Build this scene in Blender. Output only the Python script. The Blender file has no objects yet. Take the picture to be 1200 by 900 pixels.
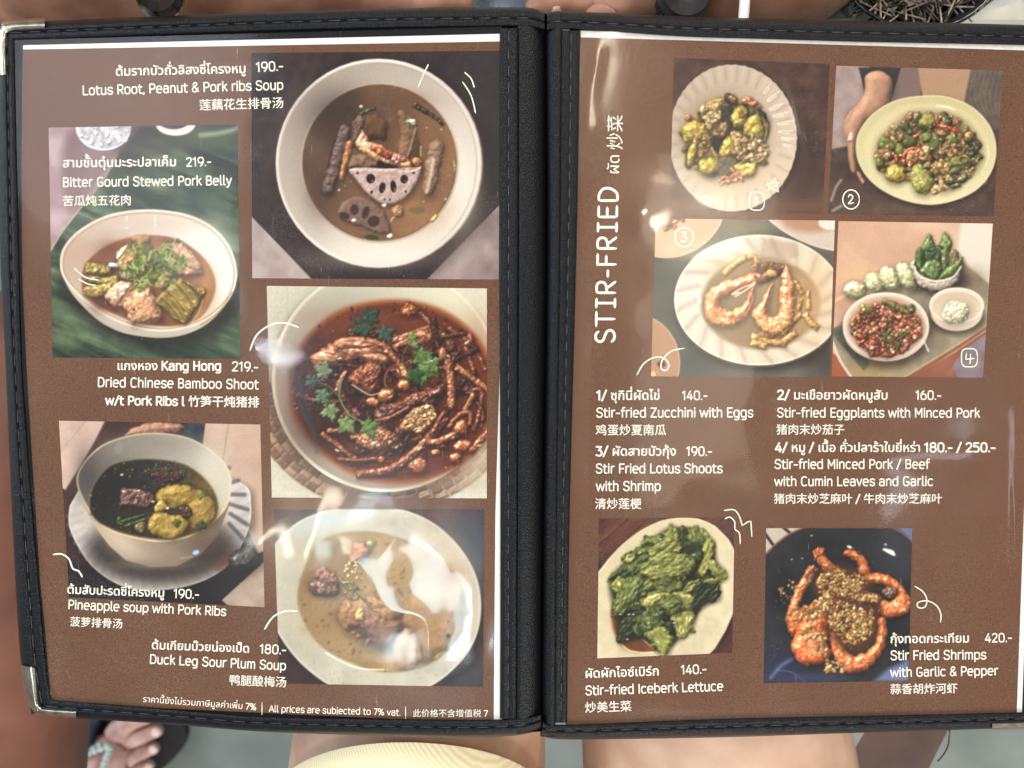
import bpy, bmesh, math, random
import numpy as np
from mathutils import Vector

# ================================================================ camera, world, lamps, exposure
SC = bpy.context.scene
COL = SC.collection
D = 0.3467            # camera height above the open menu, metres
MPP = 0.0004          # metres per reference pixel on the menu

cam_d = bpy.data.cameras.new('camera'); cam = bpy.data.objects.new('camera', cam_d); COL.objects.link(cam)
cam.location = (0, 0, D); cam.rotation_euler = (0, 0, 0)
cam_d.sensor_width = 36; cam_d.lens = 26; cam_d.clip_start = 0.01; cam_d.clip_end = 60
cam_d.dof.use_dof = True; cam_d.dof.focus_distance = D; cam_d.dof.aperture_fstop = 8.0
SC.camera = cam
SC.render.resolution_x = 1024; SC.render.resolution_y = 768
SC.view_settings.view_transform = 'Standard'; SC.view_settings.look = 'None'
SC.view_settings.exposure = 0.0; SC.view_settings.gamma = 1.0; SC.view_settings.use_curve_mapping = False
SC.cycles.use_denoising = True
SC.cycles.max_bounces = 6; SC.cycles.transparent_max_bounces = 12
SC.cycles.caustics_reflective = False; SC.cycles.caustics_refractive = False
w = bpy.data.worlds.new('World'); SC.world = w; w.use_nodes = True
w.node_tree.nodes['Background'].inputs[0].default_value = (0.93, 0.96, 1.0, 1)
w.node_tree.nodes['Background'].inputs[1].default_value = 0.27

def lamp(name, loc, target, size, power, col, size_y=None):
    l = bpy.data.lights.new(name, 'AREA'); l.energy = power; l.color = col
    l.size = size
    if size_y: l.shape = 'RECTANGLE'; l.size_y = size_y
    o = bpy.data.objects.new(name, l); COL.objects.link(o); o.location = loc
    o.rotation_euler = (Vector(target)-Vector(loc)).to_track_quat('-Z', 'Y').to_euler(); return o
lamp('window_light', (-3.3, 0.9, 1.5), (0, 0, 0), 2.0, 100, (0.78, 0.89, 1.0), 1.4)
lamp('ceiling_light', (0.5, 2.9, 2.3), (0, 0, 0), 1.6, 82, (1.0, 0.93, 0.84), 1.2)
lamp('reader_side_fill', (0.9, -2.6, 1.9), (0, 0, 0), 1.6, 100, (1.0, 0.96, 0.92))  # unseen fill added from the reader's side to lift page and thighs
lamp('bulb_light', (2.2, 0.2, 1.4), (0, 0, 0), 0.25, 9, (1.0, 0.80, 0.55))
# unseen lamps placed for the reflections they leave in the plastic sleeves
for k in range(4): lamp('led_spot', (-0.70+.022*k, 0.012, 1.2), (-0.66, 0.012, 0), 0.012, 0.040, (0.82, 0.90, 1.0))
lamp('cool_glare_panel', (-0.56, -0.56, 1.5), (-0.5, -0.5, 0), 0.30, 4.4, (0.72, 0.93, 1.0), 0.28)  # unseen panel added for the bluish glare on the left sleeve
lamp('tube_light', (-0.80, -0.47, 1.5), (-0.78, -0.45, 0), 0.034, 1.3, (1.0, 0.88, 0.66), 0.34)
lamp('tube_light', (0.295, 0.77, 1.5), (0.29, 0.76, 0), 0.034, 1.0, (1.0, 0.86, 0.64), 0.30)
lamp('pendant_light', (0.445, 0.435, 1.5), (0.44, 0.43, 0), 0.05, 0.6, (1.0, 0.84, 0.60))
lamp('pendant_light', (0.64, 0.33, 1.5), (0.64, 0.33, 0), 0.16, 1.6, (1.0, 0.86, 0.64), 0.07)
lamp('veil_panel', (0.80, 0.20, 2.0), (0.8, 0.2, 0), 0.46, 4.2, (1.0, 0.87, 0.70), 1.15)  # this and the next two: unseen panels added to veil the sleeves with glare
lamp('veil_panel', (-1.46, 0.72, 2.0), (-1.4, 0.7, 0), 0.95, 5.4, (0.84, 0.90, 1.0), 0.9)
lamp('veil_panel', (1.34, -0.24, 1.5), (1.3, -0.2, 0), 0.34, 0.45, (0.80, 0.90, 1.0), 0.07)
# ---------------------------------------------------------------- flat print painter (numpy only)
S_PRINT = 1.15
def _blur(a, r):
    r = int(round(r))
    if r < 1: return a
    for _ in range(2):
        for ax in (0, 1):
            p = [(0, 0)] * a.ndim; p[ax] = (r + 1, r)
            c = np.cumsum(np.pad(a, p, mode='edge'), axis=ax)
            n = a.shape[ax]
            a = (np.take(c, np.arange(2*r+1, 2*r+1+n), ax) - np.take(c, np.arange(0, n), ax)) / (2*r+1)
    return a
def _vnoise(X, Y, seed):
    xi = np.floor(X).astype(np.int64); yi = np.floor(Y).astype(np.int64)
    fx = X - xi; fy = Y - yi
    fx = fx*fx*(3-2*fx); fy = fy*fy*(3-2*fy)
    def h(a, b):
        v = (a*374761393 + b*668265263 + seed*1442695041) & 0xffffffff
        v = ((v ^ (v >> 13)) * 1274126177) & 0xffffffff
        return ((v ^ (v >> 16)) & 0xffff) / 65535.0
    return ((h(xi, yi)*(1-fx) + h(xi+1, yi)*fx)*(1-fy) + (h(xi, yi+1)*(1-fx) + h(xi+1, yi+1)*fx)*fy)
def fbm(X, Y, scale, seed=0, octs=3):
    v = 0; a = 0.5; t = 0
    for o in range(octs):
        v = v + a*_vnoise(X/scale*2**o + 17.3*o, Y/scale*2**o + 9.1*o, seed+o); t += a; a *= .55
    return v/t
def spline(pts, n=6, closed=True):
    P = np.array(pts, float); N = len(P); out = []
    rng = range(N) if closed else range(N-1)
    for i in rng:
        if closed: p0, p1, p2, p3 = P[i-1], P[i], P[(i+1) % N], P[(i+2) % N]
        else: p0, p1, p2, p3 = P[max(i-1, 0)], P[i], P[i+1], P[min(i+2, N-1)]
        for k in range(n):
            t = k/n
            out.append(.5*((2*p1) + (p2-p0)*t + (2*p0-5*p1+4*p2-p3)*t*t + (3*p1-p0-3*p2+p3)*t**3))
    if not closed: out.append(P[-1])
    return np.array(out)
def c8(c): return np.array(c, float)/255.0
class Canvas:
    def __init__(s, quad, view):
        s.quad = quad
        q = np.array(quad, float)
        s.x0, s.y0 = q.min(0) - 2; s.x1, s.y1 = q.max(0) + 2
        s.W = int((s.x1-s.x0)*S_PRINT)+1; s.H = int((s.y1-s.y0)*S_PRINT)+1
        s.gain = np.array([1.04, 1.025, 0.995]); s.img = np.zeros((s.H, s.W, 3)); s.setview(*view); s.rs = np.random.RandomState(5)
    def setview(s, vx, vy, vs):
        s.vx, s.vy, s.vs = vx, vy, vs
        gx = (np.arange(s.W)+.5)/S_PRINT + s.x0; gy = (np.arange(s.H)+.5)/S_PRINT + s.y0
        s.X, s.Y = np.meshgrid((gx-vx)*vs, (gy-vy)*vs); s.px = vs/S_PRINT   # one canvas pixel in view units
    def win(s, pts, pad):
        p = np.array(pts); lo = p.min(0)-pad; hi = p.max(0)+pad
        i0 = max(0, int((lo[0]/s.vs+s.vx-s.x0)*S_PRINT)); i1 = min(s.W, int((hi[0]/s.vs+s.vx-s.x0)*S_PRINT)+2)
        j0 = max(0, int((lo[1]/s.vs+s.vy-s.y0)*S_PRINT)); j1 = min(s.H, int((hi[1]/s.vs+s.vy-s.y0)*S_PRINT)+2)
        return (slice(j0, max(j1, j0)), slice(i0, max(i1, i0)))
    def sdf(s, pts, w):
        X = s.X[w]; Y = s.Y[w]; P = np.array(pts); d = np.full(X.shape, 1e9); ins = np.zeros(X.shape, bool)
        for i in range(len(P)):
            a = P[i-1]; b = P[i]; e = b-a; L = e@e + 1e-9
            t = np.clip(((X-a[0])*e[0] + (Y-a[1])*e[1])/L, 0, 1)
            d = np.minimum(d, (X-a[0]-t*e[0])**2 + (Y-a[1]-t*e[1])**2)
            c = (a[1] > Y) != (b[1] > Y)
            ins ^= c & (X < (b[0]-a[0])*(Y-a[1])/(b[1]-a[1]+1e-12) + a[0])
        d = np.sqrt(d); return np.where(ins, d, -d)
    def over(s, w, m, col):
        s.img[w] += m[..., None]*(col - s.img[w])
    def fill(s, a, b=None, scale=40, seed=1, octs=3, ang=0, stretch=1, power=1):
        a = c8(a)
        if b is None: s.img[:] = a; return
        n = s.noise(scale, seed, octs, ang, stretch)**power
        s.img[:] = a + n[..., None]*(c8(b)-a)
    def noise(s, scale, seed=0, octs=3, ang=0, stretch=1, w=None):
        X, Y = (s.X, s.Y) if w is None else (s.X[w], s.Y[w])
        c, n = math.cos(math.radians(ang)), math.sin(math.radians(ang))
        v = fbm((X*c + Y*n)/stretch, -X*n + Y*c, scale, seed, octs)
        return np.clip((v-.5)*1.7+.5, 0, 1)
    def ellpts(s, cx, cy, rx, ry, rot=0, n=48):
        t = np.arange(n)/n*2*math.pi; c, k = math.cos(math.radians(rot)), math.sin(math.radians(rot))
        return np.stack([cx + rx*np.cos(t)*c - ry*np.sin(t)*k, cy + rx*np.cos(t)*k + ry*np.sin(t)*c], 1)
    def shape(s, pts, col, alpha=1, soft=0, smooth=False, col2=None, scale=30, seed=3, grad=None, ang=0, stretch=1):
        """flat shape; grad = (dx, dy, colour) shifts to another colour along a direction"""
        P = spline(pts) if smooth else np.array(pts, float)
        soft = max(soft, s.px); w = s.win(P, soft+2); d = s.sdf(P, w)
        m = np.clip(d/soft+.5, 0, 1)*alpha; c = np.broadcast_to(c8(col), m.shape+(3,)).copy()
        if grad:
            gx, gy, gc = grad; pr = s.X[w]*gx + s.Y[w]*gy; q = P@np.array([gx, gy])
            t = np.clip((pr-q.min())/(q.max()-q.min()+1e-9), 0, 1)
            c += t[..., None]*(c8(gc)-c)
        if col2 is not None:
            n = s.noise(scale, seed, 3, ang, stretch, w); c += n[..., None]*(c8(col2)-c)
        s.over(w, m, c); return P
    def ell(s, cx, cy, rx, ry, col, rot=0, **k): return s.shape(s.ellpts(cx, cy, rx, ry, rot), col, **k)
    def ring(s, cx, cy, rx, ry, wd, col, rot=0, alpha=1, soft=0, arc=None, P=None):
        P = s.ellpts(cx, cy, rx, ry, rot, 72) if P is None else P
        w = s.win(P, wd+soft+4); d = np.abs(s.sdf(P, w)); soft = max(soft, s.px)
        m = np.clip((wd/2-d)/soft+.5, 0, 1)*alpha
        if arc:
            a = (np.degrees(np.arctan2(s.Y[w]-cy, s.X[w]-cx))-arc[0]) % 360; L = arc[1]-arc[0]
            m = m*np.clip(np.minimum(a, L-a)/20, 0, 1)*(a < L)
        s.over(w, m, c8(col))
    def line(s, pts, wd, col, alpha=1, soft=0, smooth=True, w1=None):
        P = spline(pts, 6, False) if smooth and len(pts) > 2 else np.array(pts, float)
        soft = max(soft, s.px); w1 = wd if w1 is None else w1; w = s.win(P, max(wd, w1)+soft+2); X = s.X[w]; Y = s.Y[w]
        m = np.zeros(X.shape); n = len(P)-1
        for i in range(n):
            a, b = P[i], P[i+1]; e = b-a
            t = np.clip(((X-a[0])*e[0]+(Y-a[1])*e[1])/(e@e+1e-9), 0, 1)
            d = np.hypot(X-a[0]-t*e[0], Y-a[1]-t*e[1]); wl = wd+(w1-wd)*(i+t)/n
            m = np.maximum(m, np.clip((wl/2-d)/soft+.5, 0, 1))
        s.over(w, m*alpha, c8(col))
    def shade(s, pts, dark, soft, dx=0, dy=0, col=(20, 12, 8), smooth=True):
        P = (spline(pts) if smooth else np.array(pts, float)) + np.array([dx, dy])
        w = s.win(P, soft*2+3); d = s.sdf(P, w); t = np.clip(d/soft*.5+.6, 0, 1)
        s.over(w, dark*t*t*(3-2*t), c8(col))
    def piece(s, pts, col, r=20, col2=None, amp=.25, ns=14, seed=None, spec=.25, sh=.55, shsoft=None, smooth=True,
              ang=0, stretch=1, amb=.5, dif=.64, ej=.16, light=(-.45, -.6, .66), alpha=1, spow=18, rim=None):
        """a rounded, lit lump of food as a photograph shows it"""
        seed = s.rs.randint(9999) if seed is None else seed
        P = spline(pts, 5) if smooth else np.array(pts, float)
        if sh: s.shade(P, sh*.72, shsoft or r*.7, r*.15, r*.25, smooth=False)
        w = s.win(P, 2*s.px+1); d = s.sdf(P, w)
        if d.size == 0 or min(d.shape) < 3: return
        d = d + ej*r*2*(s.noise(max(r*.7, 5*s.px), seed+31, 2, 0, 1, w)-.5) if ej else d
        t = np.clip(d/r, 0, 1); n = s.noise(ns, seed, 3, ang, stretch, w)
        z = .75*r*np.sqrt(np.maximum(1-(1-t)**2, 0)) + .62*amp*ns*(n-.5)*2
        gy, gx = np.gradient(z, s.px); il = 1/np.sqrt(gx*gx+gy*gy+1)
        L = np.array(light); L = L/np.linalg.norm(L)
        lam = np.clip((-gx*L[0]-gy*L[1]+L[2])*il, 0, 1)
        Hv = L+np.array([0, 0, 1.]); Hv /= np.linalg.norm(Hv)
        sp = np.clip((-gx*Hv[0]-gy*Hv[1]+Hv[2])*il, 0, 1)**spow
        c = np.broadcast_to(c8(col), lam.shape+(3,)).copy()
        if col2 is not None:
            n2 = s.noise(ns*1.6, seed+77, 3, ang, stretch, w); c += n2[..., None]*(c8(col2)-c)
        if rim is not None: c += (np.clip(1-d/(r*.35), 0, 1)*.7)[..., None]*(c8(rim)-c)
        f_ = s.noise(2.6*s.px, seed+55, 2, ang, min(stretch, 2), w); c = c*(1+.28*min(1, spec/.2)*(f_-.5))[..., None]
        if spec >= .15: sp = sp+np.clip((f_-.80)*5, 0, 1)*lam*1.1
        c = c*(amb+dif*lam)[..., None] + (spec*sp*np.clip(t*3, 0, 1))[..., None]
        s.over(w, np.clip(d/(1.7*s.px)+.5, 0, 1)*alpha, np.clip(c, 0, 1))
    def blob(s, cx, cy, rx, ry, col, rot=0, jag=.12, n=9, **k):
        t = np.arange(n)/n*2*math.pi; q = 1+jag*(s.rs.rand(n)*2-1)
        c, kk = math.cos(math.radians(rot)), math.sin(math.radians(rot))
        x = rx*q*np.cos(t); y = ry*q*np.sin(t)
        k.setdefault('r', min(rx, ry)*.8); s.piece(np.stack([cx+x*c-y*kk, cy+x*kk+y*c], 1), col, **k)
    def strip(s, pts, wd, col, w1=None, **k):
        P = spline(pts, 4, False); T = np.gradient(P, axis=0); T /= np.linalg.norm(T, axis=1)[:, None]+1e-9
        N = np.stack([-T[:, 1], T[:, 0]], 1); w1 = wd if w1 is None else w1
        wl = np.linspace(wd, w1, len(P))[:, None]/2
        k.setdefault('r', max(wd, w1)*.45); s.piece(np.vstack([P+N*wl, (P-N*wl)[::-1]]), col, smooth=False, **k)
    def scatter(s, area, count, size, cols, jag=.35, seed=1, **k):
        """many small lumps inside a polygon"""
        P = np.array(area, float); rs = np.random.RandomState(seed); lo, hi = P.min(0), P.max(0); n = 0
        for _ in range(count*6):
            if n >= count: break
            q = lo+rs.rand(2)*(hi-lo); ins = False
            for i in range(len(P)):
                a, b = P[i-1], P[i]
                if (a[1] > q[1]) != (b[1] > q[1]) and q[0] < (b[0]-a[0])*(q[1]-a[1])/(b[1]-a[1]+1e-12)+a[0]: ins = not ins
            if not ins: continue
            n += 1; z = size[0]+rs.rand()*(size[1]-size[0])
            s.blob(q[0], q[1], z, z*(.5+.4*rs.rand()), cols[rs.randint(len(cols))], rs.rand()*180, jag, 6, ns=z, shsoft=z*.6, **k)
    def leaf(s, cx, cy, L, rot, col, lobes=5, col2=None, wid=.75, **k):
        """a lobed herb leaf: stalk at (cx, cy), tip along rot"""
        n = 40; t = np.linspace(-math.pi, math.pi, n, endpoint=False)
        r = (.55+.45*np.cos(t/2)**2)*(1-.24*np.cos(lobes*2*t/2+.3)-.12*np.cos(lobes*2.9*t))
        r = r*(1-.10*np.cos(lobes*5*t+s.rs.rand()*6)-.08*s.rs.rand(n)); x = L*.5*(1+np.cos(t)*r); y = L*wid*.62*np.sin(t)*r
        c, q = math.cos(math.radians(rot)), math.sin(math.radians(rot))
        P = np.stack([cx+x*c-y*q, cy+x*q+y*c], 1)
        k.setdefault('r', L*.16); k.setdefault('amp', .12); k.setdefault('sh', .45); k.setdefault('spec', .1)
        s.piece(P, col, col2=col2, smooth=False, **k)
        d = np.array(col)*.72+60
        for a in (-35, 0, 35):
            ca, sa = math.cos(math.radians(rot+a)), math.sin(math.radians(rot+a))
            s.line([(cx+L*.12*c, cy+L*.12*q), (cx+L*.12*c+ca*L*.55, cy+L*.12*q+sa*L*.55)], s.px*.8, d, .35)
    def frond(s, x, y, L, rot, cols, wd=5, n=6):
        c, q = math.cos(math.radians(rot)), math.sin(math.radians(rot)); b = s.rs.randn()*.25
        P = [(x+L*t*c-L*b*t*t*q, y+L*t*q+L*b*t*t*c) for t in (0, .33, .66, 1)]
        s.line(np.array(P)+np.array([3, 5]), wd*1.6, (30, 26, 14), .25, wd); s.line(P, wd*.7, cols[0], .95)
        for k in range(n):
            t = .25+.75*k/(n-1); px, py = x+L*t*c-L*b*t*t*q, y+L*t*q+L*b*t*t*c
            for sg in (-1, 1):
                a = math.radians(rot+sg*(38+s.rs.rand()*25)); l = L*(.34-.18*t)*(.7+.6*s.rs.rand()); col = cols[s.rs.randint(len(cols))]
                s.line([(px, py), (px+l*.5*math.cos(a), py+l*.5*math.sin(a)), (px+l*math.cos(a+.2*sg), py+l*math.sin(a+.2*sg))], wd*1.15, col, .95, w1=wd*.5)
    def grain(s, amp, seed=3, blurp=0):
        b = s.img.copy()      # lens softness of the printed shot
        b[1:-1, 1:-1] = (s.img[1:-1, 1:-1]*6+s.img[:-2, 1:-1]+s.img[2:, 1:-1]+s.img[1:-1, :-2]+s.img[1:-1, 2:])/10
        s.img = b; g = s.img.mean(2, keepdims=True); s.img = np.clip(((g+(s.img-g)*.9)-.46)*1.15+.45, 0.02, 1)*s.gain
        n = np.random.RandomState(seed).randn(s.H, s.W)
        if blurp: n = _blur(n, blurp)*3
        s.img += n[..., None]*amp
    def softglow(s, cx, cy, rx, ry, col, alpha, rot=0):
        c, k = math.cos(math.radians(rot)), math.sin(math.radians(rot)); dx, dy = s.X-cx, s.Y-cy
        m = alpha*np.exp(-(((dx*c+dy*k)/rx)**2+((-dx*k+dy*c)/ry)**2)); s.over((slice(None), slice(None)), m, c8(col))
# ---------------------------------------------------------------- the printed pictures
def pic_lotus():
    c = Canvas([(294.5, 62), (586, 59.5), (584.5, 327.5), (295.5, 326)], (320, 60, 3.4615))
    c.fill((44, 33, 32), (64, 49, 46), 30, 2, 4)
    c.softglow(880, 350, 260, 500, (52, 50, 50), .8)
    c.shape([(-90, 665), (-90, 960), (190, 960)], (148, 132, 130), col2=(172, 158, 156), scale=60)
    c.line([(-90, 665), (170, 930)], 5, (40, 30, 30), .7)
    c.shape([(930, 610), (930, 960), (590, 960)], (120, 104, 103), col2=(150, 134, 132), scale=80)
    c.line([(930, 608), (600, 945)], 4, (40, 32, 32), .7)
    c.shade(c.ellpts(440, 470, 425, 428), .75, 60, 10, 22, smooth=False)
    c.ell(432, 456, 420, 425, (112, 92, 90)); c.ell(428, 454, 418, 424, (196, 189, 180), grad=(1, .1, (196, 186, 180)))
    c.ring(428, 454, 412, 417, 8, (222, 216, 208), arc=(100, 300), alpha=.9)
    c.ell(424, 454, 400, 410, (158, 146, 137), grad=(.5, .8, (203, 195, 186)), soft=6)
    c.softglow(120, 430, 110, 260, (142, 130, 122), .5); c.softglow(760, 560, 90, 230, (214, 207, 198), .6); c.softglow(420, 830, 240, 60, (212, 206, 198), .55)
    c.ring(428, 454, 398, 407, 4, (120, 106, 100), alpha=.45, soft=6, arc=(260, 420))
    c.ell(432, 453, 322, 326, (176, 160, 146), soft=5)
    c.ell(432, 452, 313, 317, (58, 44, 37), grad=(.8, .55, (166, 124, 86)), soft=5, col2=(110, 80, 58), scale=140)
    c.softglow(260, 260, 130, 110, (40, 34, 32), .6); c.softglow(170, 400, 50, 60, (110, 100, 96), .35); c.softglow(600, 640, 120, 90, (156, 118, 84), .5)
    c.softglow(190, 560, 60, 120, (72, 54, 45), .6); c.softglow(480, 200, 140, 40, (96, 70, 54), .5)
    c.ring(432, 452, 311, 315, 5, (96, 70, 50), alpha=.6, soft=5)
    c.blob(405, 315, 66, 58, (116, 84, 58), col2=(100, 70, 48), sh=.25, spec=.02, amp=.15, alpha=.8); c.blob(540, 420, 60, 90, (112, 82, 60), rot=10, sh=.2, spec=.02, amp=.2, alpha=.5); c.blob(380, 430, 90, 40, (110, 84, 66), sh=.2, spec=.02, amp=.2, alpha=.6)
    c.blob(340, 320, 26, 70, (124, 100, 88), rot=15, col2=(90, 66, 54), sh=.35, spec=.08, amp=.5, ns=10)
    c.piece([(500, 250), (540, 245), (580, 300), (572, 380), (545, 435), (505, 420), (520, 340)], (126, 94, 70), r=34, col2=(146, 112, 86), sh=.25, spec=.04, amp=.15, alpha=.85)
    c.line([(578, 310), (560, 380), (545, 425)], 8, (186, 158, 132), .6, 6)
    c.piece([(640, 372), (690, 375), (680, 470), (650, 580), (608, 582), (615, 500)], (134, 102, 80), r=34, col2=(160, 130, 108), sh=.3, amp=.25, spec=.1, alpha=.85)
    c.line([(650, 440), (640, 500), (622, 572)], 14, (214, 196, 178), .6, 10)
    c.piece([(330, 420), (430, 410), (440, 470), (330, 480), (300, 470)], (140, 112, 92), r=25, col2=(122, 92, 70), sh=.3, spec=.05)
    c.piece([(275, 306), (317, 312), (295, 400), (265, 500), (238, 578), (196, 565), (225, 470), (250, 380)], (100, 80, 76), r=22, col2=(122, 100, 94), amp=.35, ns=16, spec=.08)
    for k in range(6): c.line([(262-k*11, 345+k*38), (292-k*11, 352+k*38)], 5, (66, 50, 48), .6, 4)
    c.line([(270, 310), (240, 400), (222, 470)], 3, (30, 22, 20), .8)
    c.piece([(298, 368), (322, 374), (300, 470), (285, 522), (268, 510), (282, 440)], (160, 106, 62), r=14, col2=(190, 132, 84), spec=.15)
    c.blob(582, 448, 20, 20, (190, 124, 78), spec=.2)
    c.piece([(430, 440), (480, 455), (520, 470), (430, 478)], (44, 32, 30), r=10, spec=.05)
    c.piece([(362, 318), (386, 358), (372, 380), (345, 390), (334, 372), (350, 345)], (216, 184, 158), r=14, col2=(186, 140, 108), spec=.2)
    c.piece([(338, 376), (400, 368), (470, 400), (548, 436), (558, 486), (500, 468), (420, 440), (360, 410)], (202, 142, 98), r=18, col2=(222, 172, 132), amp=.3, spec=.25)
    c.piece([(402, 392), (450, 392), (486, 416), (450, 430), (410, 410)], (170, 92, 50), r=10, col2=(140, 70, 40))
    for x, y in ((470, 430), (490, 440), (512, 430), (505, 450), (528, 440)): c.blob(x, y, 13, 10, (196, 152, 136), col2=(120, 66, 60), spec=.3)
    c.blob(466, 428, 12, 9, (92, 48, 52), spec=.3)
    c.piece([(264, 662), (285, 612), (350, 590), (418, 618), (460, 668), (476, 736), (420, 738), (350, 710), (292, 692)], (120, 92, 80), r=16, col2=(134, 104, 90), sh=.3, spec=.03, amp=.1)
    for a in ((290, 668, 22, 15, 20), (330, 643, 17, 22, 0), (376, 654, 14, 27, 20), (408, 690, 25, 22, -20)): c.ell(*a[:4], (66, 46, 40), rot=a[4], soft=5)
    c.piece([(308, 482), (340, 474), (450, 476), (560, 478), (602, 470), (584, 530), (545, 588), (485, 622), (432, 614), (372, 566), (330, 512)], (188, 166, 158), r=12, col2=(172, 146, 138), amp=.08, sh=.7, shsoft=26, spec=.12)
    c.line([(310, 480), (380, 474), (460, 478), (598, 472)], 4, (224, 208, 200), .7)
    for a in ((397, 518, 21, 23, 0), (444, 555, 15, 26, 12), (489, 550, 14, 29, -6), (533, 520, 18, 21, 0), (344, 495, 8, 5, 0), (571, 495, 8, 5, 0), (401, 573, 6, 9, 30), (454, 603, 4, 6, 0), (476, 603, 4, 6, 0), (539, 570, 6, 6, 0)):
        c.ell(*a[:4], (232, 214, 206), rot=a[4], soft=5, alpha=.5); c.ell(a[0]-1, a[1]-1, a[2]*.88, a[3]*.88, (44, 28, 27), rot=a[4], soft=3)
        c.ell(a[0]+a[2]*.3, a[1]+a[3]*.4, a[2]*.35, a[3]*.3, (140, 104, 96), alpha=.6, soft=3)
    c.strip([(352, 256), (385, 238), (416, 232)], 12, (66, 76, 48)); c.strip([(570, 215), (610, 240), (660, 270), (690, 300)], 24, (58, 58, 40), 10, sh=.2)
    c.piece([(540, 280), (575, 275), (580, 300), (550, 305)], (200, 190, 165), r=10, spec=.2); c.strip([(545, 285), (560, 300), (580, 300)], 8, (66, 82, 46))
    c.strip([(600, 385), (601, 430)], 8, (160, 152, 84)); c.strip([(734, 440), (740, 490)], 7, (170, 158, 80), sh=.2); c.strip([(640, 690), (665, 665)], 14, (186, 178, 92), sh=.2)
    c.ell(400, 755, 30, 10, (56, 66, 40), rot=5, soft=4); c.ell(585, 645, 34, 14, (96, 92, 62), rot=0, soft=10, alpha=.6)
    c.blob(505, 650, 26, 28, (164, 124, 90), sh=.2, spec=.1); c.line([(478, 690), (484, 676), (492, 674)], 4, (220, 206, 190), .8)
    for x, y, r in ((328, 686, 10), (450, 626, 9), (474, 750, 13), (357, 224, 7), (560, 285, 8), (682, 317, 4), (268, 563, 5), (622, 310, 3), (700, 600, 4), (610, 610, 3)): c.blob(x, y, r, r*.7, (226, 216, 200), sh=.2, spec=.1)
    c.scatter(c.ellpts(440, 480, 280, 280), 60, (1.5, 3.5), [(150, 122, 96), (190, 170, 140), (60, 46, 36)], sh=0, spec=.2, alpha=.6)
    c.grain(.012); return c

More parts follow.
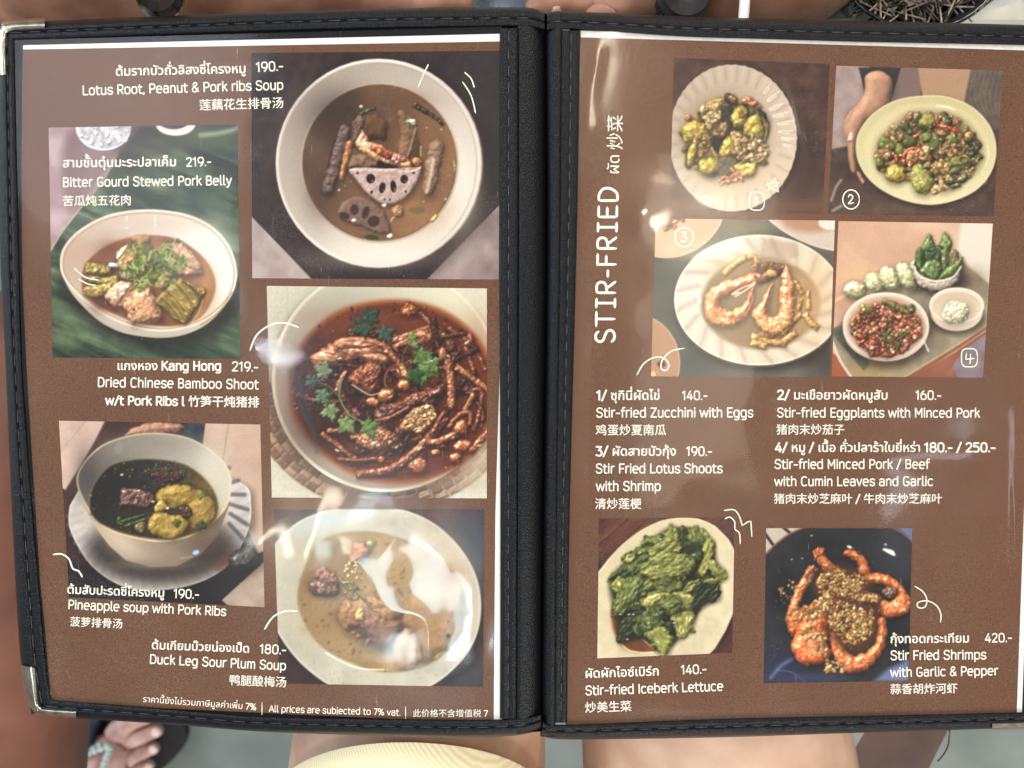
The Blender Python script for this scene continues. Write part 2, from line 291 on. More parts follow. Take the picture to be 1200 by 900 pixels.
def pic_gourd():
    c = Canvas([(57, 149.5), (278.5, 146), (281.5, 420.5), (61.5, 419)], (60, 230, 4.7348))
    c.fill((54, 68, 50), (80, 94, 70), 60, 4)
    n = c.noise(26, 8, 3, -27+50, 9); c.img *= (.72+.55*n)[..., None]
    n = c.noise(70, 18, 2, 22, 6); c.img += ((n-.55)*.22)[..., None]*np.array([.9, 1, .8])
    c.softglow(950, 150, 260, 160, (58, 84, 56), .5); c.softglow(120, 640, 220, 60, (120, 138, 112), .45, 24); c.softglow(60, 790, 150, 40, (138, 152, 112), .5, 20); c.softglow(900, 230, 220, 30, (130, 146, 128), .3, 25)
    c.softglow(700, 840, 420, 110, (48, 68, 52), .55)
    # the table beside the leaf
    c.shape([(-40, -420), (520, -420), (380, -250), (290, -90), (160, 70), (60, 200), (0, 300), (-40, 330)], (150, 122, 128), col2=(178, 158, 166), scale=120, smooth=False)
    c.line([(520, -420), (380, -250), (290, -90), (160, 70), (60, 200), (0, 300)], 9, (176, 170, 128), .8, 6)
    c.shape([(150, -400), (470, -400), (400, -270), (300, -120), (180, 30), (90, 60), (60, -200)], (92, 66, 64), alpha=.55, soft=60, smooth=True)
    c.shape([(420, -430), (1080, -430), (1080, -300), (760, -270), (560, -200), (420, -120), (360, -260)], (58, 44, 42), alpha=.6, soft=50, smooth=True)
    c.softglow(880, -330, 220, 70, (78, 92, 60), .8)
    # cut glass and a saucer at the top edge
    g = c.ellpts(290, -385, 155, 130); c.shape(g, (150, 148, 154), col2=(206, 206, 214), scale=22, soft=4)
    for k in range(16):
        a = c.rs.rand(2); c.blob(165+a[0]*250, -395+a[1]*115, 16, 10, (205, 206, 216), rot=a[0]*180, spec=.5, sh=.3)
    c.ring(290, -385, 150, 126, 10, (225, 225, 230), alpha=.6, arc=(10, 170))
    c.ell(690, -400, 110, 62, (206, 198, 190)); c.ell(680, -418, 86, 46, (66, 60, 84)); c.ring(690, -400, 108, 60, 6, (230, 222, 214), arc=(20, 170), alpha=.8)
    c.line([(830, -340), (960, -355), (1060, -390)], 26, (196, 206, 196), .45, 22)
    # bowl
    c.shade(c.ellpts(560, 480, 480, 300, 8), .65, 70, 0, 40, smooth=False)
    c.shape(np.vstack([spline([(54, 390), (76, 470), (130, 560), (240, 672), (330, 730), (430, 766), (600, 786), (740, 768), (860, 712), (960, 612), (1012, 510), (1026, 420)], 8, False), [(540, 380)]]), (172, 162, 148), grad=(.2, -1, (206, 198, 184)), soft=6)
    rim = spline([(54, 372), (76, 280), (160, 190), (290, 118), (440, 84), (600, 80), (760, 108), (890, 172), (985, 280), (1026, 420), (1000, 540), (920, 640), (800, 710), (640, 744), (470, 726), (300, 656), (160, 550), (76, 456)])
    c.shape(rim, (188, 172, 156)); c.ring(0, 0, 0, 0, 12, (214, 202, 186), P=rim)
    ins = 540+(rim[:, 0]-540)*.975, 410+(rim[:, 1]-410)*.965
    ins = np.stack(ins, 1); c.shape(ins, (176, 152, 136), grad=(1, .2, (206, 204, 198)), soft=4)
    c.softglow(860, 330, 150, 190, (208, 208, 206), .8, 25); c.softglow(200, 330, 110, 100, (172, 144, 126), .6); c.softglow(520, 150, 330, 40, (186, 168, 152), .5)
    c.ring(0, 0, 0, 0, 4, (122, 86, 58), alpha=.6, P=ins+np.array([0, 3]), soft=5)
    c.line([(830, 715), (930, 640), (1005, 530)], 5, (132, 92, 58), .8, 4)
    soup = spline([(170, 500), (180, 400), (240, 320), (360, 250), (520, 218), (680, 232), (800, 300), (880, 390), (912, 500), (870, 620), (800, 690), (660, 722), (480, 700), (300, 630), (200, 560)])
    c.shape(soup, (136, 92, 66), grad=(1, .15, (166, 120, 80)), col2=(118, 78, 56), scale=110, soft=8); c.ring(0, 0, 0, 0, 8, (164, 120, 84), alpha=.5, P=soup, soft=8)
    c.softglow(860, 520, 60, 150, (172, 128, 82), .6); c.softglow(270, 590, 60, 60, (84, 46, 36), .6); c.softglow(330, 290, 80, 50, (104, 66, 50), .5)
    G = dict(col2=(140, 124, 66), amp=.3, ns=30, spec=.22)
    c.piece([(200, 365), (250, 372), (330, 390), (345, 420), (300, 442), (200, 432), (188, 400)], (136, 118, 62), r=26, **G)
    c.piece([(190, 440), (300, 450), (365, 440), (372, 470), (300, 490), (200, 475)], (150, 130, 76), r=20, **G)
    c.piece([(190, 500), (280, 490), (362, 462), (368, 490), (310, 545), (240, 562), (182, 548)], (164, 138, 72), r=28, **G)
    c.blob(345, 385, 30, 26, (150, 150, 148), spec=.6, col2=(90, 80, 70)); c.blob(500, 240, 60, 30, (166, 122, 82), sh=.2, spec=.1)
    c.piece([(370, 300), (412, 272), (470, 310), (480, 370), (440, 420), (380, 400), (362, 350)], (190, 164, 112), r=30, col2=(168, 126, 74), spec=.25)
    c.piece([(365, 325), (415, 270), (420, 290), (372, 350)], (226, 214, 196), r=10, spec=.1); c.blob(430, 430, 50, 36, (196, 180, 160), spec=.3, col2=(160, 132, 110))
    M = dict(col2=(206, 160, 132), amp=.22, ns=26, spec=.25)
    c.piece([(660, 275), (700, 252), (790, 320), (832, 400), (830, 432), (770, 440), (690, 440), (640, 490), (620, 505), (570, 400), (600, 380)], (190, 142, 116), r=34, **M)
    c.piece([(668, 276), (702, 254), (800, 335), (834, 410), (770, 400), (700, 350)], (204, 166, 142), r=20, col2=(186, 142, 118), amp=.15, spec=.15, sh=0)
    for k in range(4): c.line([(600+k*28, 420-k*6), (640+k*24, 390-k*8), (660+k*20, 350)], 7, (140, 84, 62), .5, 6)
    c.piece([(570, 400), (610, 395), (650, 470), (640, 500), (612, 505), (590, 450)], (192, 140, 110), r=18, **M)
    c.piece([(300, 570), (320, 520), (380, 478), (440, 480), (470, 520), (540, 510), (590, 580), (612, 660), (590, 690), (470, 712), (440, 690), (400, 620), (350, 610)], (190, 136, 106), r=46, col2=(208, 164, 134), amp=.2, ns=28, spec=.25)
    c.piece([(345, 560), (365, 500), (420, 482), (440, 500), (400, 560), (370, 600)], (206, 172, 154), r=16, col2=(170, 120, 96), amp=.3, spec=.45, sh=0)
    c.piece([(400, 600), (470, 560), (560, 580), (608, 670), (560, 690), (460, 700), (440, 660)], (186, 136, 98), r=32, col2=(202, 154, 114), amp=.22, ns=14, spec=.15, sh=0)
    c.ell(458, 630, 6, 6, (40, 24, 20)); c.line([(510, 500), (500, 530), (540, 525)], 5, (210, 190, 170), .7)
    gp = [(572, 590), (620, 530), (690, 470), (730, 460), (800, 520), (836, 570), (800, 640), (764, 690), (740, 708), (690, 690), (640, 640)]
    c.piece(gp, (146, 126, 66), r=26, col2=(128, 104, 52), amp=.25, ns=24, spec=.2, ang=38, stretch=4)
    for a, b in (((640, 530), (740, 640)), ((690, 485), (780, 600)), ((610, 565), (700, 670)), ((730, 475), (815, 560))): c.line([a, ((a[0]+b[0])/2+8, (a[1]+b[1])/2-6), b], 12, (98, 78, 36), .7, 9); c.line([(a[0]+13, a[1]-8), (b[0]+13, b[1]-8)], 6, (186, 166, 100), .6, 6)
    c.piece([(740, 470), (820, 500), (858, 520), (840, 560), (800, 530)], (150, 116, 62), r=16, col2=(128, 96, 52)); c.line([(840, 580), (820, 640), (775, 705)], 5, (208, 176, 140), .7, 3)
    # herb
    rs = np.random.RandomState(4)
    hc = [(112, 122, 60), (140, 146, 80), (84, 96, 48), (164, 168, 106), (62, 74, 38)]
    for k in range(40): c.frond(570+rs.randn()*60, 380+rs.randn()*40, 60+rs.rand()*50, rs.rand()*360, hc[2:] if k < 22 else hc, 9)
    for x, y, L, a in ((560, 380, 140, -125), (570, 370, 130, -60), (600, 360, 140, -20), (560, 390, 150, 200), (560, 400, 140, 110), (590, 400, 130, 70), (620, 370, 120, 15), (540, 360, 120, 165)): c.frond(x, y, L, a, hc[:4], 11, 7)
    c.line([(560, 400), (500, 470), (445, 555)], 6, (150, 156, 100), .9)
    for x, y in ((417, 116), (417, 131), (577, 114), (577, 131), (577, 160), (420, 175)): c.ell(x, y, 4, 4, (240, 238, 230), soft=3)
    c.grain(.012); return c

def pic_bamboo():
    c = Canvas([(312.6, 335), (570.5, 338), (570.5, 584), (318.5, 583)], (310, 335, 3.5294))
    c.fill((184, 182, 166), (196, 194, 180), 8, 2, 2)
    for k in range(70): x = k*14; c.line([(x, -10), (x+4, 920)], 2, (160, 158, 142), .25)
    c.line([(95, 0), (100, 200)], 3, (140, 138, 122), .35, 3)
    # woven mat under the bowl
    for r, j in ((455, 0), (484, 1), (513, 2), (542, 3), (571, 4)):
        n = int(r*.125)
        for k in range(n):
            a = math.radians((k+.5*(j % 2))*360/n); da = math.radians(150/n); R_ = [(500+1.02*rr*math.cos(a+t), 345+rr*math.sin(a+t)) for rr, t in ((r-15, -da), (r-13, da), (r+12, da*1.05), (r+14, -da))]
            if R_[0][1] < 420: continue
            c.piece(R_, [(158, 118, 88), (130, 92, 66), (176, 138, 106), (112, 76, 54)][c.rs.randint(4)], r=9, smooth=False, sh=.75, shsoft=7, spec=.06, amp=.25, ns=8, ang=math.degrees(a)+90, stretch=4, ej=.2)
    c.shape([(880, 740), (930, 690), (930, 920), (820, 920)], (150, 112, 84), alpha=0)
    c.shade(c.ellpts(490, 400, 466, 455), .55, 40, 4, 10, smooth=False)
    rim = c.ellpts(500, 385, 470, 468, 0, 80); c.shape(rim, (206, 202, 186))
    c.ring(500, 385, 465, 463, 9, (226, 222, 206), alpha=.9)
    c.ell(502, 385, 458, 454, (150, 138, 126), grad=(.4, -.9, (192, 188, 168)), soft=5)
    c.softglow(330, 60, 200, 90, (152, 150, 140), .6); c.softglow(800, 70, 180, 90, (198, 194, 172), .8, 30); c.softglow(110, 500, 100, 280, (132, 110, 98), .7, -10); c.softglow(880, 740, 140, 80, (196, 188, 170), .8, -40); c.softglow(560, 820, 300, 30, (140, 120, 104), .6)
    soup = spline([(110, 420), (130, 300), (200, 190), (310, 110), (450, 72), (600, 68), (740, 110), (850, 190), (930, 310), (960, 420), (930, 560), (860, 690), (740, 770), (600, 806), (440, 800), (310, 740), (200, 650), (130, 540)])
    c.shape(soup, (108, 58, 36), col2=(78, 38, 26), scale=90, soft=16); c.ring(0, 0, 0, 0, 22, (146, 84, 40), P=soup, alpha=.75, soft=18, arc=None)
    c.softglow(470, 130, 260, 50, (122, 70, 44), .55); c.softglow(880, 330, 60, 180, (130, 62, 34), .6); c.softglow(180, 420, 80, 200, (52, 34, 36), .7); c.softglow(640, 730, 200, 60, (104, 46, 26), .7); c.softglow(420, 470, 110, 110, (30, 16, 14), .6); c.softglow(260, 590, 100, 90, (36, 20, 18), .5)
    c.scatter(soup, 420, (3, 8), [(110, 60, 40), (140, 82, 54), (70, 34, 24), (160, 104, 72), (48, 22, 18)], sh=.3, spec=.25, alpha=.75)
    M = dict(amp=.45, ns=22, spec=.3)
    def bam(p, w, col=(140, 82, 52), w1=None, **k):
        c.strip(p, w, col, w1, col2=(108, 58, 36), amp=.3, ns=10, spec=.35, sh=.6, shsoft=12, **k)
        c.line(np.array(p)+np.array([-w*.15, -w*.1]), max(2, w*.14), (206, 152, 112), .35, 3)
    bam([(585, 72), (640, 110), (700, 165), (740, 190)], 22, (160, 96, 56)); c.blob(600, 105, 44, 26, (150, 88, 50), col2=(120, 62, 36), **M)
    bam([(690, 175), (760, 230), (790, 300), (800, 360)], 40, (112, 62, 44)); bam([(760, 170), (820, 230), (860, 330), (880, 400)], 22); bam([(800, 200), (870, 260), (915, 350)], 18, (124, 66, 42))
    c.blob(842, 222, 28, 26, (140, 80, 54), col2=(110, 56, 38), **M)
    bam([(510, 235), (570, 215), (640, 190), (690, 175)], 34, (132, 80, 54)); bam([(530, 260), (590, 230), (650, 215)], 30, (150, 92, 62)); c.blob(650, 220, 60, 36, (124, 74, 50), col2=(150, 96, 68), rot=-20, **M)
    rb = np.random.RandomState(8)
    for k in range(46):
        a = rb.rand()*6.28; r = 300*math.sqrt(rb.rand()); x, y = 540+r*1.1*math.cos(a), 440+r*math.sin(a); d = rb.rand()*3.14; L = 40+rb.rand()*70
        c.strip([(x-L*math.cos(d), y-L*math.sin(d)), (x+rb.randn()*12, y+rb.randn()*12), (x+L*math.cos(d), y+L*math.sin(d))], 12+rb.rand()*18, [(92, 50, 34), (76, 38, 28), (112, 62, 40), (60, 30, 24)][rb.randint(4)], col2=(60, 30, 22), amp=.3, ns=10, spec=.25, sh=.5, shsoft=12, alpha=.9)
    for k in range(22):
        a = rb.rand()*6.28; r = 330*math.sqrt(rb.rand()); c.blob(540+r*math.cos(a), 440+r*math.sin(a), 22+rb.rand()*26, 18+rb.rand()*18, [(104, 58, 40), (84, 44, 32), (124, 76, 52)][rb.randint(3)], rot=rb.rand()*180, col2=(66, 34, 26), amp=.5, ns=14, spec=.3, jag=.3)
    # meat
    c.piece([(190, 295), (260, 250), (300, 222), (400, 212), (480, 232), (514, 280), (500, 325), (450, 322), (380, 300), (300, 320), (220, 335)], (146, 92, 66), r=34, col2=(176, 122, 92), amp=.5, ns=18, spec=.3, ang=8, stretch=3)
    c.piece([(300, 222), (400, 212), (480, 232), (500, 262), (420, 258), (340, 260), (285, 268)], (166, 110, 80), r=16, col2=(150, 92, 64), amp=.3, ns=16, spec=.3, ang=5, stretch=3, sh=0)
    c.piece([(360, 360), (420, 318), (470, 320), (488, 370), (480, 420), (440, 456), (390, 430), (350, 395)], (132, 74, 48), r=34, col2=(104, 54, 36), **M)
    c.line([(362, 408), (400, 432), (440, 452), (480, 440)], 6, (220, 196, 178), .8, 3); c.line([(350, 395), (370, 372), (420, 390)], 5, (182, 122, 90), .5, 4)
    bam([(480, 232), (530, 290), (570, 340), (598, 378)], 34, (146, 90, 58)); c.piece([(545, 340), (580, 335), (602, 372), (590, 382), (560, 372)], (176, 122, 84), r=10, spec=.3)
    c.ring(530, 380, 30, 48, 10, (104, 62, 44), rot=20, alpha=.9, soft=3); c.ring(528, 376, 30, 48, 3, (180, 130, 100), rot=20, alpha=.6, soft=2, arc=(90, 270))
    for x, y, rx, ry, ro in ((500, 455, 36, 28, -35), (448, 480, 28, 20, 10), (578, 410, 28, 26, 0), (812, 586, 36, 30, -40), (822, 662, 40, 26, -15), (632, 742, 40, 36, 0), (790, 712, 26, 22, 0), (480, 720, 20, 16, 0)): c.blob(x, y, rx, ry, (142, 76, 42), rot=ro, jag=.05, col2=(166, 98, 58), spec=.5, amp=.08, ns=14)
    c.piece([(455, 520), (500, 490), (560, 480), (620, 440), (690, 430), (745, 400), (745, 450), (690, 470), (640, 490), (590, 520), (500, 550)], (126, 76, 54), r=22, col2=(96, 54, 38), **M)
    c.piece([(570, 560), (600, 520), (640, 500), (690, 490), (712, 530), (690, 570), (650, 610), (600, 600), (560, 590)], (176, 130, 88), r=20, col2=(138, 88, 56), amp=.7, ns=15, spec=.4)
    c.scatter([(590, 520), (690, 490), (710, 540), (650, 600), (590, 580)], 40, (6, 12), [(190, 146, 104), (160, 110, 74), (206, 168, 130)], sh=.4, spec=.4)
    c.blob(500, 525, 46, 28, (118, 84, 74), rot=-15, col2=(86, 52, 44), **M); c.blob(570, 512, 26, 24, (108, 66, 48), col2=(70, 38, 30), **M); c.ell(566, 516, 14, 12, (36, 18, 16), soft=4)
    c.piece([(345, 620), (400, 610), (470, 580), (540, 620), (555, 636), (500, 670), (470, 690), (420, 675), (380, 650)], (160, 108, 72), r=24, col2=(124, 72, 46), amp=.6, ns=16, spec=.4)
    c.scatter([(400, 615), (470, 595), (530, 630), (470, 685), (410, 660)], 22, (6, 11), [(186, 136, 96), (150, 98, 64)], sh=.4, spec=.4)
    # bamboo strips in front
    bam([(730, 265), (760, 320), (772, 400), (775, 510)], 36, (150, 94, 62)); c.blob(738, 280, 18, 26, (168, 112, 80), spec=.4)
    bam([(790, 335), (850, 375), (920, 430), (960, 470)], 30, (176, 122, 74), 22); bam([(870, 430), (850, 480), (825, 520)], 24, (160, 104, 66)); bam([(860, 430), (900, 440), (880, 560), (860, 600)], 20, (110, 58, 38))
    bam([(755, 540), (700, 610), (620, 690), (520, 760), (380, 780)], 38, (120, 68, 44)); bam([(760, 590), (800, 540), (850, 525), (850, 580)], 24, (104, 54, 36))
    bam([(670, 650), (730, 640), (800, 610)], 30, (170, 114, 74)); bam([(690, 690), (725, 685)], 22, (186, 116, 70)); bam([(850, 690), (900, 630), (940, 590)], 26, (166, 100, 60)); bam([(690, 620), (720, 560), (750, 520)], 22, (96, 50, 34))
    bam([(235, 610), (290, 650), (340, 690), (380, 720)], 24, (124, 70, 48)); bam([(258, 600), (320, 598)], 22, (140, 84, 58)); bam([(300, 715), (380, 722), (470, 715)], 18, (112, 56, 36)); bam([(455, 560), (520, 545), (600, 500)], 20, (120, 66, 44)); bam([(300, 440), (310, 400), (340, 350)], 22, (150, 92, 66))
    bam([(880, 480), (905, 530), (900, 560)], 16, (90, 48, 34))
    # sheen of dark broth at the left
    for p in ([(100, 340), (130, 440), (160, 520), (200, 600), (215, 690)], [(120, 350), (160, 450), (190, 540)]): c.line(p, 16, (58, 78, 102), .4, 14)
    # coriander
    c.line([(320, 380), (310, 460), (350, 530), (400, 560), (440, 575)], 8, (110, 128, 84), .95); c.line([(310, 460), (270, 420), (230, 400)], 5, (90, 112, 84), .8); c.line([(600, 240), (572, 280), (575, 320)], 5, (80, 104, 60), .9); c.line([(600, 240), (640, 290)], 5, (80, 104, 60), .9)
    for x, y, L, a, col, c2 in ((300, 470, 92, 120, (96, 116, 76), (140, 152, 110)), (345, 520, 96, 95, (92, 114, 66), (128, 144, 92)), (385, 555, 96, 30, (74, 102, 52), (112, 132, 78)), (262, 400, 90, -110, (94, 112, 82), (128, 142, 112)), (258, 410, 84, 110, (76, 98, 74), (104, 124, 98)), (235, 400, 70, 190, (68, 88, 70), None), (470, 190, 110, 200, (50, 66, 48), (68, 84, 62)), (430, 180, 90, 280, (50, 72, 56), None), (450, 180, 90, 20, (66, 82, 68), None), (600, 265, 100, 30, (62, 92, 46), (100, 126, 70)), (630, 300, 110, 60, (70, 98, 50), (116, 138, 80)), (640, 310, 90, 15, (86, 112, 62), (124, 142, 90)), (640, 320, 90, 110, (54, 80, 40), None), (598, 240, 50, -60, (106, 128, 74), None), (600, 240, 40, 10, (116, 136, 84), None)):
        c.leaf(x, y, L, a, col, 5, col2=c2, wid=.8, r=9)
    for x, y, w in ((520, 460, 8), (690, 310, 7), (930, 250, 6), (640, 600, 10), (450, 650, 12), (470, 660, 8), (300, 680, 10), (740, 200, 6), (836, 236, 10), (310, 300, 8), (380, 240, 12), (500, 270, 8), (560, 220, 9), (890, 660, 7), (700, 440, 8), (760, 290, 7)): c.blob(x, y, w, w*.4, (236, 220, 204), rot=c.rs.rand()*60-30, sh=0, spec=.3)
    c.grain(.012); return c

def pic_pineapple():
    c = Canvas([(69, 493), (305, 497.5), (310, 711.5), (81, 700)], (40, 400, 4.09))
    c.fill((78, 54, 48), (64, 44, 42), 80, 3)
    c.shape([(100, 370), (345, 370), (290, 480), (220, 600), (150, 712), (130, 700)], (196, 172, 158), col2=(178, 152, 140), scale=70)
    c.line([(135, 520), (200, 440), (250, 380)], 3, (140, 116, 104), .5); c.line([(345, 380), (280, 500), (150, 715)], 6, (110, 84, 74), .6, 5)
    c.shape([(815, 370), (1110, 370), (1110, 1100), (980, 800), (900, 640), (800, 560)], (186, 160, 146), col2=(172, 144, 128), scale=120); c.line([(935, 380), (905, 570)], 3, (112, 88, 80), .7); c.line([(810, 470), (1080, 430)], 2, (200, 180, 168), .5)
    c.shape([(640, 370), (822, 380), (805, 520), (700, 480), (640, 440)], (42, 46, 54), col2=(60, 66, 70), scale=30)
    c.piece([(430, 450), (480, 415), (560, 390), (660, 392), (720, 410), (660, 440), (560, 450), (470, 460)], (176, 128, 106), r=30, col2=(150, 104, 86), amp=.2, spec=.1, sh=.3)
    c.shape([(700, 1200), (1110, 1000), (1110, 1300), (800, 1300)], (40, 38, 42)); c.shape([(900, 1240), (1120, 1040), (1120, 1300), (960, 1300)], (168, 150, 138), col2=(150, 130, 118), scale=60)
    c.shape([(120, 1040), (700, 1180), (1000, 1300), (100, 1300)], (40, 34, 34), soft=30)
    # plate
    V = 655.4   # lower crop starts 160 px further down
    def q(x, y): return (x*1.0907, V+(y)*1.0907)
    pl = spline([q(155, 150), q(175, 95), q(250, 20), q(560, -60), q(900, 20), q(950, 120), q(930, 250), q(840, 390), q(700, 465), q(520, 492), q(380, 470), q(250, 380), q(165, 240)])
    c.shade(pl, .6, 40, 6, 22, smooth=False); c.shape(pl, (190, 184, 178), col2=(172, 166, 162), scale=50); c.ring(0, 0, 0, 0, 6, (214, 208, 202), P=pl, alpha=.9)
    for k in range(30):
        a = math.radians(-30+k*7.2); x, y = 600+440*math.cos(a), 830+355*math.sin(a)
        c.line([(x, y), (600+370*math.cos(a+.05), 830+285*math.sin(a+.05))], 16, (150, 146, 144), .38, 14)
    for k in range(6):
        a = math.radians(-38+k*11); c.line([(600+425*math.cos(a), 840+380*math.sin(a)), (600+340*math.cos(a-.12), 830+250*math.sin(a-.12))], 20, (74, 72, 82), .75, 8)
    c.ring(600, 830, 400, 300, 60, (120, 112, 108), alpha=.35, soft=40, arc=(20, 160))
    c.softglow(900, 1000, 140, 90, (70, 66, 66), .55)
    # the bowl standing on it
    c.shade(c.ellpts(580, 960, 330, 160), .7, 70, 20, 30, smooth=False)
    body = np.array([(206, 690), (240, 800), (300, 900), (360, 980), (440, 1050), (560, 1082), (680, 1078), (800, 1020), (880, 930), (930, 800), (940, 700)])
    c.shape(body, (176, 158, 138), grad=(1, -.15, (104, 88, 78)), soft=5); c.softglow(420, 960, 120, 50, (196, 182, 162), .6, 35); c.softglow(820, 960, 110, 90, (78, 66, 62), .6); c.softglow(560, 1070, 200, 24, (120, 108, 98), .6)
    rim = spline([(203, 680), (230, 590), (320, 500), (450, 452), (590, 438), (740, 462), (860, 530), (930, 610), (946, 690), (920, 800), (830, 890), (720, 945), (600, 962), (470, 942), (350, 900), (260, 810)])
    c.shape(rim, (206, 186, 150)); ins = np.stack([575+(rim[:, 0]-575)*.975, 700+(rim[:, 1]-700)*.972], 1)
    c.shape(ins, (98, 92, 86), grad=(1, .1, (184, 178, 168)), soft=4); c.softglow(560, 490, 220, 50, (132, 126, 118), .7); c.softglow(850, 640, 80, 140, (196, 192, 182), .7); c.softglow(250, 640, 60, 120, (74, 70, 68), .7)
    c.ell(405, 510, 20, 32, (140, 132, 122), rot=10, soft=12, alpha=.6)
    soup = spline([(265, 790), (285, 690), (360, 600), (470, 568), (600, 566), (720, 590), (810, 650), (868, 730), (880, 810), (850, 870), (760, 925), (620, 948), (470, 930), (350, 890), (290, 850)])
    c.shape(soup, (34, 32, 31), grad=(1, .2, (110, 88, 46)), soft=8, col2=(48, 42, 34), scale=60); c.softglow(400, 700, 100, 90, (36, 38, 42), .6); c.softglow(800, 800, 80, 130, (150, 122, 62), .6); c.ring(0, 0, 0, 0, 8, (150, 130, 88), P=soup, alpha=.4, soft=10)
    c.scatter(soup, 120, (3, 9), [(50, 54, 40), (80, 76, 48), (120, 104, 60), (34, 32, 30)], sh=.2, spec=.2, alpha=.7)
    c.blob(640, 640, 80, 40, (78, 46, 40), col2=(98, 60, 50), sh=.2, spec=.05, amp=.4)
    for x, y, a in ((690, 620, 20), (560, 620, -20), (620, 600, 40), (720, 660, 60)): c.leaf(x, y, 46, a, (52, 68, 36), 4, sh=.2)
    P = dict(col2=(164, 138, 66), amp=.16, ns=34, spec=.12)
    c.piece([(590, 720), (640, 690), (740, 690), (810, 730), (800, 790), (700, 800), (620, 790), (580, 760)], (138, 112, 46), r=44, **P); c.piece([(740, 780), (830, 740), (870, 800), (850, 870), (760, 900)], (140, 112, 52), r=40, **P)
    c.piece([(550, 850), (590, 820), (650, 830), (730, 840), (735, 890), (680, 945), (600, 940), (550, 900)], (160, 134, 64), r=30, **P); c.piece([(575, 790), (610, 760), (640, 790), (620, 815), (580, 815)], (186, 160, 92), r=16, **P)
    c.piece([(410, 740), (425, 705), (490, 712), (570, 730), (575, 770), (540, 800), (450, 790), (412, 790)], (80, 54, 48), r=22, col2=(112, 86, 78), amp=.4, ns=12, spec=.25)
    c.piece([(690, 800), (740, 790), (760, 830), (720, 850)], (92, 60, 34), r=18, col2=(70, 44, 30)); c.piece([(500, 860), (530, 855), (530, 910), (505, 920), (480, 890)], (132, 112, 78), r=18, spec=.2)
    for a in ([(400, 870), (450, 855), (530, 830)], [(410, 840), (405, 870), (430, 880)], [(430, 890), (480, 870), (540, 850)]): c.strip(a, 18, (56, 70, 44), 10, spec=.2, col2=(92, 104, 66))
    c.leaf(660, 850, 50, 40, (80, 86, 34), 4); c.leaf(770, 900, 60, -30, (60, 70, 40), 4); c.leaf(790, 710, 50, 70, (120, 122, 66), 4)
    for x, y in ((570, 768), (600, 780), (430, 720), (500, 716), (560, 880), (420, 640), (640, 800)): c.blob(x, y, 8, 5, (226, 214, 180), sh=.1, spec=.3)
    # spoon at the right
    c.line([(940, 1020), (890, 1080)], 36, (110, 52, 46), .6, 30); c.blob(1005, 1050, 80, 62, (46, 44, 44), rot=-30, jag=.05, spec=.25, col2=(60, 56, 54), spow=10, amp=.03); c.line([(960, 1100), (860, 1160), (740, 1220)], 46, (40, 36, 38), .9, 14, w1=60)
    c.softglow(1040, 960, 30, 46, (176, 182, 188), .7); c.ell(775, 1012, 16, 10, (150, 190, 220), rot=-15, soft=8); c.line([(700, 1040), (760, 1030)], 4, (190, 176, 160), .5, 3)
    c.grain(.012); return c

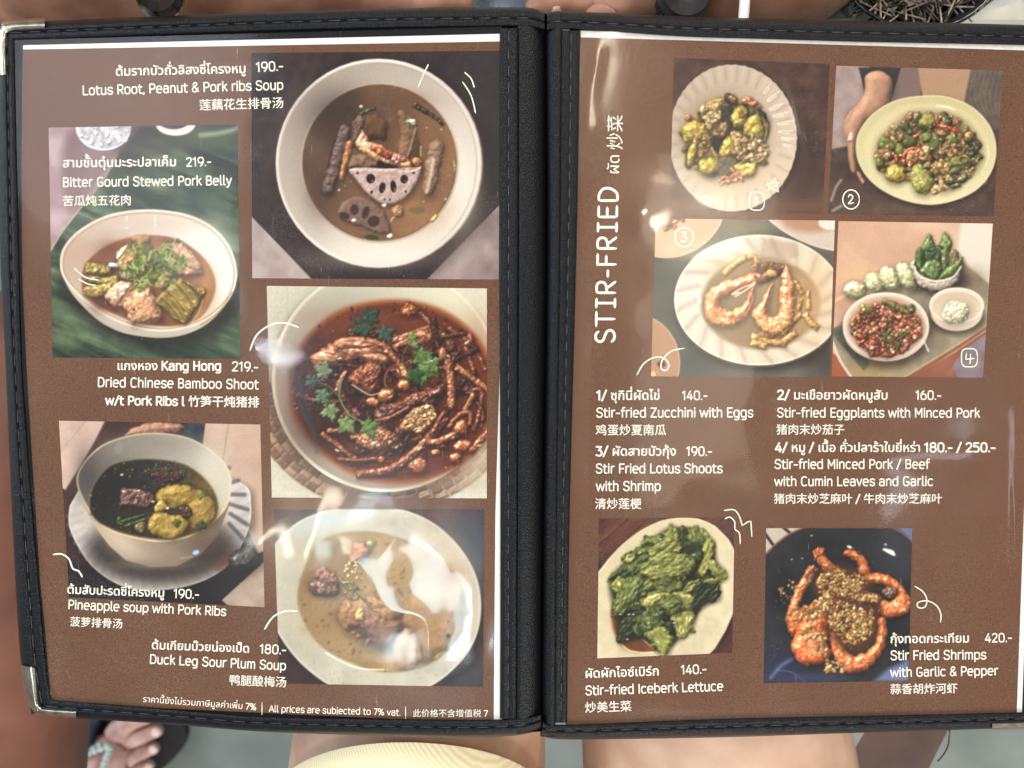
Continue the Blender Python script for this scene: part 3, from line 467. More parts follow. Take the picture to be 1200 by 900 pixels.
def pic_duck():
    c = Canvas([(321, 597), (567.5, 597), (566, 805), (327.5, 801)], (290, 580, 3.6))
    c.fill((58, 44, 46), (76, 58, 58), 50, 5); c.softglow(980, 220, 160, 300, (70, 76, 86), .7); c.softglow(950, 760, 160, 90, (64, 66, 72), .7); c.softglow(800, 90, 120, 30, (96, 62, 58), .5); c.softglow(180, 760, 120, 80, (66, 46, 44), .7)
    pl = spline([(70, 330), (110, 220), (210, 120), (340, 68), (480, 48), (640, 62), (780, 120), (890, 220), (960, 340), (982, 470), (960, 600), (890, 710), (770, 805), (620, 850), (460, 850), (330, 790), (210, 690), (120, 560), (80, 440)])
    c.shade(pl, .5, 40, 10, 16, smooth=False); c.shape(pl, (180, 176, 160), grad=(.6, -.2, (188, 180, 164)), col2=(168, 162, 148), scale=60); c.ring(0, 0, 0, 0, 9, (204, 200, 188), P=pl, alpha=.8)
    c.scatter(pl, 260, (1, 2.6), [(120, 108, 90), (140, 126, 104)], sh=0, spec=0, alpha=.7)
    c.softglow(330, 110, 150, 46, (160, 178, 190), .6, -15); c.softglow(860, 300, 80, 200, (186, 168, 148), .6, -20)
    soup = spline([(215, 440), (240, 320), (300, 210), (400, 165), (530, 160), (680, 200), (800, 270), (890, 360), (920, 470), (890, 590), (800, 690), (690, 735), (560, 742), (430, 700), (320, 640), (250, 550)])
    c.shape(soup, (146, 120, 80), grad=(.9, .2, (186, 156, 116)), col2=(140, 112, 74), scale=80, soft=16); c.ring(0, 0, 0, 0, 10, (120, 98, 58), P=soup, alpha=.5, soft=10)  # broth painted paler to carry the glare lying over it
    c.line([(330, 665), (400, 705), (480, 733), (590, 738)], 5, (238, 226, 196), .9, 3)
    c.softglow(400, 230, 120, 60, (104, 82, 46), .7); c.softglow(300, 370, 60, 50, (90, 58, 42), .6); c.softglow(330, 540, 110, 70, (142, 112, 68), .6); c.softglow(860, 340, 70, 60, (150, 104, 56), .6)
    c.scatter(soup, 380, (3, 8), [(150, 122, 80), (120, 92, 56), (168, 140, 98), (104, 80, 46)], sh=.15, spec=.15, alpha=.5)
    c.piece([(430, 260), (450, 210), (500, 195), (520, 240), (480, 280), (440, 290)], (150, 92, 64), r=26, col2=(170, 116, 84), amp=.4, spec=.2); c.piece([(280, 340), (310, 300), (350, 320), (390, 370), (370, 400), (320, 380)], (150, 98, 70), r=24, col2=(112, 70, 50), amp=.4, spec=.2)
    c.piece([(260, 370), (330, 365), (390, 400), (360, 430), (280, 420)], (96, 66, 48), r=24, col2=(120, 84, 60), amp=.3)
    c.piece([(380, 480), (450, 440), (560, 440), (640, 480), (650, 560), (600, 640), (520, 640), (440, 580), (400, 540)], (160, 118, 78), r=54, col2=(176, 134, 92), amp=.12, ns=36, spec=.1, alpha=.85, ej=.35)
    c.piece([(430, 540), (520, 510), (620, 520), (650, 560), (590, 640), (520, 600)], (126, 78, 54), r=34, col2=(156, 104, 76), amp=.3, ns=16, spec=.12, alpha=.8, ej=.4)
    c.piece([(660, 470), (720, 380), (800, 360), (900, 400), (930, 480), (900, 600), (800, 690), (720, 720), (680, 620)], (176, 140, 104), r=70, col2=(160, 120, 82), amp=.05, ns=60, spec=.05, sh=.1, alpha=.6, ej=.3)
    c.piece([(610, 640), (660, 570), (720, 590), (740, 700), (640, 740)], (178, 146, 116), r=30, col2=(160, 120, 92), sh=.1, amp=.1, alpha=.7)
    for p in ([(390, 350), (430, 400), (450, 380), (440, 420)], [(410, 410), (440, 440), (470, 430)], [(450, 390), (480, 430), (520, 460)], [(400, 370), (440, 370), (470, 400)]): c.strip(p, 14, (84, 92, 66), 8, spec=.3, col2=(150, 138, 84))
    c.blob(520, 205, 20, 16, (150, 146, 70)); c.blob(475, 505, 20, 28, (200, 166, 108), rot=20, spec=.3); c.ell(848, 594, 10, 8, (70, 50, 40), soft=4)
    c.scatter([(360, 280), (460, 280), (500, 360), (420, 350)], 16, (4, 9), [(206, 190, 140), (190, 160, 110)], sh=.3, spec=.4)
    c.line([(470, 420), (520, 480), (560, 500)], 3, (60, 44, 36), .6); c.line([(855, 400), (850, 500)], 4, (220, 200, 180), .7)
    c.grain(.012); return c
def pic_zucchini():
    c = Canvas([(790, 67.5), (972.5, 75), (964, 251), (785, 246)], (780, 70, 4.8667))
    c.fill((70, 50, 44), (88, 66, 58), 60, 3); c.softglow(800, 600, 130, 250, (62, 46, 42), .6); c.softglow(100, 850, 300, 80, (128, 94, 72), .5); c.softglow(700, 840, 300, 60, (120, 84, 62), .5)
    pl = []
    for k in range(120):
        a = k/120*2*math.pi; r = 1+.006*math.cos(k*math.pi/120*2*46); pl.append((375+372*r*math.cos(a)*(1 if math.cos(a) > 0 else .95), 447+417*r*math.sin(a)))
    pl = np.array(pl); c.shade(pl, .5, 30, 12, 12, smooth=False)
    c.shape(pl, (176, 162, 148), grad=(.3, .8, (196, 180, 162))); c.ring(0, 0, 0, 0, 5, (206, 194, 182), P=pl, alpha=.8)
    for k in range(64):
        a = math.radians(k*360/64); x, y = math.cos(a), math.sin(a)
        c.line([(375+360*x, 447+405*y), (375+290*x, 447+320*y)], 15, (140, 126, 116) if k % 2 else (196, 184, 172), .32, 10)
    c.ell(365, 450, 292, 322, (178, 164, 150), soft=30, grad=(.3, .9, (196, 178, 158))); c.softglow(430, 640, 220, 120, (206, 184, 156), .4)
    c.ell(345, 460, 262, 270, (182, 164, 138), soft=40, alpha=.7)
    E = dict(col2=(150, 122, 72), amp=.55, ns=16, spec=.25); Z = dict(col2=(164, 146, 62), amp=.22, ns=24, spec=.2)
    c.softglow(330, 440, 200, 200, (78, 62, 38), .85)
    c.scatter([(100, 420), (200, 260), (360, 220), (520, 270), (590, 420), (570, 580), (420, 680), (200, 640), (120, 560)], 130, (14, 30), [(150, 122, 70), (120, 96, 54), (92, 78, 42), (172, 142, 86), (70, 62, 38)], sh=.5, spec=.15)
    for x, y, r in ((130, 330, 24), (470, 235, 36), (520, 270, 30), (500, 250, 26)): c.blob(x, y, r, r*.75, (176, 122, 84), col2=(150, 96, 62), amp=.5, ns=12, spec=.25)
    c.piece([(230, 250), (300, 215), (340, 230), (320, 260), (240, 280), (195, 285)], (170, 142, 80), r=24, **E)
    c.blob(372, 226, 46, 30, (54, 46, 36), rot=40, jag=.05); c.blob(385, 228, 32, 21, (142, 108, 70), rot=40, col2=(118, 84, 58))
    c.piece([(92, 420), (100, 380), (180, 345), (230, 380), (240, 430), (190, 460), (120, 475)], (166, 136, 66), r=40, **Z)
    c.piece([(200, 290), (220, 262), (300, 255), (322, 300), (310, 345), (250, 365), (210, 340)], (190, 162, 106), r=30, **E); c.scatter([(200, 280), (310, 260), (330, 340), (230, 400)], 30, (12, 24), [(190, 164, 110), (206, 180, 130), (160, 128, 78)], sh=.4, spec=.25)
    c.piece([(320, 275), (380, 270), (390, 330), (370, 400), (340, 400), (325, 340)], (46, 46, 34), r=24, spec=.12); c.piece([(300, 380), (350, 350), (360, 410), (310, 460), (270, 430)], (92, 72, 52), r=24, **E)
    c.blob(422, 325, 50, 74, (60, 60, 34), rot=15, jag=.05); c.blob(424, 326, 44, 67, (164, 148, 74), rot=15, jag=.06, **Z); c.blob(432, 310, 18, 26, (140, 104, 58), sh=0, spec=.05)
    c.blob(535, 345, 50, 62, (48, 48, 34), rot=-20, jag=.06); c.piece([(445, 400), (470, 330), (520, 310), (555, 350), (560, 420), (530, 450), (470, 440)], (164, 148, 68), r=40, **Z); c.piece([(545, 320), (590, 370), (585, 440), (560, 470), (565, 400)], (110, 96, 56), r=16, spec=.15)
    c.scatter([(170, 430), (240, 420), (265, 500), (230, 570), (170, 580), (160, 500)], 34, (13, 24), [(176, 142, 84), (196, 162, 104), (142, 108, 62)], sh=.45, spec=.2)
    c.blob(146, 545, 30, 76, (66, 64, 36), rot=14, jag=.04); c.blob(150, 540, 25, 70, (168, 148, 66), rot=14, jag=.05, **Z)
    c.piece([(262, 450), (320, 440), (330, 510), (280, 520)], (38, 40, 34), r=16, spec=.1); c.piece([(320, 490), (350, 440), (400, 450), (400, 520), (350, 570), (310, 545)], (172, 148, 72), r=34, **Z)
    c.piece([(370, 420), (390, 405), (440, 430), (420, 470), (380, 460)], (200, 172, 118), r=16, **E)
    c.scatter([(400, 470), (470, 440), (570, 480), (590, 540), (540, 590), (430, 580), (390, 530)], 70, (13, 26), [(176, 146, 100), (150, 120, 76), (198, 172, 124), (132, 102, 64)], sh=.45, spec=.25)
    c.blob(250, 610, 66, 54, (70, 74, 36), rot=20, jag=.06); c.blob(248, 606, 58, 46, (168, 150, 62), rot=20, **Z); c.strip([(262, 500), (290, 560), (325, 680)], 12, (196, 168, 96), 8, spec=.2)
    c.piece([(300, 560), (400, 560), (400, 640), (330, 670)], (96, 86, 66), r=26, sh=.3, spec=.1); c.piece([(390, 610), (450, 590), (515, 600), (500, 660), (430, 670)], (206, 178, 100), r=26, **Z)
    c.scatter([(370, 620), (440, 630), (450, 690), (320, 720), (310, 690)], 22, (10, 20), [(196, 140, 98), (180, 120, 82), (210, 160, 120)], sh=.3, spec=.25)
    for k, (x, y, L, a) in enumerate([(605, 130, 70, 130), (650, 180, 80, 145), (670, 250, 78, 160), (695, 300, 80, 168), (720, 350, 78, 172), (725, 405, 76, 178), (730, 450, 66, 185), (725, 490, 56, 190)]):
        ca, sa = math.cos(math.radians(a)), math.sin(math.radians(a)); c.line([(x, y), (x+L*ca, y+L*sa), (x+L*ca+8, y+L*sa+9), (x+20*ca, y+20*sa+14)], 5, (232, 226, 216), .75, 3)
    c.grain(.014); return c

def pic_eggplant():
    c = Canvas([(980, 77), (1175, 82.5), (1164.5, 253.5), (970.5, 250.5)], (970, 75, 5))
    c.fill((66, 52, 48), (84, 66, 60), 60, 3); c.shape([(30, 0), (240, 0), (300, 200), (120, 480), (20, 500)], (140, 122, 118), col2=(160, 142, 140), scale=70, soft=12)
    c.shape([(400, 0), (560, 0), (540, 230), (350, 230)], (118, 98, 96), soft=10); c.shape([(525, 0), (900, 0), (860, 260), (560, 220)], (160, 130, 106), soft=10); c.shape([(840, 20), (1060, 30), (1040, 400), (960, 380), (800, 220)], (84, 74, 68), soft=10, col2=(104, 92, 84), scale=40)
    for k in range(7): c.line([(870+k*28, 50), (830+k*30, 200), (900+k*18, 300)], 4, (128, 116, 106), .5, 3)
    c.softglow(350, 850, 300, 60, (120, 98, 82), .4)
    c.shape([(180, 20), (430, 20), (380, 190), (360, 240), (220, 200), (200, 100)], (60, 56, 56), soft=6)
    c.piece([(222, 70), (290, 40), (350, 60), (380, 110), (360, 240), (290, 310), (230, 340), (190, 420), (170, 520), (172, 630), (140, 636), (120, 560), (112, 460), (92, 370), (120, 290), (180, 230), (215, 160)], (184, 144, 120), r=60, col2=(166, 124, 100), amp=.03, spec=.03, ns=40, sh=.4, ej=.04)
    c.line([(150, 270), (110, 350)], 8, (140, 100, 82), .5, 8); c.line([(230, 300), (220, 360), (180, 440)], 7, (134, 94, 76), .5, 6); c.piece([(120, 430), (135, 400), (156, 420), (150, 450), (118, 452)], (214, 182, 164), r=12, spec=.2, sh=.2); c.piece([(170, 640), (185, 630), (216, 690), (200, 702)], (180, 134, 114), r=12); c.piece([(905, 690), (935, 650), (940, 700), (920, 712)], (184, 124, 108), r=12)
    pl = spline([(168, 480), (190, 390), (270, 290), (400, 215), (560, 188), (700, 195), (840, 250), (940, 350), (984, 470), (970, 600), (900, 710), (790, 780), (640, 820), (500, 810), (360, 760), (250, 680), (185, 580)])
    c.shade(pl, .55, 30, 4, 16, smooth=False); c.shape(pl, (182, 172, 132), grad=(.1, 1, (206, 198, 164))); c.ring(0, 0, 0, 0, 8, (212, 204, 172), P=pl, alpha=.8)
    i2 = np.stack([575+(pl[:, 0]-575)*.88, 500+(pl[:, 1]-500)*.86], 1); c.shape(i2, (194, 184, 146), soft=30, grad=(0, 1, (206, 198, 164))); c.line([(640, 245), (700, 252), (740, 268)], 10, (230, 230, 206), .8, 8); c.line([(940, 480), (938, 560), (900, 640)], 8, (224, 220, 192), .6, 8)
    c.softglow(600, 520, 270, 190, (150, 142, 96), .6)
    area = [(290, 590), (300, 470), (380, 380), (480, 300), (600, 290), (740, 310), (830, 380), (890, 480), (890, 590), (800, 680), (690, 750), (600, 700), (480, 660), (360, 660)]
    c.shade(area, .6, 40, col=(84, 74, 44)); c.scatter(area, 330, (14, 30), [(140, 116, 70), (100, 98, 56), (70, 74, 46), (168, 136, 94), (188, 162, 116), (150, 102, 72), (84, 84, 50)], sh=.45, spec=.18)
    G = dict(col2=(126, 128, 70), amp=.15, ns=30, spec=.12)
    c.piece([(300, 480), (320, 420), (380, 450), (400, 490), (360, 520), (320, 510)], (96, 108, 56), r=26, **G); c.piece([(285, 590), (300, 510), (330, 560), (330, 600)], (108, 122, 64), r=20, **G); c.blob(340, 530, 40, 46, (122, 92, 56), col2=(150, 110, 74), amp=.5, ns=14)
    c.piece([(535, 350), (560, 300), (600, 288), (640, 320), (620, 370), (560, 370)], (150, 146, 70), r=34, **G); c.piece([(600, 430), (630, 410), (655, 440), (640, 500), (600, 490)], (108, 116, 64), r=26, **G); c.blob(570, 430, 36, 34, (92, 104, 54), **G); c.blob(480, 460, 40, 26, (70, 84, 46), **G); c.blob(705, 345, 26, 28, (54, 62, 50), spec=.4)
    c.piece([(690, 430), (740, 410), (770, 460), (720, 470)], (96, 102, 56), r=24, **G); c.blob(420, 500, 24, 40, (112, 122, 60), **G); c.piece([(720, 620), (790, 560), (830, 570), (790, 620), (730, 650)], (92, 106, 56), r=26, **G); c.blob(750, 570, 36, 30, (140, 128, 62), **G)
    for p in ([(640, 360), (700, 370), (770, 400)], [(450, 590), (445, 540), (480, 500), (540, 500), (540, 540), (480, 600)], [(400, 530), (405, 580)], [(635, 310), (645, 350)], [(500, 430), (540, 410)]): c.strip(p, 22, (196, 92, 62), 16, spec=.35, col2=(176, 66, 44))
    c.scatter([(440, 540), (550, 490), (560, 560), (480, 590)], 18, (12, 22), [(206, 160, 112), (190, 140, 96)], sh=.35, spec=.25); c.scatter([(600, 600), (690, 560), (700, 620), (640, 650)], 20, (12, 22), [(196, 168, 106), (180, 148, 90)], sh=.35, spec=.2); c.scatter([(640, 520), (700, 460), (780, 480), (760, 530)], 22, (10, 20), [(190, 158, 112), (160, 126, 84)], sh=.35, spec=.2)
    c.blob(398, 646, 62, 54, (176, 154, 78), col2=(150, 130, 60), jag=.07, spec=.2, amp=.25); c.piece([(490, 680), (496, 620), (520, 580), (560, 610), (610, 660), (618, 710), (580, 758), (520, 750)], (148, 148, 78), r=50, col2=(168, 166, 98), amp=.08, spec=.2); c.line([(520, 590), (560, 618), (606, 660)], 5, (70, 84, 44), .6, 3)
    c.scatter([(820, 440), (890, 480), (890, 560), (820, 520)], 20, (12, 24), [(60, 66, 44), (84, 86, 50), (44, 48, 36)], sh=.3, spec=.3); c.strip([(690, 700), (740, 690), (800, 680), (840, 660)], 30, (60, 62, 42), 5); c.strip([(800, 600), (830, 630), (850, 650)], 8, (110, 106, 60)); c.scatter([(600, 740), (640, 690), (690, 700), (650, 770)], 14, (12, 20), [(196, 156, 108), (206, 176, 130)], sh=.3)
    c.scatter(area, 70, (4, 9), [(230, 206, 160), (206, 176, 120), (190, 150, 110)], sh=.3, spec=.3)
    for p in ([(20, 800), (50, 720), (78, 680)], [(30, 860), (80, 830)]): c.line(p, 16, (160, 148, 142), .7, 8)
    c.grain(.014); return c

def pic_shrimp():
    c = Canvas([(768.5, 256), (978.5, 258.5), (972, 442), (763, 441)], (740, 240, 4.2846))
    c.fill((70, 76, 72), (92, 92, 82), 90, 3); c.softglow(560, 110, 260, 60, (128, 120, 96), .7); c.softglow(320, 760, 120, 130, (60, 66, 64), .7); c.softglow(940, 770, 90, 80, (64, 56, 52), .8); c.softglow(640, 840, 280, 40, (116, 108, 92), .6)
    c.ell(230, 60, 250, 190, (186, 160, 136), rot=-30, soft=5); c.ring(230, 60, 248, 188, 6, (212, 194, 172), rot=-30, alpha=.8, soft=4); c.scatter([(130, 60), (270, 60), (260, 110), (150, 130)], 22, (8, 18), [(160, 92, 64), (120, 88, 50), (206, 160, 120), (84, 66, 40)], sh=.4, spec=.25)
    c.ell(60, 770, 180, 220, (164, 126, 98), soft=5, rot=-18); c.ring(60, 770, 178, 218, 4, (206, 184, 160), rot=-18, alpha=.8); c.ell(150, 800, 22, 16, (70, 52, 44), soft=6); c.ell(108, 850, 14, 14, (206, 172, 120), soft=5)
    c.ell(900, 60, 300, 130, (188, 174, 164), rot=25, soft=5); c.ell(900, 70, 150, 70, (168, 130, 104), soft=40); c.ring(900, 60, 298, 128, 6, (222, 210, 200), rot=25, alpha=.8, soft=4); c.ell(1000, 90, 60, 36, (206, 198, 190), soft=6)
    pl = c.ellpts(640, 480, 426, 328, 2, 80); c.shade(pl, .6, 40, 6, 20, smooth=False); c.ell(642, 488, 426, 326, (92, 82, 72)); c.ell(640, 478, 426, 328, (198, 190, 180), grad=(1, .3, (204, 184, 158))); c.ring(640, 478, 422, 324, 7, (226, 220, 210), alpha=.9)
    for k in range(40):
        a = math.radians(k*9); c.line([(640+412*math.cos(a), 480+314*math.sin(a)), (640+320*math.cos(a+.16), 480+235*math.sin(a+.16))], 22, (150, 140, 132) if k % 2 else (220, 210, 198), .42, 16)
    c.shape([(650, 165), (820, 190), (840, 250), (770, 300), (640, 290)], (150, 126, 112), alpha=.5, soft=26)
    c.ell(650, 495, 300, 232, (172, 142, 108), soft=24, grad=(-.8, .2, (128, 110, 86)), col2=(140, 118, 90), scale=60); c.softglow(560, 560, 130, 80, (110, 96, 72), .5); c.softglow(920, 470, 90, 190, (192, 156, 118), .5); c.softglow(480, 320, 90, 50, (150, 128, 88), .5)
    B = dict(col2=(178, 132, 76), amp=.15, ns=20, spec=.2, sh=.4)
    for p, w in (([(460, 350), (520, 300), (580, 260)], 30), ([(580, 262), (620, 262), (632, 300)], 30), ([(820, 380), (860, 450)], 26), ([(885, 430), (890, 530)], 26), ([(850, 470), (830, 560)], 28), ([(855, 545), (800, 600), (760, 660)], 28), ([(870, 545), (900, 590), (940, 620)], 34), ([(600, 660), (680, 680), (780, 700)], 40), ([(600, 690), (680, 712)], 36), ([(760, 690), (830, 640)], 34), ([(640, 650), (720, 660)], 26)): c.strip(p, w, (204, 164, 106), **B)
    c.piece([(640, 300), (700, 292), (770, 305), (760, 340), (700, 380), (640, 390)], (84, 56, 36), r=20, col2=(112, 78, 46)); c.strip([(640, 385), (680, 350), (695, 330)], 24, (168, 116, 62)); c.blob(705, 345, 26, 20, (190, 140, 80), spec=.3); c.blob(620, 320, 20, 30, (140, 98, 54), spec=.2)
    R = dict(col2=(214, 150, 104), amp=.2, ns=22, spec=.3, sh=.5)
    A1 = [(645, 352), (600, 342), (520, 370), (430, 402), (378, 450), (362, 510), (384, 578), (450, 610), (520, 600), (572, 560), (602, 490), (616, 408), (590, 440), (562, 500), (505, 530), (452, 516), (442, 482), (480, 455), (545, 425), (625, 402), (648, 375)]
    c.piece(A1, (204, 122, 78), r=34, col2=(222, 158, 112), amp=.16, ns=24, spec=.35, sh=.6)
    c.piece([(370, 520), (390, 585), (450, 612), (520, 600), (500, 570), (440, 560), (410, 520)], (222, 162, 108), r=22, col2=(206, 126, 78), amp=.12, spec=.3, sh=0)
    for a, b_ in (((400, 432), (455, 478)), ((368, 480), (445, 495)), ((366, 535), (445, 510)), ((400, 592), (455, 520)), ((450, 612), (480, 530)), ((505, 604), (510, 532)), ((555, 575), (540, 515)), ((590, 520), (566, 480)), ((470, 388), (500, 440)), ((540, 364), (560, 418))): c.line([a, ((a[0]+b_[0])/2+5, (a[1]+b_[1])/2+4), b_], 5, (150, 76, 48), .55, 4); c.line([(a[0]+6, a[1]+2), ((a[0]+b_[0])/2+11, (a[1]+b_[1])/2+6)], 4, (244, 206, 168), .5, 4)
    c.ell(622, 362, 8, 8, (40, 24, 20), soft=3)
    for p in ([(510, 445), (560, 415), (620, 395)], [(520, 460), (570, 430), (615, 400)], [(505, 450), (540, 440)]): c.line(p, 8, (238, 214, 196), .85, 3)
    c.line([(600, 430), (606, 480), (570, 560)], 9, (196, 112, 80), .9, 3); c.line([(640, 370), (600, 340), (580, 350)], 9, (170, 84, 62), .8, 4)
    A2 = [(706, 398), (692, 470), (686, 545), (715, 566), (742, 540), (744, 440), (770, 308), (800, 350), (819, 440), (820, 530), (802, 592), (755, 646), (690, 650), (640, 616), (611, 545), (640, 505), (680, 440)]
    c.piece(A2, (210, 132, 86), r=36, col2=(226, 166, 118), amp=.16, ns=24, spec=.35, sh=.6)
    c.piece([(614, 550), (650, 575), (700, 585), (750, 570), (800, 590), (755, 644), (690, 648), (640, 614)], (226, 170, 112), r=24, col2=(208, 138, 88), amp=.12, spec=.3, sh=0)
    for a, b_ in (((622, 580), (655, 555)), ((655, 628), (680, 580)), ((705, 650), (708, 588)), ((755, 640), (738, 580)), ((798, 590), (752, 560)), ((818, 520), (748, 515)), ((818, 460), (748, 460)), ((808, 400), (756, 405)), ((640, 510), (684, 520))): c.line([a, ((a[0]+b_[0])/2+3, (a[1]+b_[1])/2+5), b_], 5, (156, 84, 52), .55, 4); c.line([(a[0]+3, a[1]+7), ((a[0]+b_[0])/2+5, (a[1]+b_[1])/2+11)], 4, (246, 210, 172), .5, 4)
    c.line([(775, 310), (790, 360), (800, 400)], 6, (236, 190, 150), .7, 4)
    c.line([(320, 420), (350, 490)], 5, (236, 232, 224), .7, 3); c.line([(640, 290), (655, 180), (700, 165)], 3, (222, 212, 200), .4, 3)
    c.scatter(c.ellpts(640, 500, 270, 200), 90, (1.5, 4), [(100, 80, 56), (206, 180, 140), (150, 96, 60)], sh=0, spec=.2, alpha=.7)
    c.softglow(400, 230, 150, 70, (206, 196, 170), .35); c.grain(.016); return c

def pic_tray():
    c = Canvas([(982.7, 259), (1163.5, 262), (1152, 442.5), (974.5, 441)], (940, 240, 4.2846))
    c.fill((176, 140, 118), (196, 160, 138), 120, 3); c.softglow(330, 130, 260, 100, (186, 146, 126), .6); c.softglow(250, 350, 130, 60, (206, 168, 132), .6)
    c.shape([(800, 80), (980, 80), (960, 420), (830, 300), (780, 240)], (200, 190, 180), soft=20); c.softglow(860, 180, 120, 110, (206, 198, 190), .6); c.softglow(640, 100, 100, 40, (206, 190, 160), .5)
    c.line([(150, 490), (260, 430)], 14, (206, 176, 140), .8, 6)
    c.shape([(140, 640), (520, 300), (820, 300), (940, 400), (920, 620), (560, 880), (240, 880)], (128, 122, 104), col2=(150, 140, 118), scale=50, soft=4); c.softglow(820, 620, 120, 60, (168, 160, 136), .7, -30); c.softglow(640, 580, 100, 80, (84, 78, 70), .6); c.softglow(860, 380, 70, 60, (110, 92, 78), .6); c.softglow(330, 830, 130, 50, (160, 128, 76), .6)
    c.line([(930, 615), (760, 730), (520, 875)], 14, (134, 84, 58), .95, 4); c.line([(930, 607), (750, 720), (500, 872)], 4, (206, 170, 136), .8, 3)
    c.shape([(930, 630), (930, 880), (520, 880), (760, 745)], (146, 96, 74), col2=(128, 80, 62), scale=50); c.shape([(930, 640), (920, 880), (790, 880), (752, 820), (800, 740)], (136, 122, 128), col2=(112, 100, 110), scale=40, soft=6)
    c.shape([(140, 740), (180, 760), (250, 880), (140, 880)], (150, 86, 62), soft=5); c.line([(150, 680), (190, 780), (250, 870)], 12, (206, 200, 192), .85, 6)
    c.shape([(150, 620), (215, 600), (340, 800), (310, 835), (160, 660)], (74, 86, 76), col2=(96, 106, 90), scale=20, soft=5)
    for k in range(3): c.line([(170+k*40, 650+k*60), (230+k*40, 625+k*60)], 4, (56, 66, 60), .6, 3)
    # cucumber
    for x, y, rx, ry, ro in ((268, 428, 58, 46, 10), (368, 392, 58, 46, 30), (440, 370, 50, 66, -30), (530, 360, 46, 80, -35)): c.blob(x, y, rx, ry, (168, 178, 120), rot=ro, jag=.05, spec=.1); c.blob(x-4, y-3, rx*.88, ry*.88, (206, 206, 162), rot=ro, jag=.06, sh=0, col2=(218, 216, 180), amp=.12, spec=.2)
    for x, y in ((255, 430), (280, 440), (360, 395), (440, 380), (530, 370)): c.blob(x, y, 20, 9, (190, 186, 120), sh=0, rot=40, spec=.1, amp=.5)
    # green herb cup
    c.shade(c.ellpts(690, 360, 130, 80), .6, 40, 6, 16, smooth=False); c.piece([(556, 280), (560, 340), (590, 400), (650, 430), (730, 420), (780, 380), (800, 320), (800, 280), (680, 250)], (206, 196, 182), r=30, col2=(190, 178, 164), spec=.1)
    for k in range(12): c.line([(565+k*20, 340+20*math.sin(k/11*3.1)), (590+k*15, 395+28*math.sin(k/11*3.1))], 6, (170, 158, 144), .5, 5)
    c.ell(680, 300, 118, 66, (52, 56, 40), soft=6)
    def lf(p, col, c2): c.piece(p, col, r=24, col2=c2, amp=.12, spec=.22, sh=.5, shsoft=14)
    lf([(590, 240), (610, 190), (638, 145), (660, 185), (668, 220), (640, 260)], (104, 122, 70), (84, 104, 54)); lf([(690, 210), (700, 170), (716, 136), (748, 170), (752, 200), (735, 240), (710, 240)], (114, 132, 74), (90, 112, 58))
    lf([(610, 230), (660, 205), (710, 215), (720, 280), (650, 300), (615, 290)], (44, 60, 38), (60, 74, 46)); lf([(735, 240), (760, 225), (790, 250), (780, 300), (740, 310)], (130, 118, 84), (100, 92, 62)); lf([(568, 300), (575, 225), (600, 215), (610, 280), (600, 340)], (90, 116, 58), (70, 92, 46)); lf([(700, 230), (730, 215), (735, 290), (715, 330), (700, 300)], (130, 142, 96), (96, 112, 66))
    lf([(590, 340), (610, 300), (640, 275), (690, 280), (700, 340), (680, 376), (640, 372)], (84, 104, 60), (104, 124, 80)); lf([(690, 370), (720, 320), (770, 285), (806, 262), (800, 310), (760, 356)], (110, 128, 70), (86, 108, 56))
    for p in ([(645, 285), (642, 330), (650, 370)], [(800, 270), (740, 330)], [(638, 150), (630, 220)], [(716, 140), (720, 220)]): c.line(p, 4, (150, 166, 110), .6, 2)
    c.line([(566, 310), (580, 350), (640, 378), (700, 380), (760, 360), (798, 310)], 8, (226, 218, 206), .9, 3)
    # little rice bowl
    c.shade(c.ellpts(775, 560, 130, 75), .6, 30, 6, 14, smooth=False); b = spline([(640, 500), (655, 570), (700, 615), (780, 634), (860, 610), (905, 550), (912, 490)]); c.shape(c.ellpts(776, 540, 130, 94), (196, 182, 166)); c.ell(776, 505, 137, 90, (206, 196, 182)); c.ring(776, 505, 134, 87, 5, (228, 222, 212), alpha=.9); c.ell(776, 512, 122, 76, (184, 168, 148), soft=10, grad=(0, 1, (206, 190, 166)))
    c.blob(775, 540, 66, 62, (214, 206, 178), jag=.12, amp=.3, ns=12, spec=.15, col2=(226, 220, 196), sh=.3); c.scatter(c.ellpts(775, 540, 60, 56), 40, (5, 9), [(226, 220, 194), (206, 198, 168)], sh=.3, spec=.15)
    # minced bowl
    c.shade(c.ellpts(420, 630, 215, 160), .6, 40, 6, 20, smooth=False); c.ell(421, 618, 217, 168, (196, 188, 176)); c.ell(421, 606, 216, 166, (214, 204, 190)); c.ring(421, 606, 212, 163, 6, (230, 226, 218), alpha=.9); c.ell(421, 606, 196, 150, (196, 172, 152), soft=10, grad=(0, 1, (214, 206, 196)))
    a = [(245, 610), (290, 540), (360, 500), (450, 490), (540, 530), (600, 600), (590, 660), (520, 730), (430, 765), (340, 750), (280, 690)]
    c.softglow(420, 630, 160, 110, (120, 66, 46), .8); c.shade(a, .7, 26, col=(112, 60, 42)); c.scatter(a, 520, (8, 17), [(176, 104, 74), (196, 130, 98), (150, 76, 52), (206, 152, 120), (116, 56, 40), (90, 84, 50)], sh=.5, spec=.35)
    c.strip([(405, 480), (470, 510), (540, 545)], 30, (150, 138, 74), 22, col2=(112, 104, 52), spec=.2); c.blob(550, 520, 18, 24, (86, 82, 60)); c.strip([(300, 500), (315, 540)], 26, (166, 152, 84)); c.strip([(250, 590), (265, 560)], 12, (170, 150, 80))
    for x, y in ((545, 600), (575, 640), (290, 660), (360, 690)): c.blob(x, y, 20, 12, (180, 80, 58), spec=.3, rot=30)
    for x, y in ((540, 650), (330, 540), (440, 660), (400, 640), (500, 690)): c.leaf(x, y, 40, x, (84, 92, 52), 4)
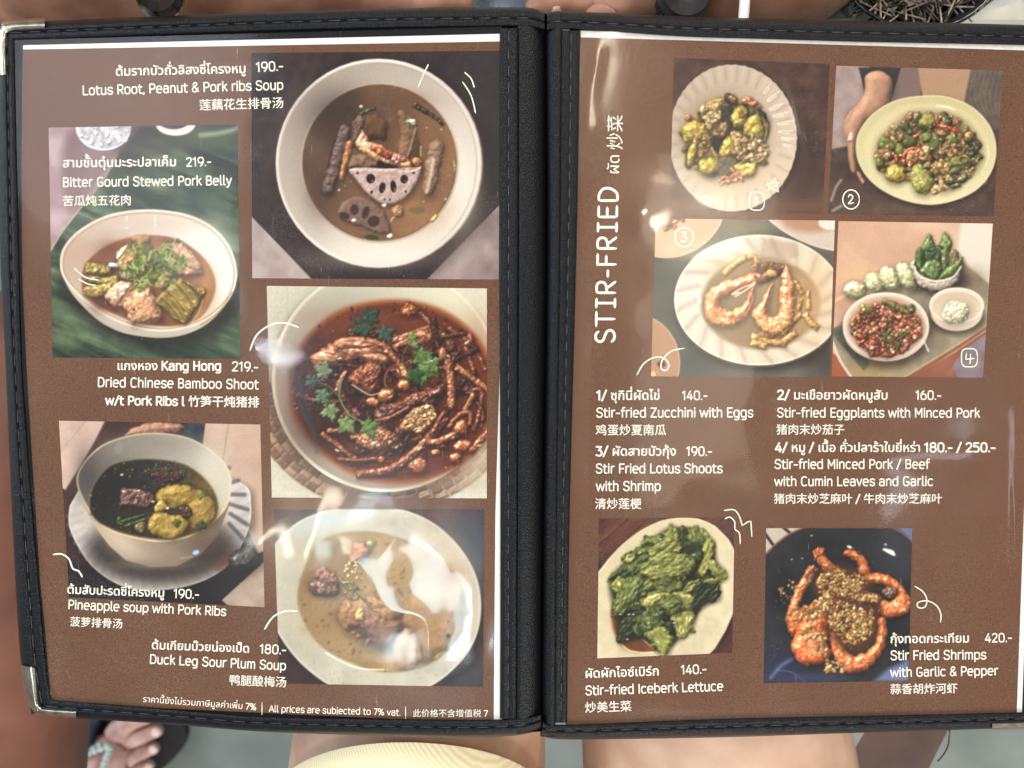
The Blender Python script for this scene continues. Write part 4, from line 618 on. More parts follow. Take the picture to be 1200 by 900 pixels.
    c.line([(610, 680), (635, 735)], 8, (226, 220, 212), .9, 3); c.ell(680, 690, 60, 40, (120, 108, 90), soft=24, alpha=.6)
    c.softglow(300, 200, 260, 200, (214, 190, 160), .15); c.grain(.014); return c

def pic_lettuce():
    c = Canvas([(702, 607.5), (861, 606), (858, 765), (700, 771.5)], (690, 600, 5))
    c.fill((72, 42, 32), (112, 70, 48), 14, 3, 3, -38, 12); c.softglow(250, 80, 160, 90, (110, 70, 50), .5, -35); c.softglow(820, 700, 90, 160, (70, 42, 40), .8); c.softglow(840, 90, 80, 100, (84, 60, 60), .7); c.softglow(80, 330, 60, 60, (50, 28, 24), .8)
    for y in (90, 210, 320): c.line([(40, y), (340, y-270)], 4, (48, 26, 20), .8, 3)
    pl = np.array([(40, 860), (40, 370), (110, 280), (200, 190), (310, 105), (420, 52), (530, 32), (640, 38), (740, 80), (820, 160), (862, 240), (862, 560), (800, 700), (740, 800), (705, 835), (690, 870), (40, 870)])
    c.shade(pl, .5, 24, 8, 12, smooth=False); c.shape(pl, (196, 184, 150), grad=(.2, 1, (206, 196, 168)), soft=4, col2=(188, 178, 150), scale=50); c.line([(60, 355), (120, 275), (200, 190), (310, 108), (420, 56), (530, 37), (640, 43), (735, 84), (815, 165), (856, 240)], 6, (222, 212, 184), .8, 4); c.softglow(770, 400, 60, 160, (212, 204, 176), .5); c.softglow(640, 760, 120, 60, (178, 168, 140), .5, -60)
    sauce = spline([(130, 620), (140, 540), (190, 400), (260, 270), (360, 170), (480, 100), (610, 90), (690, 150), (730, 250), (740, 330), (720, 460), (660, 560), (600, 660), (530, 740), (470, 790), (400, 815), (280, 825), (200, 790), (150, 710)])
    c.shape(sauce, (128, 86, 52), col2=(104, 62, 34), scale=60, soft=10); c.ring(0, 0, 0, 0, 8, (170, 130, 76), P=sauce, alpha=.6, soft=8); c.softglow(190, 660, 40, 60, (120, 70, 40), .7); c.softglow(290, 790, 90, 30, (104, 58, 34), .7)
    c.line([(195, 780), (240, 812), (310, 824), (375, 822)], 7, (238, 222, 188), .9, 3); c.line([(310, 742), (350, 775), (378, 800)], 6, (236, 224, 200), .85, 3); c.line([(135, 600), (140, 660), (165, 740)], 4, (206, 166, 110), .7, 3)
    def L(p, col, c2, ang=0, r=34, amp=.5, ns=26, **k):
        P_ = np.array(p, float); m_ = P_.mean(0); P_ = m_+(P_-m_)*1.08
        c.piece(P_, col, r=r*.8, col2=c2, amp=amp*1.1, ns=ns, ang=ang, stretch=2.4, spec=k.pop('spec', .16), sh=.6, shsoft=22, ej=.42, **k)
    D1, D2, M1, M2, Y1, Y2 = (44, 52, 28), (64, 74, 38), (92, 102, 50), (116, 124, 64), (144, 144, 74), (168, 164, 96)
    pile = [(130, 420), (200, 320), (330, 240), (440, 120), (560, 110), (700, 170), (740, 300), (750, 480), (640, 580), (560, 700), (470, 780), (380, 740), (200, 740), (160, 600)]
    c.shade(pile, .92, 30, col=(36, 42, 22)); rl = np.random.RandomState(6)
    for k in range(60):
        a = rl.rand()*6.28; rr = math.sqrt(rl.rand()); x, y = 440+250*rr*math.cos(a)+40*rr*math.sin(a), 430+290*rr*math.sin(a)-90*rr*math.cos(a)
        c.blob(x, y, 36+rl.rand()*40, 24+rl.rand()*24, [D1, D2, M1, (70, 84, 40)][rl.randint(4)], rot=rl.rand()*180, jag=.35, col2=[D2, M1, M2][rl.randint(3)], amp=.5, ns=20, ang=rl.rand()*180, stretch=2.5, spec=.15, sh=.5, ej=.4)
    L([(125, 400), (150, 360), (230, 300), (320, 260), (390, 270), (380, 340), (300, 370), (200, 380)], D2, M1, -30); L([(215, 285), (230, 245), (270, 255), (250, 290)], Y1, Y2, r=16)
    L([(440, 150), (480, 80), (515, 110), (528, 190), (480, 220), (430, 200)], M1, Y1, 80); L([(530, 180), (540, 90), (570, 110), (590, 200), (560, 240)], D1, D2, 80); L([(580, 140), (620, 95), (660, 110), (720, 170), (726, 230), (690, 330), (640, 380), (600, 300), (590, 200)], M1, M2, 60)
    L([(640, 300), (680, 180), (720, 170), (725, 230), (705, 320), (660, 375)], Y1, Y2, 100, 24); L([(700, 290), (740, 290), (800, 350), (800, 390), (760, 400), (720, 360)], Y1, M2, 45, 24); L([(560, 200), (640, 190), (660, 260), (610, 380), (560, 340)], D1, D2, 40)
    L([(345, 235), (380, 200), (440, 170), (510, 180), (540, 220), (480, 250), (400, 275)], M2, Y1, -20); L([(310, 350), (360, 290), (440, 250), (540, 250), (610, 290), (600, 350), (520, 390), (420, 395), (340, 380)], M1, Y1, -10, 50, .35)
    for k in range(7): a = -2.9+k*.42; c.line([(430, 385), (430+60*math.cos(a), 385+60*math.sin(a)*.9), (430+140*math.cos(a), 385+115*math.sin(a))], 9, (150, 156, 84), .4, 8, w1=4)
    L([(550, 460), (600, 410), (690, 380), (750, 420), (760, 500), (720, 525), (680, 510), (640, 560), (610, 605), (575, 590), (590, 520)], D1, D2, -40, 40, .7, 20); L([(545, 470), (580, 420), (640, 400), (620, 440), (570, 480)], Y1, M2, -30, 18); L([(670, 400), (750, 390), (740, 420), (690, 420)], M2, Y1, 10, 14)
    L([(370, 430), (430, 395), (520, 400), (550, 450), (500, 480), (420, 480), (380, 470)], D2, M1, 20); L([(130, 430), (170, 380), (210, 400), (200, 450), (160, 470)], M2, Y1, 40, 18); L([(140, 590), (160, 510), (220, 410), (290, 370), (360, 420), (370, 460), (300, 510), (240, 580), (180, 605)], D2, M2, -55, 44, .4)
    c.line([(180, 560), (240, 480), (310, 410)], 8, (134, 146, 84), .55, 6); c.line([(230, 500), (280, 500), (330, 470)], 5, (120, 132, 74), .5, 4)
    L([(260, 560), (320, 520), (330, 590), (280, 610)], D1, D2, 0, 20); L([(180, 760), (175, 700), (210, 620), (280, 600), (330, 640), (300, 700), (240, 740)], D1, D2, -50, 36, .7, 18); L([(260, 680), (300, 610), (350, 600), (340, 690), (290, 720)], D2, M1, 60)
    L([(480, 620), (520, 580), (590, 580), (620, 610), (600, 680), (550, 730), (510, 690)], Y1, Y2, 70, 34, .6, 20); L([(420, 640), (460, 610), (500, 680), (480, 710), (430, 690)], D1, (30, 34, 22), 0)
    L([(312, 540), (320, 505), (380, 480), (470, 472), (590, 485), (600, 520), (570, 570), (500, 590), (420, 570), (340, 560)], M2, Y1, 5, 36, .3); L([(315, 545), (330, 505), (400, 480), (440, 490), (400, 530), (350, 555)], Y1, Y2, -15, 22, .2); L([(500, 485), (590, 485), (600, 520), (570, 560), (520, 540)], Y2, Y1, 60, 26, .2); L([(400, 540), (470, 490), (540, 510), (540, 570), (470, 600)], D2, M1, -20, 30, .4)
    L([(315, 610), (350, 560), (430, 570), (440, 620), (410, 680), (340, 705), (310, 660)], D2, M1, 40, 36, .6, 18)
    L([(330, 730), (400, 680), (440, 690), (488, 740), (480, 790), (450, 835), (415, 830), (370, 770)], M2, Y1, 50, 34, .2); c.line([(400, 700), (430, 760), (440, 820)], 10, (160, 166, 96), .5, 8)
    for k in range(34):
        a = rl.rand()*6.28; rr = math.sqrt(rl.rand()); x, y = 440+230*rr*math.cos(a)+40*rr*math.sin(a), 420+270*rr*math.sin(a)-80*rr*math.cos(a); d = rl.rand()*6.28; l = 30+rl.rand()*50
        c.line([(x, y), (x+l*.5*math.cos(d)+rl.randn()*5, y+l*.5*math.sin(d)), (x+l*math.cos(d+.3), y+l*math.sin(d+.3))], 5, (168, 172, 110), .4, 3, w1=2)
        for t in (.35, .6, .8):
            for sg in (-1, 1): c.line([(x+l*t*math.cos(d), y+l*t*math.sin(d)), (x+l*(t+.2)*math.cos(d)+sg*l*.22*math.sin(d), y+l*(t+.2)*math.sin(d)-sg*l*.22*math.cos(d))], 3, (156, 162, 100), .32, 2)
    for k in range(46): x, y = 160+c.rs.rand()*430, 150+c.rs.rand()*600; c.ell(x, y, 2+c.rs.rand()*6, 2, (214, 214, 170), rot=c.rs.rand()*180, alpha=.55, soft=3)
    for x, y in ((235, 600), (260, 600), (185, 600), (225, 745), (420, 160), (350, 650), (500, 650), (600, 620), (615, 250)): c.ell(x, y, 9, 4, (230, 226, 206), alpha=.85, soft=3)
    c.grain(.012); return c

def pic_garlic():
    c = Canvas([(898, 619), (1069, 619), (1065, 798), (895, 800.5)], (890, 610, 4.5))
    c.fill((38, 39, 42), (52, 51, 54), 70, 3); c.softglow(100, 780, 190, 100, (46, 50, 80), .85); c.softglow(60, 520, 60, 160, (52, 54, 66), .7); c.softglow(700, 200, 140, 120, (62, 62, 74), .7); c.softglow(330, 100, 120, 60, (34, 36, 38), .7); c.softglow(420, 420, 260, 260, (28, 24, 24), .75); c.softglow(100, 400, 50, 90, (24, 24, 28), .7)
    c.shape([(20, 20), (240, 30), (150, 75), (90, 120), (30, 180)], (176, 166, 152), soft=5)
    for a, b in (((120, 30), (165, 70)), ((30, 70), (80, 140))): c.line([a, b], 16, (34, 30, 30), .9, 4)
    c.line([(25, 185), (90, 120), (160, 70), (250, 30)], 10, (134, 92, 70), .9, 4); c.shape([(700, 20), (820, 20), (820, 120), (770, 70)], (96, 104, 140), soft=6); c.line([(690, 30), (760, 70), (815, 120)], 8, (134, 96, 78), .9, 4)
    c.line([(60, 830), (110, 770), (170, 730)], 20, (110, 126, 170), .6, 16); c.line([(90, 790), (170, 800), (240, 850)], 6, (120, 136, 180), .5, 5); c.shape([(600, 850), (680, 780), (790, 730), (790, 850)], (112, 132, 178), alpha=.8, soft=30); c.softglow(300, 830, 200, 30, (66, 70, 110), .6)
    for x, y, w in ((665, 155, 16), (690, 165, 24), (705, 178, 14), (665, 126, 8), (275, 80, 6), (225, 200, 5), (170, 205, 5), (475, 140, 14)): c.ell(x, y, w, w*.5, (226, 230, 232), rot=20, soft=5, alpha=.9)
    R = dict(col2=(190, 108, 60), amp=.14, ns=26, spec=.28, sh=.6)
    c.strip([(288, 245), (255, 300), (215, 370), (180, 460), (170, 540), (200, 600)], 50, (170, 112, 78), 62, **R); c.piece([(150, 520), (175, 480), (240, 460), (250, 510), (210, 600), (160, 590)], (180, 92, 52), r=30, **R); c.strip([(292, 240), (260, 270), (240, 300)], 22, (164, 104, 72))
    c.strip([(310, 145), (330, 210), (370, 250), (420, 290)], 44, (182, 108, 68), 70, **R)
    for p in ([(300, 200), (285, 160)], [(310, 190), (310, 140)], [(325, 180), (340, 145)]): c.strip(p, 18, (186, 104, 66), 8, spec=.2)
    c.strip([(450, 165), (510, 190), (545, 230), (555, 300)], 26, (182, 96, 56), 70, **R)
    c.strip([(555, 310), (620, 300), (690, 330), (745, 400), (740, 460), (680, 480), (630, 440)], 44, (196, 100, 52), 76, **R); c.piece([(540, 300), (640, 285), (720, 315), (785, 395), (794, 450), (760, 500), (690, 514), (640, 490), (606, 440), (650, 420), (700, 422), (716, 390), (690, 350), (620, 330), (560, 332)], (206, 106, 56), r=36, col2=(222, 138, 86), amp=.12, ns=24, spec=.35, sh=.6)
    for t in ([(700, 330), (680, 370)], [(750, 370), (710, 400)], [(785, 440), (720, 430)], [(740, 500), (700, 440)]): c.line(t, 5, (140, 62, 36), .6, 4)
    c.blob(690, 380, 40, 34, (96, 70, 56), col2=(130, 100, 80), amp=.6, ns=10, spec=.4)
    c.strip([(420, 350), (500, 380), (570, 400), (640, 430)], 60, (150, 96, 56), 50, **R)
    c.shade([(250, 500), (400, 380), (620, 430), (610, 600), (460, 690), (330, 640)], .9, 40, col=(70, 40, 24)); c.scatter([(250, 500), (400, 380), (620, 430), (610, 600), (460, 690), (330, 640)], 170, (7, 14), [(150, 100, 56), (116, 72, 40), (176, 126, 74), (92, 54, 32)], sh=.5, spec=.2)
    c.piece([(410, 400), (300, 430), (230, 500), (185, 600), (168, 680), (200, 730), (270, 762), (340, 748), (380, 700), (352, 600), (385, 500), (430, 440)], (192, 92, 48), r=58, **R); c.piece([(172, 660), (200, 600), (270, 580), (340, 640), (375, 710), (330, 750), (250, 760), (195, 725)], (212, 98, 50), r=44, col2=(226, 130, 78), amp=.12, ns=26, spec=.35, sh=0)
    c.piece([(372, 600), (384, 700), (420, 770), (490, 808), (570, 785), (640, 700), (674, 600), (656, 518), (620, 528), (625, 600), (580, 680), (500, 710), (440, 660), (402, 590)], (204, 106, 60), r=38, col2=(222, 140, 90), amp=.12, ns=24, spec=.35, sh=.6)
    c.shade([(370, 480), (430, 430), (530, 450), (610, 500), (610, 600), (540, 690), (440, 670), (380, 600)], .9, 40, col=(84, 54, 34)); c.shade([(290, 330), (340, 260), (440, 250), (560, 290), (580, 360), (480, 410), (330, 420)], .85, 40, col=(92, 58, 36))
    for t in ([(420, 700), (450, 760)], [(490, 720), (490, 790)], [(560, 700), (590, 750)], [(620, 640), (660, 660)], [(190, 680), (260, 660)], [(230, 750), (270, 690)], [(300, 750), (310, 690)], [(210, 600), (270, 600)]): c.line(t, 5, (146, 60, 34), .55, 4)
    gc = [(196, 150, 88), (214, 176, 116), (166, 118, 62), (136, 92, 48), (226, 196, 140)]
    for ar, n in (([(290, 330), (340, 270), (420, 260), (540, 290), (560, 350), (480, 400), (400, 400), (330, 390)], 150), ([(250, 480), (330, 400), (400, 390), (390, 440), (320, 500), (250, 530)], 80), ([(370, 560), (380, 460), (430, 425), (530, 460), (600, 500), (590, 600), (520, 660), (440, 640)], 190), ([(440, 380), (620, 400), (630, 430), (520, 420)], 40), ([(200, 600), (280, 540), (350, 600), (360, 720), (300, 690)], 40), ([(350, 730), (440, 760), (440, 800), (350, 800)], 18), ([(150, 480), (250, 440), (250, 500), (160, 540)], 14)):
        c.scatter(ar, int(n*1.9), (4, 13), gc, jag=.6, sh=.5, spec=.2)
    c.scatter(c.ellpts(400, 450, 320, 330), 90, (2, 5), gc, sh=.2, spec=.2, alpha=.8); c.scatter(c.ellpts(160, 380, 60, 70), 16, (4, 9), gc, sh=.3, spec=.2)
    c.grain(.012); return c
# ================================================================ materials
def new_mat(name):
    m = bpy.data.materials.new(name); m.use_nodes = True; nt = m.node_tree
    return m, nt, nt.nodes['Principled BSDF']
def N(nt, t, **k):
    n = nt.nodes.new(t)
    for a, b in k.items(): setattr(n, a, b)
    return n
def coords(nt, scale):
    tc = N(nt, 'ShaderNodeTexCoord'); mp = N(nt, 'ShaderNodeMapping'); mp.inputs['Scale'].default_value = (scale,)*3 if not isinstance(scale, tuple) else scale
    nt.links.new(tc.outputs['Object'], mp.inputs['Vector']); return mp.outputs['Vector']
def noisy(name, c1, c2, scale, rough=.6, bump=0, bscale=None, spec=.5, metal=0, detail=4, contrast=None, dist=.0004):
    m, nt, b = new_mat(name); v = coords(nt, 1.0)
    n = N(nt, 'ShaderNodeTexNoise'); n.inputs['Scale'].default_value = scale; n.inputs['Detail'].default_value = detail
    r = N(nt, 'ShaderNodeValToRGB'); lo, hi = contrast or (.35, .65)
    r.color_ramp.elements[0].position = lo; r.color_ramp.elements[1].position = hi
    r.color_ramp.elements[0].color = (*c1, 1); r.color_ramp.elements[1].color = (*c2, 1)
    nt.links.new(v, n.inputs['Vector']); nt.links.new(n.outputs['Fac'], r.inputs['Fac']); nt.links.new(r.outputs['Color'], b.inputs['Base Color'])
    b.inputs['Roughness'].default_value = rough; b.inputs['Metallic'].default_value = metal; b.inputs['Specular IOR Level'].default_value = spec
    if bump:
        n2 = N(nt, 'ShaderNodeTexNoise'); n2.inputs['Scale'].default_value = bscale or scale; n2.inputs['Detail'].default_value = 3
        bp = N(nt, 'ShaderNodeBump'); bp.inputs['Strength'].default_value = bump; bp.inputs['Distance'].default_value = dist
        nt.links.new(v, n2.inputs['Vector']); nt.links.new(n2.outputs['Fac'], bp.inputs['Height']); nt.links.new(bp.outputs['Normal'], b.inputs['Normal'])
    return m
def srgb(c): 
    c = np.array(c)/255.; return tuple(np.where(c <= .04045, c/12.92, ((c+.055)/1.055)**2.4))
M = {}
M['paper_brown'] = noisy('brown_printed_paper', srgb((84, 54, 37)), srgb((122, 84, 59)), 1500, .75, spec=.2, detail=3, contrast=(.28, .72))
def mottle(m, scale, lo):
    nt = m.node_tree; b = nt.nodes['Principled BSDF']; l = b.inputs['Base Color'].links[0]; src = l.from_socket
    n = N(nt, 'ShaderNodeTexNoise'); n.inputs['Scale'].default_value = scale; n.inputs['Detail'].default_value = 5; nt.links.new(coords(nt, 1.0), n.inputs['Vector'])
    r = N(nt, 'ShaderNodeMapRange'); r.inputs[1].default_value = .3; r.inputs[2].default_value = .7; r.inputs[3].default_value = lo; r.inputs[4].default_value = 1; nt.links.new(n.outputs['Fac'], r.inputs[0])
    mx = N(nt, 'ShaderNodeMix', data_type='RGBA', blend_type='MULTIPLY'); mx.inputs[0].default_value = 1; nt.links.new(src, mx.inputs[6]); nt.links.new(r.outputs[0], mx.inputs[7]); nt.links.new(mx.outputs[2], b.inputs['Base Color'])
mottle(M['paper_brown'], 22, .86)
M['paper_white'] = noisy('white_paper', srgb((226, 224, 218)), srgb((238, 236, 231)), 300, .8, spec=.2)
M['ink'] = noisy('cream_white_ink', srgb((240, 232, 212)), srgb((248, 242, 226)), 900, .75, spec=.15)
def leather(name, c, rough, spec, st):
    m, nt, bs = new_mat(name); v = coords(nt, 1.0)
    vo = N(nt, 'ShaderNodeTexVoronoi'); vo.inputs['Scale'].default_value = 1500; n = N(nt, 'ShaderNodeTexNoise'); n.inputs['Scale'].default_value = 700; n.inputs['Detail'].default_value = 4
    ad = N(nt, 'ShaderNodeMath', operation='ADD'); bp = N(nt, 'ShaderNodeBump'); bp.inputs['Strength'].default_value = st; bp.inputs['Distance'].default_value = .0005
    r = N(nt, 'ShaderNodeValToRGB'); r.color_ramp.elements[0].color = (*(np.array(c)*.6), 1); r.color_ramp.elements[1].color = (*(np.array(c)*1.6), 1)
    for x in (vo, n): nt.links.new(v, x.inputs['Vector'])
    nt.links.new(vo.outputs['Distance'], ad.inputs[0]); nt.links.new(n.outputs['Fac'], ad.inputs[1]); nt.links.new(ad.outputs[0], bp.inputs['Height']); nt.links.new(bp.outputs['Normal'], bs.inputs['Normal'])
    nt.links.new(n.outputs['Fac'], r.inputs['Fac']); nt.links.new(r.outputs['Color'], bs.inputs['Base Color']); bs.inputs['Roughness'].default_value = rough; bs.inputs['Specular IOR Level'].default_value = spec; return m
M['leather'] = leather('black_leatherette', (.0038, .0044, .0058), .38, .22, .5)
M['leather_dull'] = leather('black_leatherette_inside', (.0045, .005, .0065), .5, .2, .3)
M['thread'] = noisy('black_thread', (.022, .024, .029), (.05, .054, .062), 5000, .4)
M['metal'] = noisy('nickel_metal', srgb((170, 162, 138)), srgb((214, 208, 190)), 160, .24, bump=.1, bscale=900, metal=1, dist=.0002)
M['brass'] = noisy('brass', srgb((170, 136, 62)), srgb((206, 176, 98)), 60, .25, metal=1)
M['skin'] = noisy('tan_skin', srgb((208, 168, 142)), srgb((228, 192, 168)), 45, .48, bump=.25, bscale=700, spec=.35, contrast=(.3, .7))
M['skin_brown'] = noisy('brown_skin', srgb((150, 104, 84)), srgb((192, 142, 118)), 40, .5, bump=.35, bscale=350, spec=.35)
M['skin_shaded'] = noisy('shaded_brown_skin', srgb((116, 78, 66)), srgb((132, 90, 76)), 30, .55, bump=.2, bscale=300, spec=.3)  # shade on the neighbour's leg is put into this darker brown
M['skin_pale'] = noisy('pale_pink_skin', srgb((190, 150, 140)), srgb((212, 176, 166)), 60, .5, bump=.2, bscale=500, spec=.3)
M['nail'] = noisy('finger_nail', srgb((226, 196, 184)), srgb((236, 210, 200)), 200, .3)
M['floor'] = noisy('grey_green_concrete', srgb((112, 122, 118)), srgb((146, 156, 151)), 9, .6, bump=.2, bscale=60, detail=8, contrast=(.3, .7), dist=.002)
M['table'] = noisy('pale_table_laminate', srgb((206, 206, 190)), srgb((226, 226, 214)), 20, .4)
M['cloth_blue'] = noisy('blue_grey_cloth', srgb((110, 128, 146)), srgb((136, 150, 164)), 400, .9)
M['wood_dark'] = noisy('dark_brown_wood', srgb((62, 40, 28)), srgb((90, 60, 42)), 30, .5, bump=.2, bscale=120)
M['black_gloss'] = noisy('black_glaze', (.008, .009, .011), (.014, .015, .018), 30, .12)
M['black_matte'] = noisy('black_rubber', (.008, .008, .010), (.018, .018, .02), 300, .6)
M['strand_light'] = noisy('pale_dried_strand', srgb((150, 134, 116)), srgb((206, 194, 176)), 300, .6)
M['strand_dark'] = noisy('dark_dried_strand', srgb((40, 34, 32)), srgb((84, 72, 64)), 300, .5)
M['white_plastic'] = noisy('white_plastic', srgb((226, 228, 228)), srgb((238, 240, 240)), 60, .3)
M['mint_bead'] = noisy('mint_beads', srgb((176, 200, 194)), srgb((214, 226, 220)), 300, .25)
M['navy'] = noisy('navy_strap', srgb((22, 28, 44)), srgb((36, 44, 62)), 500, .55)
for nm, sc_, lo_ in (('skin', 28, .84), ('skin_brown', 24, .78), ('skin_shaded', 14, .74), ('skin_pale', 60, .78), ('floor', 3.5, .8)): mottle(M[nm], sc_, lo_)
def ribbed():
    m, nt, b = new_mat('cream_ribbed_knit'); v = coords(nt, 1.0)
    wv = N(nt, 'ShaderNodeTexWave'); wv.bands_direction = 'DIAGONAL'; wv.inputs['Scale'].default_value = 260; wv.inputs['Distortion'].default_value = 1.5
    r = N(nt, 'ShaderNodeValToRGB'); r.color_ramp.elements[0].color = (*srgb((232, 214, 170)), 1); r.color_ramp.elements[1].color = (*srgb((246, 234, 196)), 1)
    bp = N(nt, 'ShaderNodeBump'); bp.inputs['Strength'].default_value = .25; bp.inputs['Distance'].default_value = .0004
    nt.links.new(v, wv.inputs['Vector']); nt.links.new(wv.outputs['Fac'], r.inputs['Fac']); nt.links.new(r.outputs['Color'], b.inputs['Base Color'])
    nt.links.new(wv.outputs['Fac'], bp.inputs['Height']); nt.links.new(bp.outputs['Normal'], b.inputs['Normal']); b.inputs['Roughness'].default_value = .9
    return m
M['ribbed'] = ribbed()
def print_mat():
    m, nt, b = new_mat('printed_photo_ink'); a = N(nt, 'ShaderNodeVertexColor'); a.layer_name = 'print'
    n = N(nt, 'ShaderNodeTexNoise'); n.inputs['Scale'].default_value = 2600; mx = N(nt, 'ShaderNodeMix', data_type='RGBA', blend_type='OVERLAY')
    mx.inputs[0].default_value = .10; nt.links.new(coords(nt, 1.0), n.inputs['Vector']); nt.links.new(a.outputs['Color'], mx.inputs[6]); nt.links.new(n.outputs['Color'], mx.inputs[7])
    nt.links.new(mx.outputs[2], b.inputs['Base Color']); b.inputs['Roughness'].default_value = .7; b.inputs['Specular IOR Level'].default_value = .2; return m
M['print'] = print_mat()
def sleeve_mat():
    m, nt, b = new_mat('clear_plastic_sleeve'); nt.nodes.remove(b); out = nt.nodes['Material Output']
    v = coords(nt, 1.0)
    fr = N(nt, 'ShaderNodeLayerWeight'); fr.inputs['Blend'].default_value = .5       # thin film: same reflectance from both sides
    pw = N(nt, 'ShaderNodeMath', operation='POWER'); pw.inputs[1].default_value = 5
    mu = N(nt, 'ShaderNodeMath', operation='MULTIPLY_ADD'); mu.inputs[1].default_value = .75; mu.inputs[2].default_value = .07; mu.use_clamp = True
    tr = N(nt, 'ShaderNodeBsdfTransparent'); tr.inputs[0].default_value = (.985, .985, .985, 1)
    gl = N(nt, 'ShaderNodeBsdfGlossy'); gl.inputs['Roughness'].default_value = .06; g2 = N(nt, 'ShaderNodeBsdfGlossy'); g2.inputs['Roughness'].default_value = .20; mg = N(nt, 'ShaderNodeMixShader'); mg.inputs[0].default_value = .62
    n = N(nt, 'ShaderNodeTexNoise'); n.inputs['Scale'].default_value = 900; n.inputs['Detail'].default_value = 3
    bp = N(nt, 'ShaderNodeBump'); bp.inputs['Strength'].default_value = .3; bp.inputs['Distance'].default_value = .00004
    nt.links.new(v, n.inputs['Vector']); nt.links.new(n.outputs['Fac'], bp.inputs['Height'])
    nt.links.new(bp.outputs['Normal'], g2.inputs['Normal']); nt.links.new(gl.outputs[0], mg.inputs[1]); nt.links.new(g2.outputs[0], mg.inputs[2])
    # worn, dusty patches scatter a little light
    n2 = N(nt, 'ShaderNodeTexNoise'); n2.inputs['Scale'].default_value = 26; n2.inputs['Detail'].default_value = 6; nt.links.new(v, n2.inputs['Vector'])
    n3 = N(nt, 'ShaderNodeTexNoise'); n3.inputs['Scale'].default_value = 1500; n3.inputs['Detail'].default_value = 2; nt.links.new(v, n3.inputs['Vector'])
    r2 = N(nt, 'ShaderNodeMapRange'); r2.inputs[1].default_value = .5; r2.inputs[2].default_value = .75; r2.inputs[3].default_value = 0; r2.inputs[4].default_value = 1
    r3 = N(nt, 'ShaderNodeMapRange'); r3.inputs[1].default_value = .55; r3.inputs[2].default_value = .8; r3.inputs[3].default_value = 0; r3.inputs[4].default_value = .22
    nt.links.new(n2.outputs['Fac'], r2.inputs[0]); nt.links.new(n3.outputs['Fac'], r3.inputs[0])
    m3 = N(nt, 'ShaderNodeMath', operation='MULTIPLY'); nt.links.new(r2.outputs[0], m3.inputs[0]); nt.links.new(r3.outputs[0], m3.inputs[1])
    sm = N(nt, 'ShaderNodeMapping'); sm.inputs['Rotation'].default_value = (0, 0, .5); sm.inputs['Scale'].default_value = (1800, 70, 1); tc = N(nt, 'ShaderNodeTexCoord'); nt.links.new(tc.outputs['Object'], sm.inputs['Vector'])
    n4 = N(nt, 'ShaderNodeTexNoise'); n4.inputs['Scale'].default_value = 1; n4.inputs['Detail'].default_value = 2; n4.inputs['Distortion'].default_value = .6; nt.links.new(sm.outputs[0], n4.inputs['Vector'])
    r4 = N(nt, 'ShaderNodeMapRange'); r4.inputs[1].default_value = .735; r4.inputs[2].default_value = .80; r4.inputs[3].default_value = 0; r4.inputs[4].default_value = .30; nt.links.new(n4.outputs['Fac'], r4.inputs[0])
    m5 = N(nt, 'ShaderNodeMath', operation='MULTIPLY_ADD'); m5.inputs[1].default_value = 1; nt.links.new(r4.outputs[0], m5.inputs[0]); nt.links.new(m3.outputs[0], m5.inputs[2]); m3 = m5
    df = N(nt, 'ShaderNodeBsdfDiffuse'); df.inputs[0].default_value = (.8, .82, .86, 1)
    mx = N(nt, 'ShaderNodeMixShader'); mx2 = N(nt, 'ShaderNodeMixShader')
    nt.links.new(fr.outputs['Facing'], pw.inputs[0]); nt.links.new(pw.outputs[0], mu.inputs[0]); nt.links.new(mu.outputs[0], mx.inputs[0]); nt.links.new(tr.outputs[0], mx.inputs[1]); nt.links.new(mg.outputs[0], mx.inputs[2])
    nt.links.new(m3.outputs[0], mx2.inputs[0]); nt.links.new(mx.outputs[0], mx2.inputs[1]); nt.links.new(df.outputs[0], mx2.inputs[2])
    nt.links.new(mx2.outputs[0], out.inputs['Surface']); return m
M['sleeve'] = sleeve_mat()
def glass_mat():
    m, nt, b = new_mat('clear_glass'); b.inputs['Base Color'].default_value = (.95, .97, .97, 1); b.inputs['Transmission Weight'].default_value = 1; b.inputs['Roughness'].default_value = .03; return m
M['glass'] = glass_mat()

# ================================================================ mesh helpers
def empty(name, loc, label=None, cat=None, group=None):
    o = bpy.data.objects.new(name, None); COL.objects.link(o); o.location = loc; o.empty_display_size = .02
    return tag(o, label, cat, group)
def tag(o, label=None, cat=None, group=None, kind=None):
    if label: o['label'] = label
    if cat: o['category'] = cat
    if group: o['group'] = group
    if kind: o['kind'] = kind
    return o
def wloc(o):
    v = Vector((0, 0, 0))
    while o is not None: v = v + o.location; o = o.parent
    return v
def obj(name, V, F, mat, parent=None, smooth=True, loc=(0, 0, 0)):
    """V are world coordinates; the object sits under its parent (or at loc)"""
    base = np.array(wloc(parent)) if parent is not None else np.array(loc, float)
    me = bpy.data.meshes.new(name); V = np.asarray(V, float)-base
    me.from_pydata(V.tolist(), [], [list(f) for f in F]) if not isinstance(F, np.ndarray) else quads(me, V, F)
    me.update(); me.materials.append(mat if not isinstance(mat, str) else M[mat])
    if smooth: me.polygons.foreach_set('use_smooth', np.ones(len(me.polygons), bool))
    o = bpy.data.objects.new(name, me); COL.objects.link(o)
    if parent is not None: o.parent = parent
    else: o.location = loc
    return o
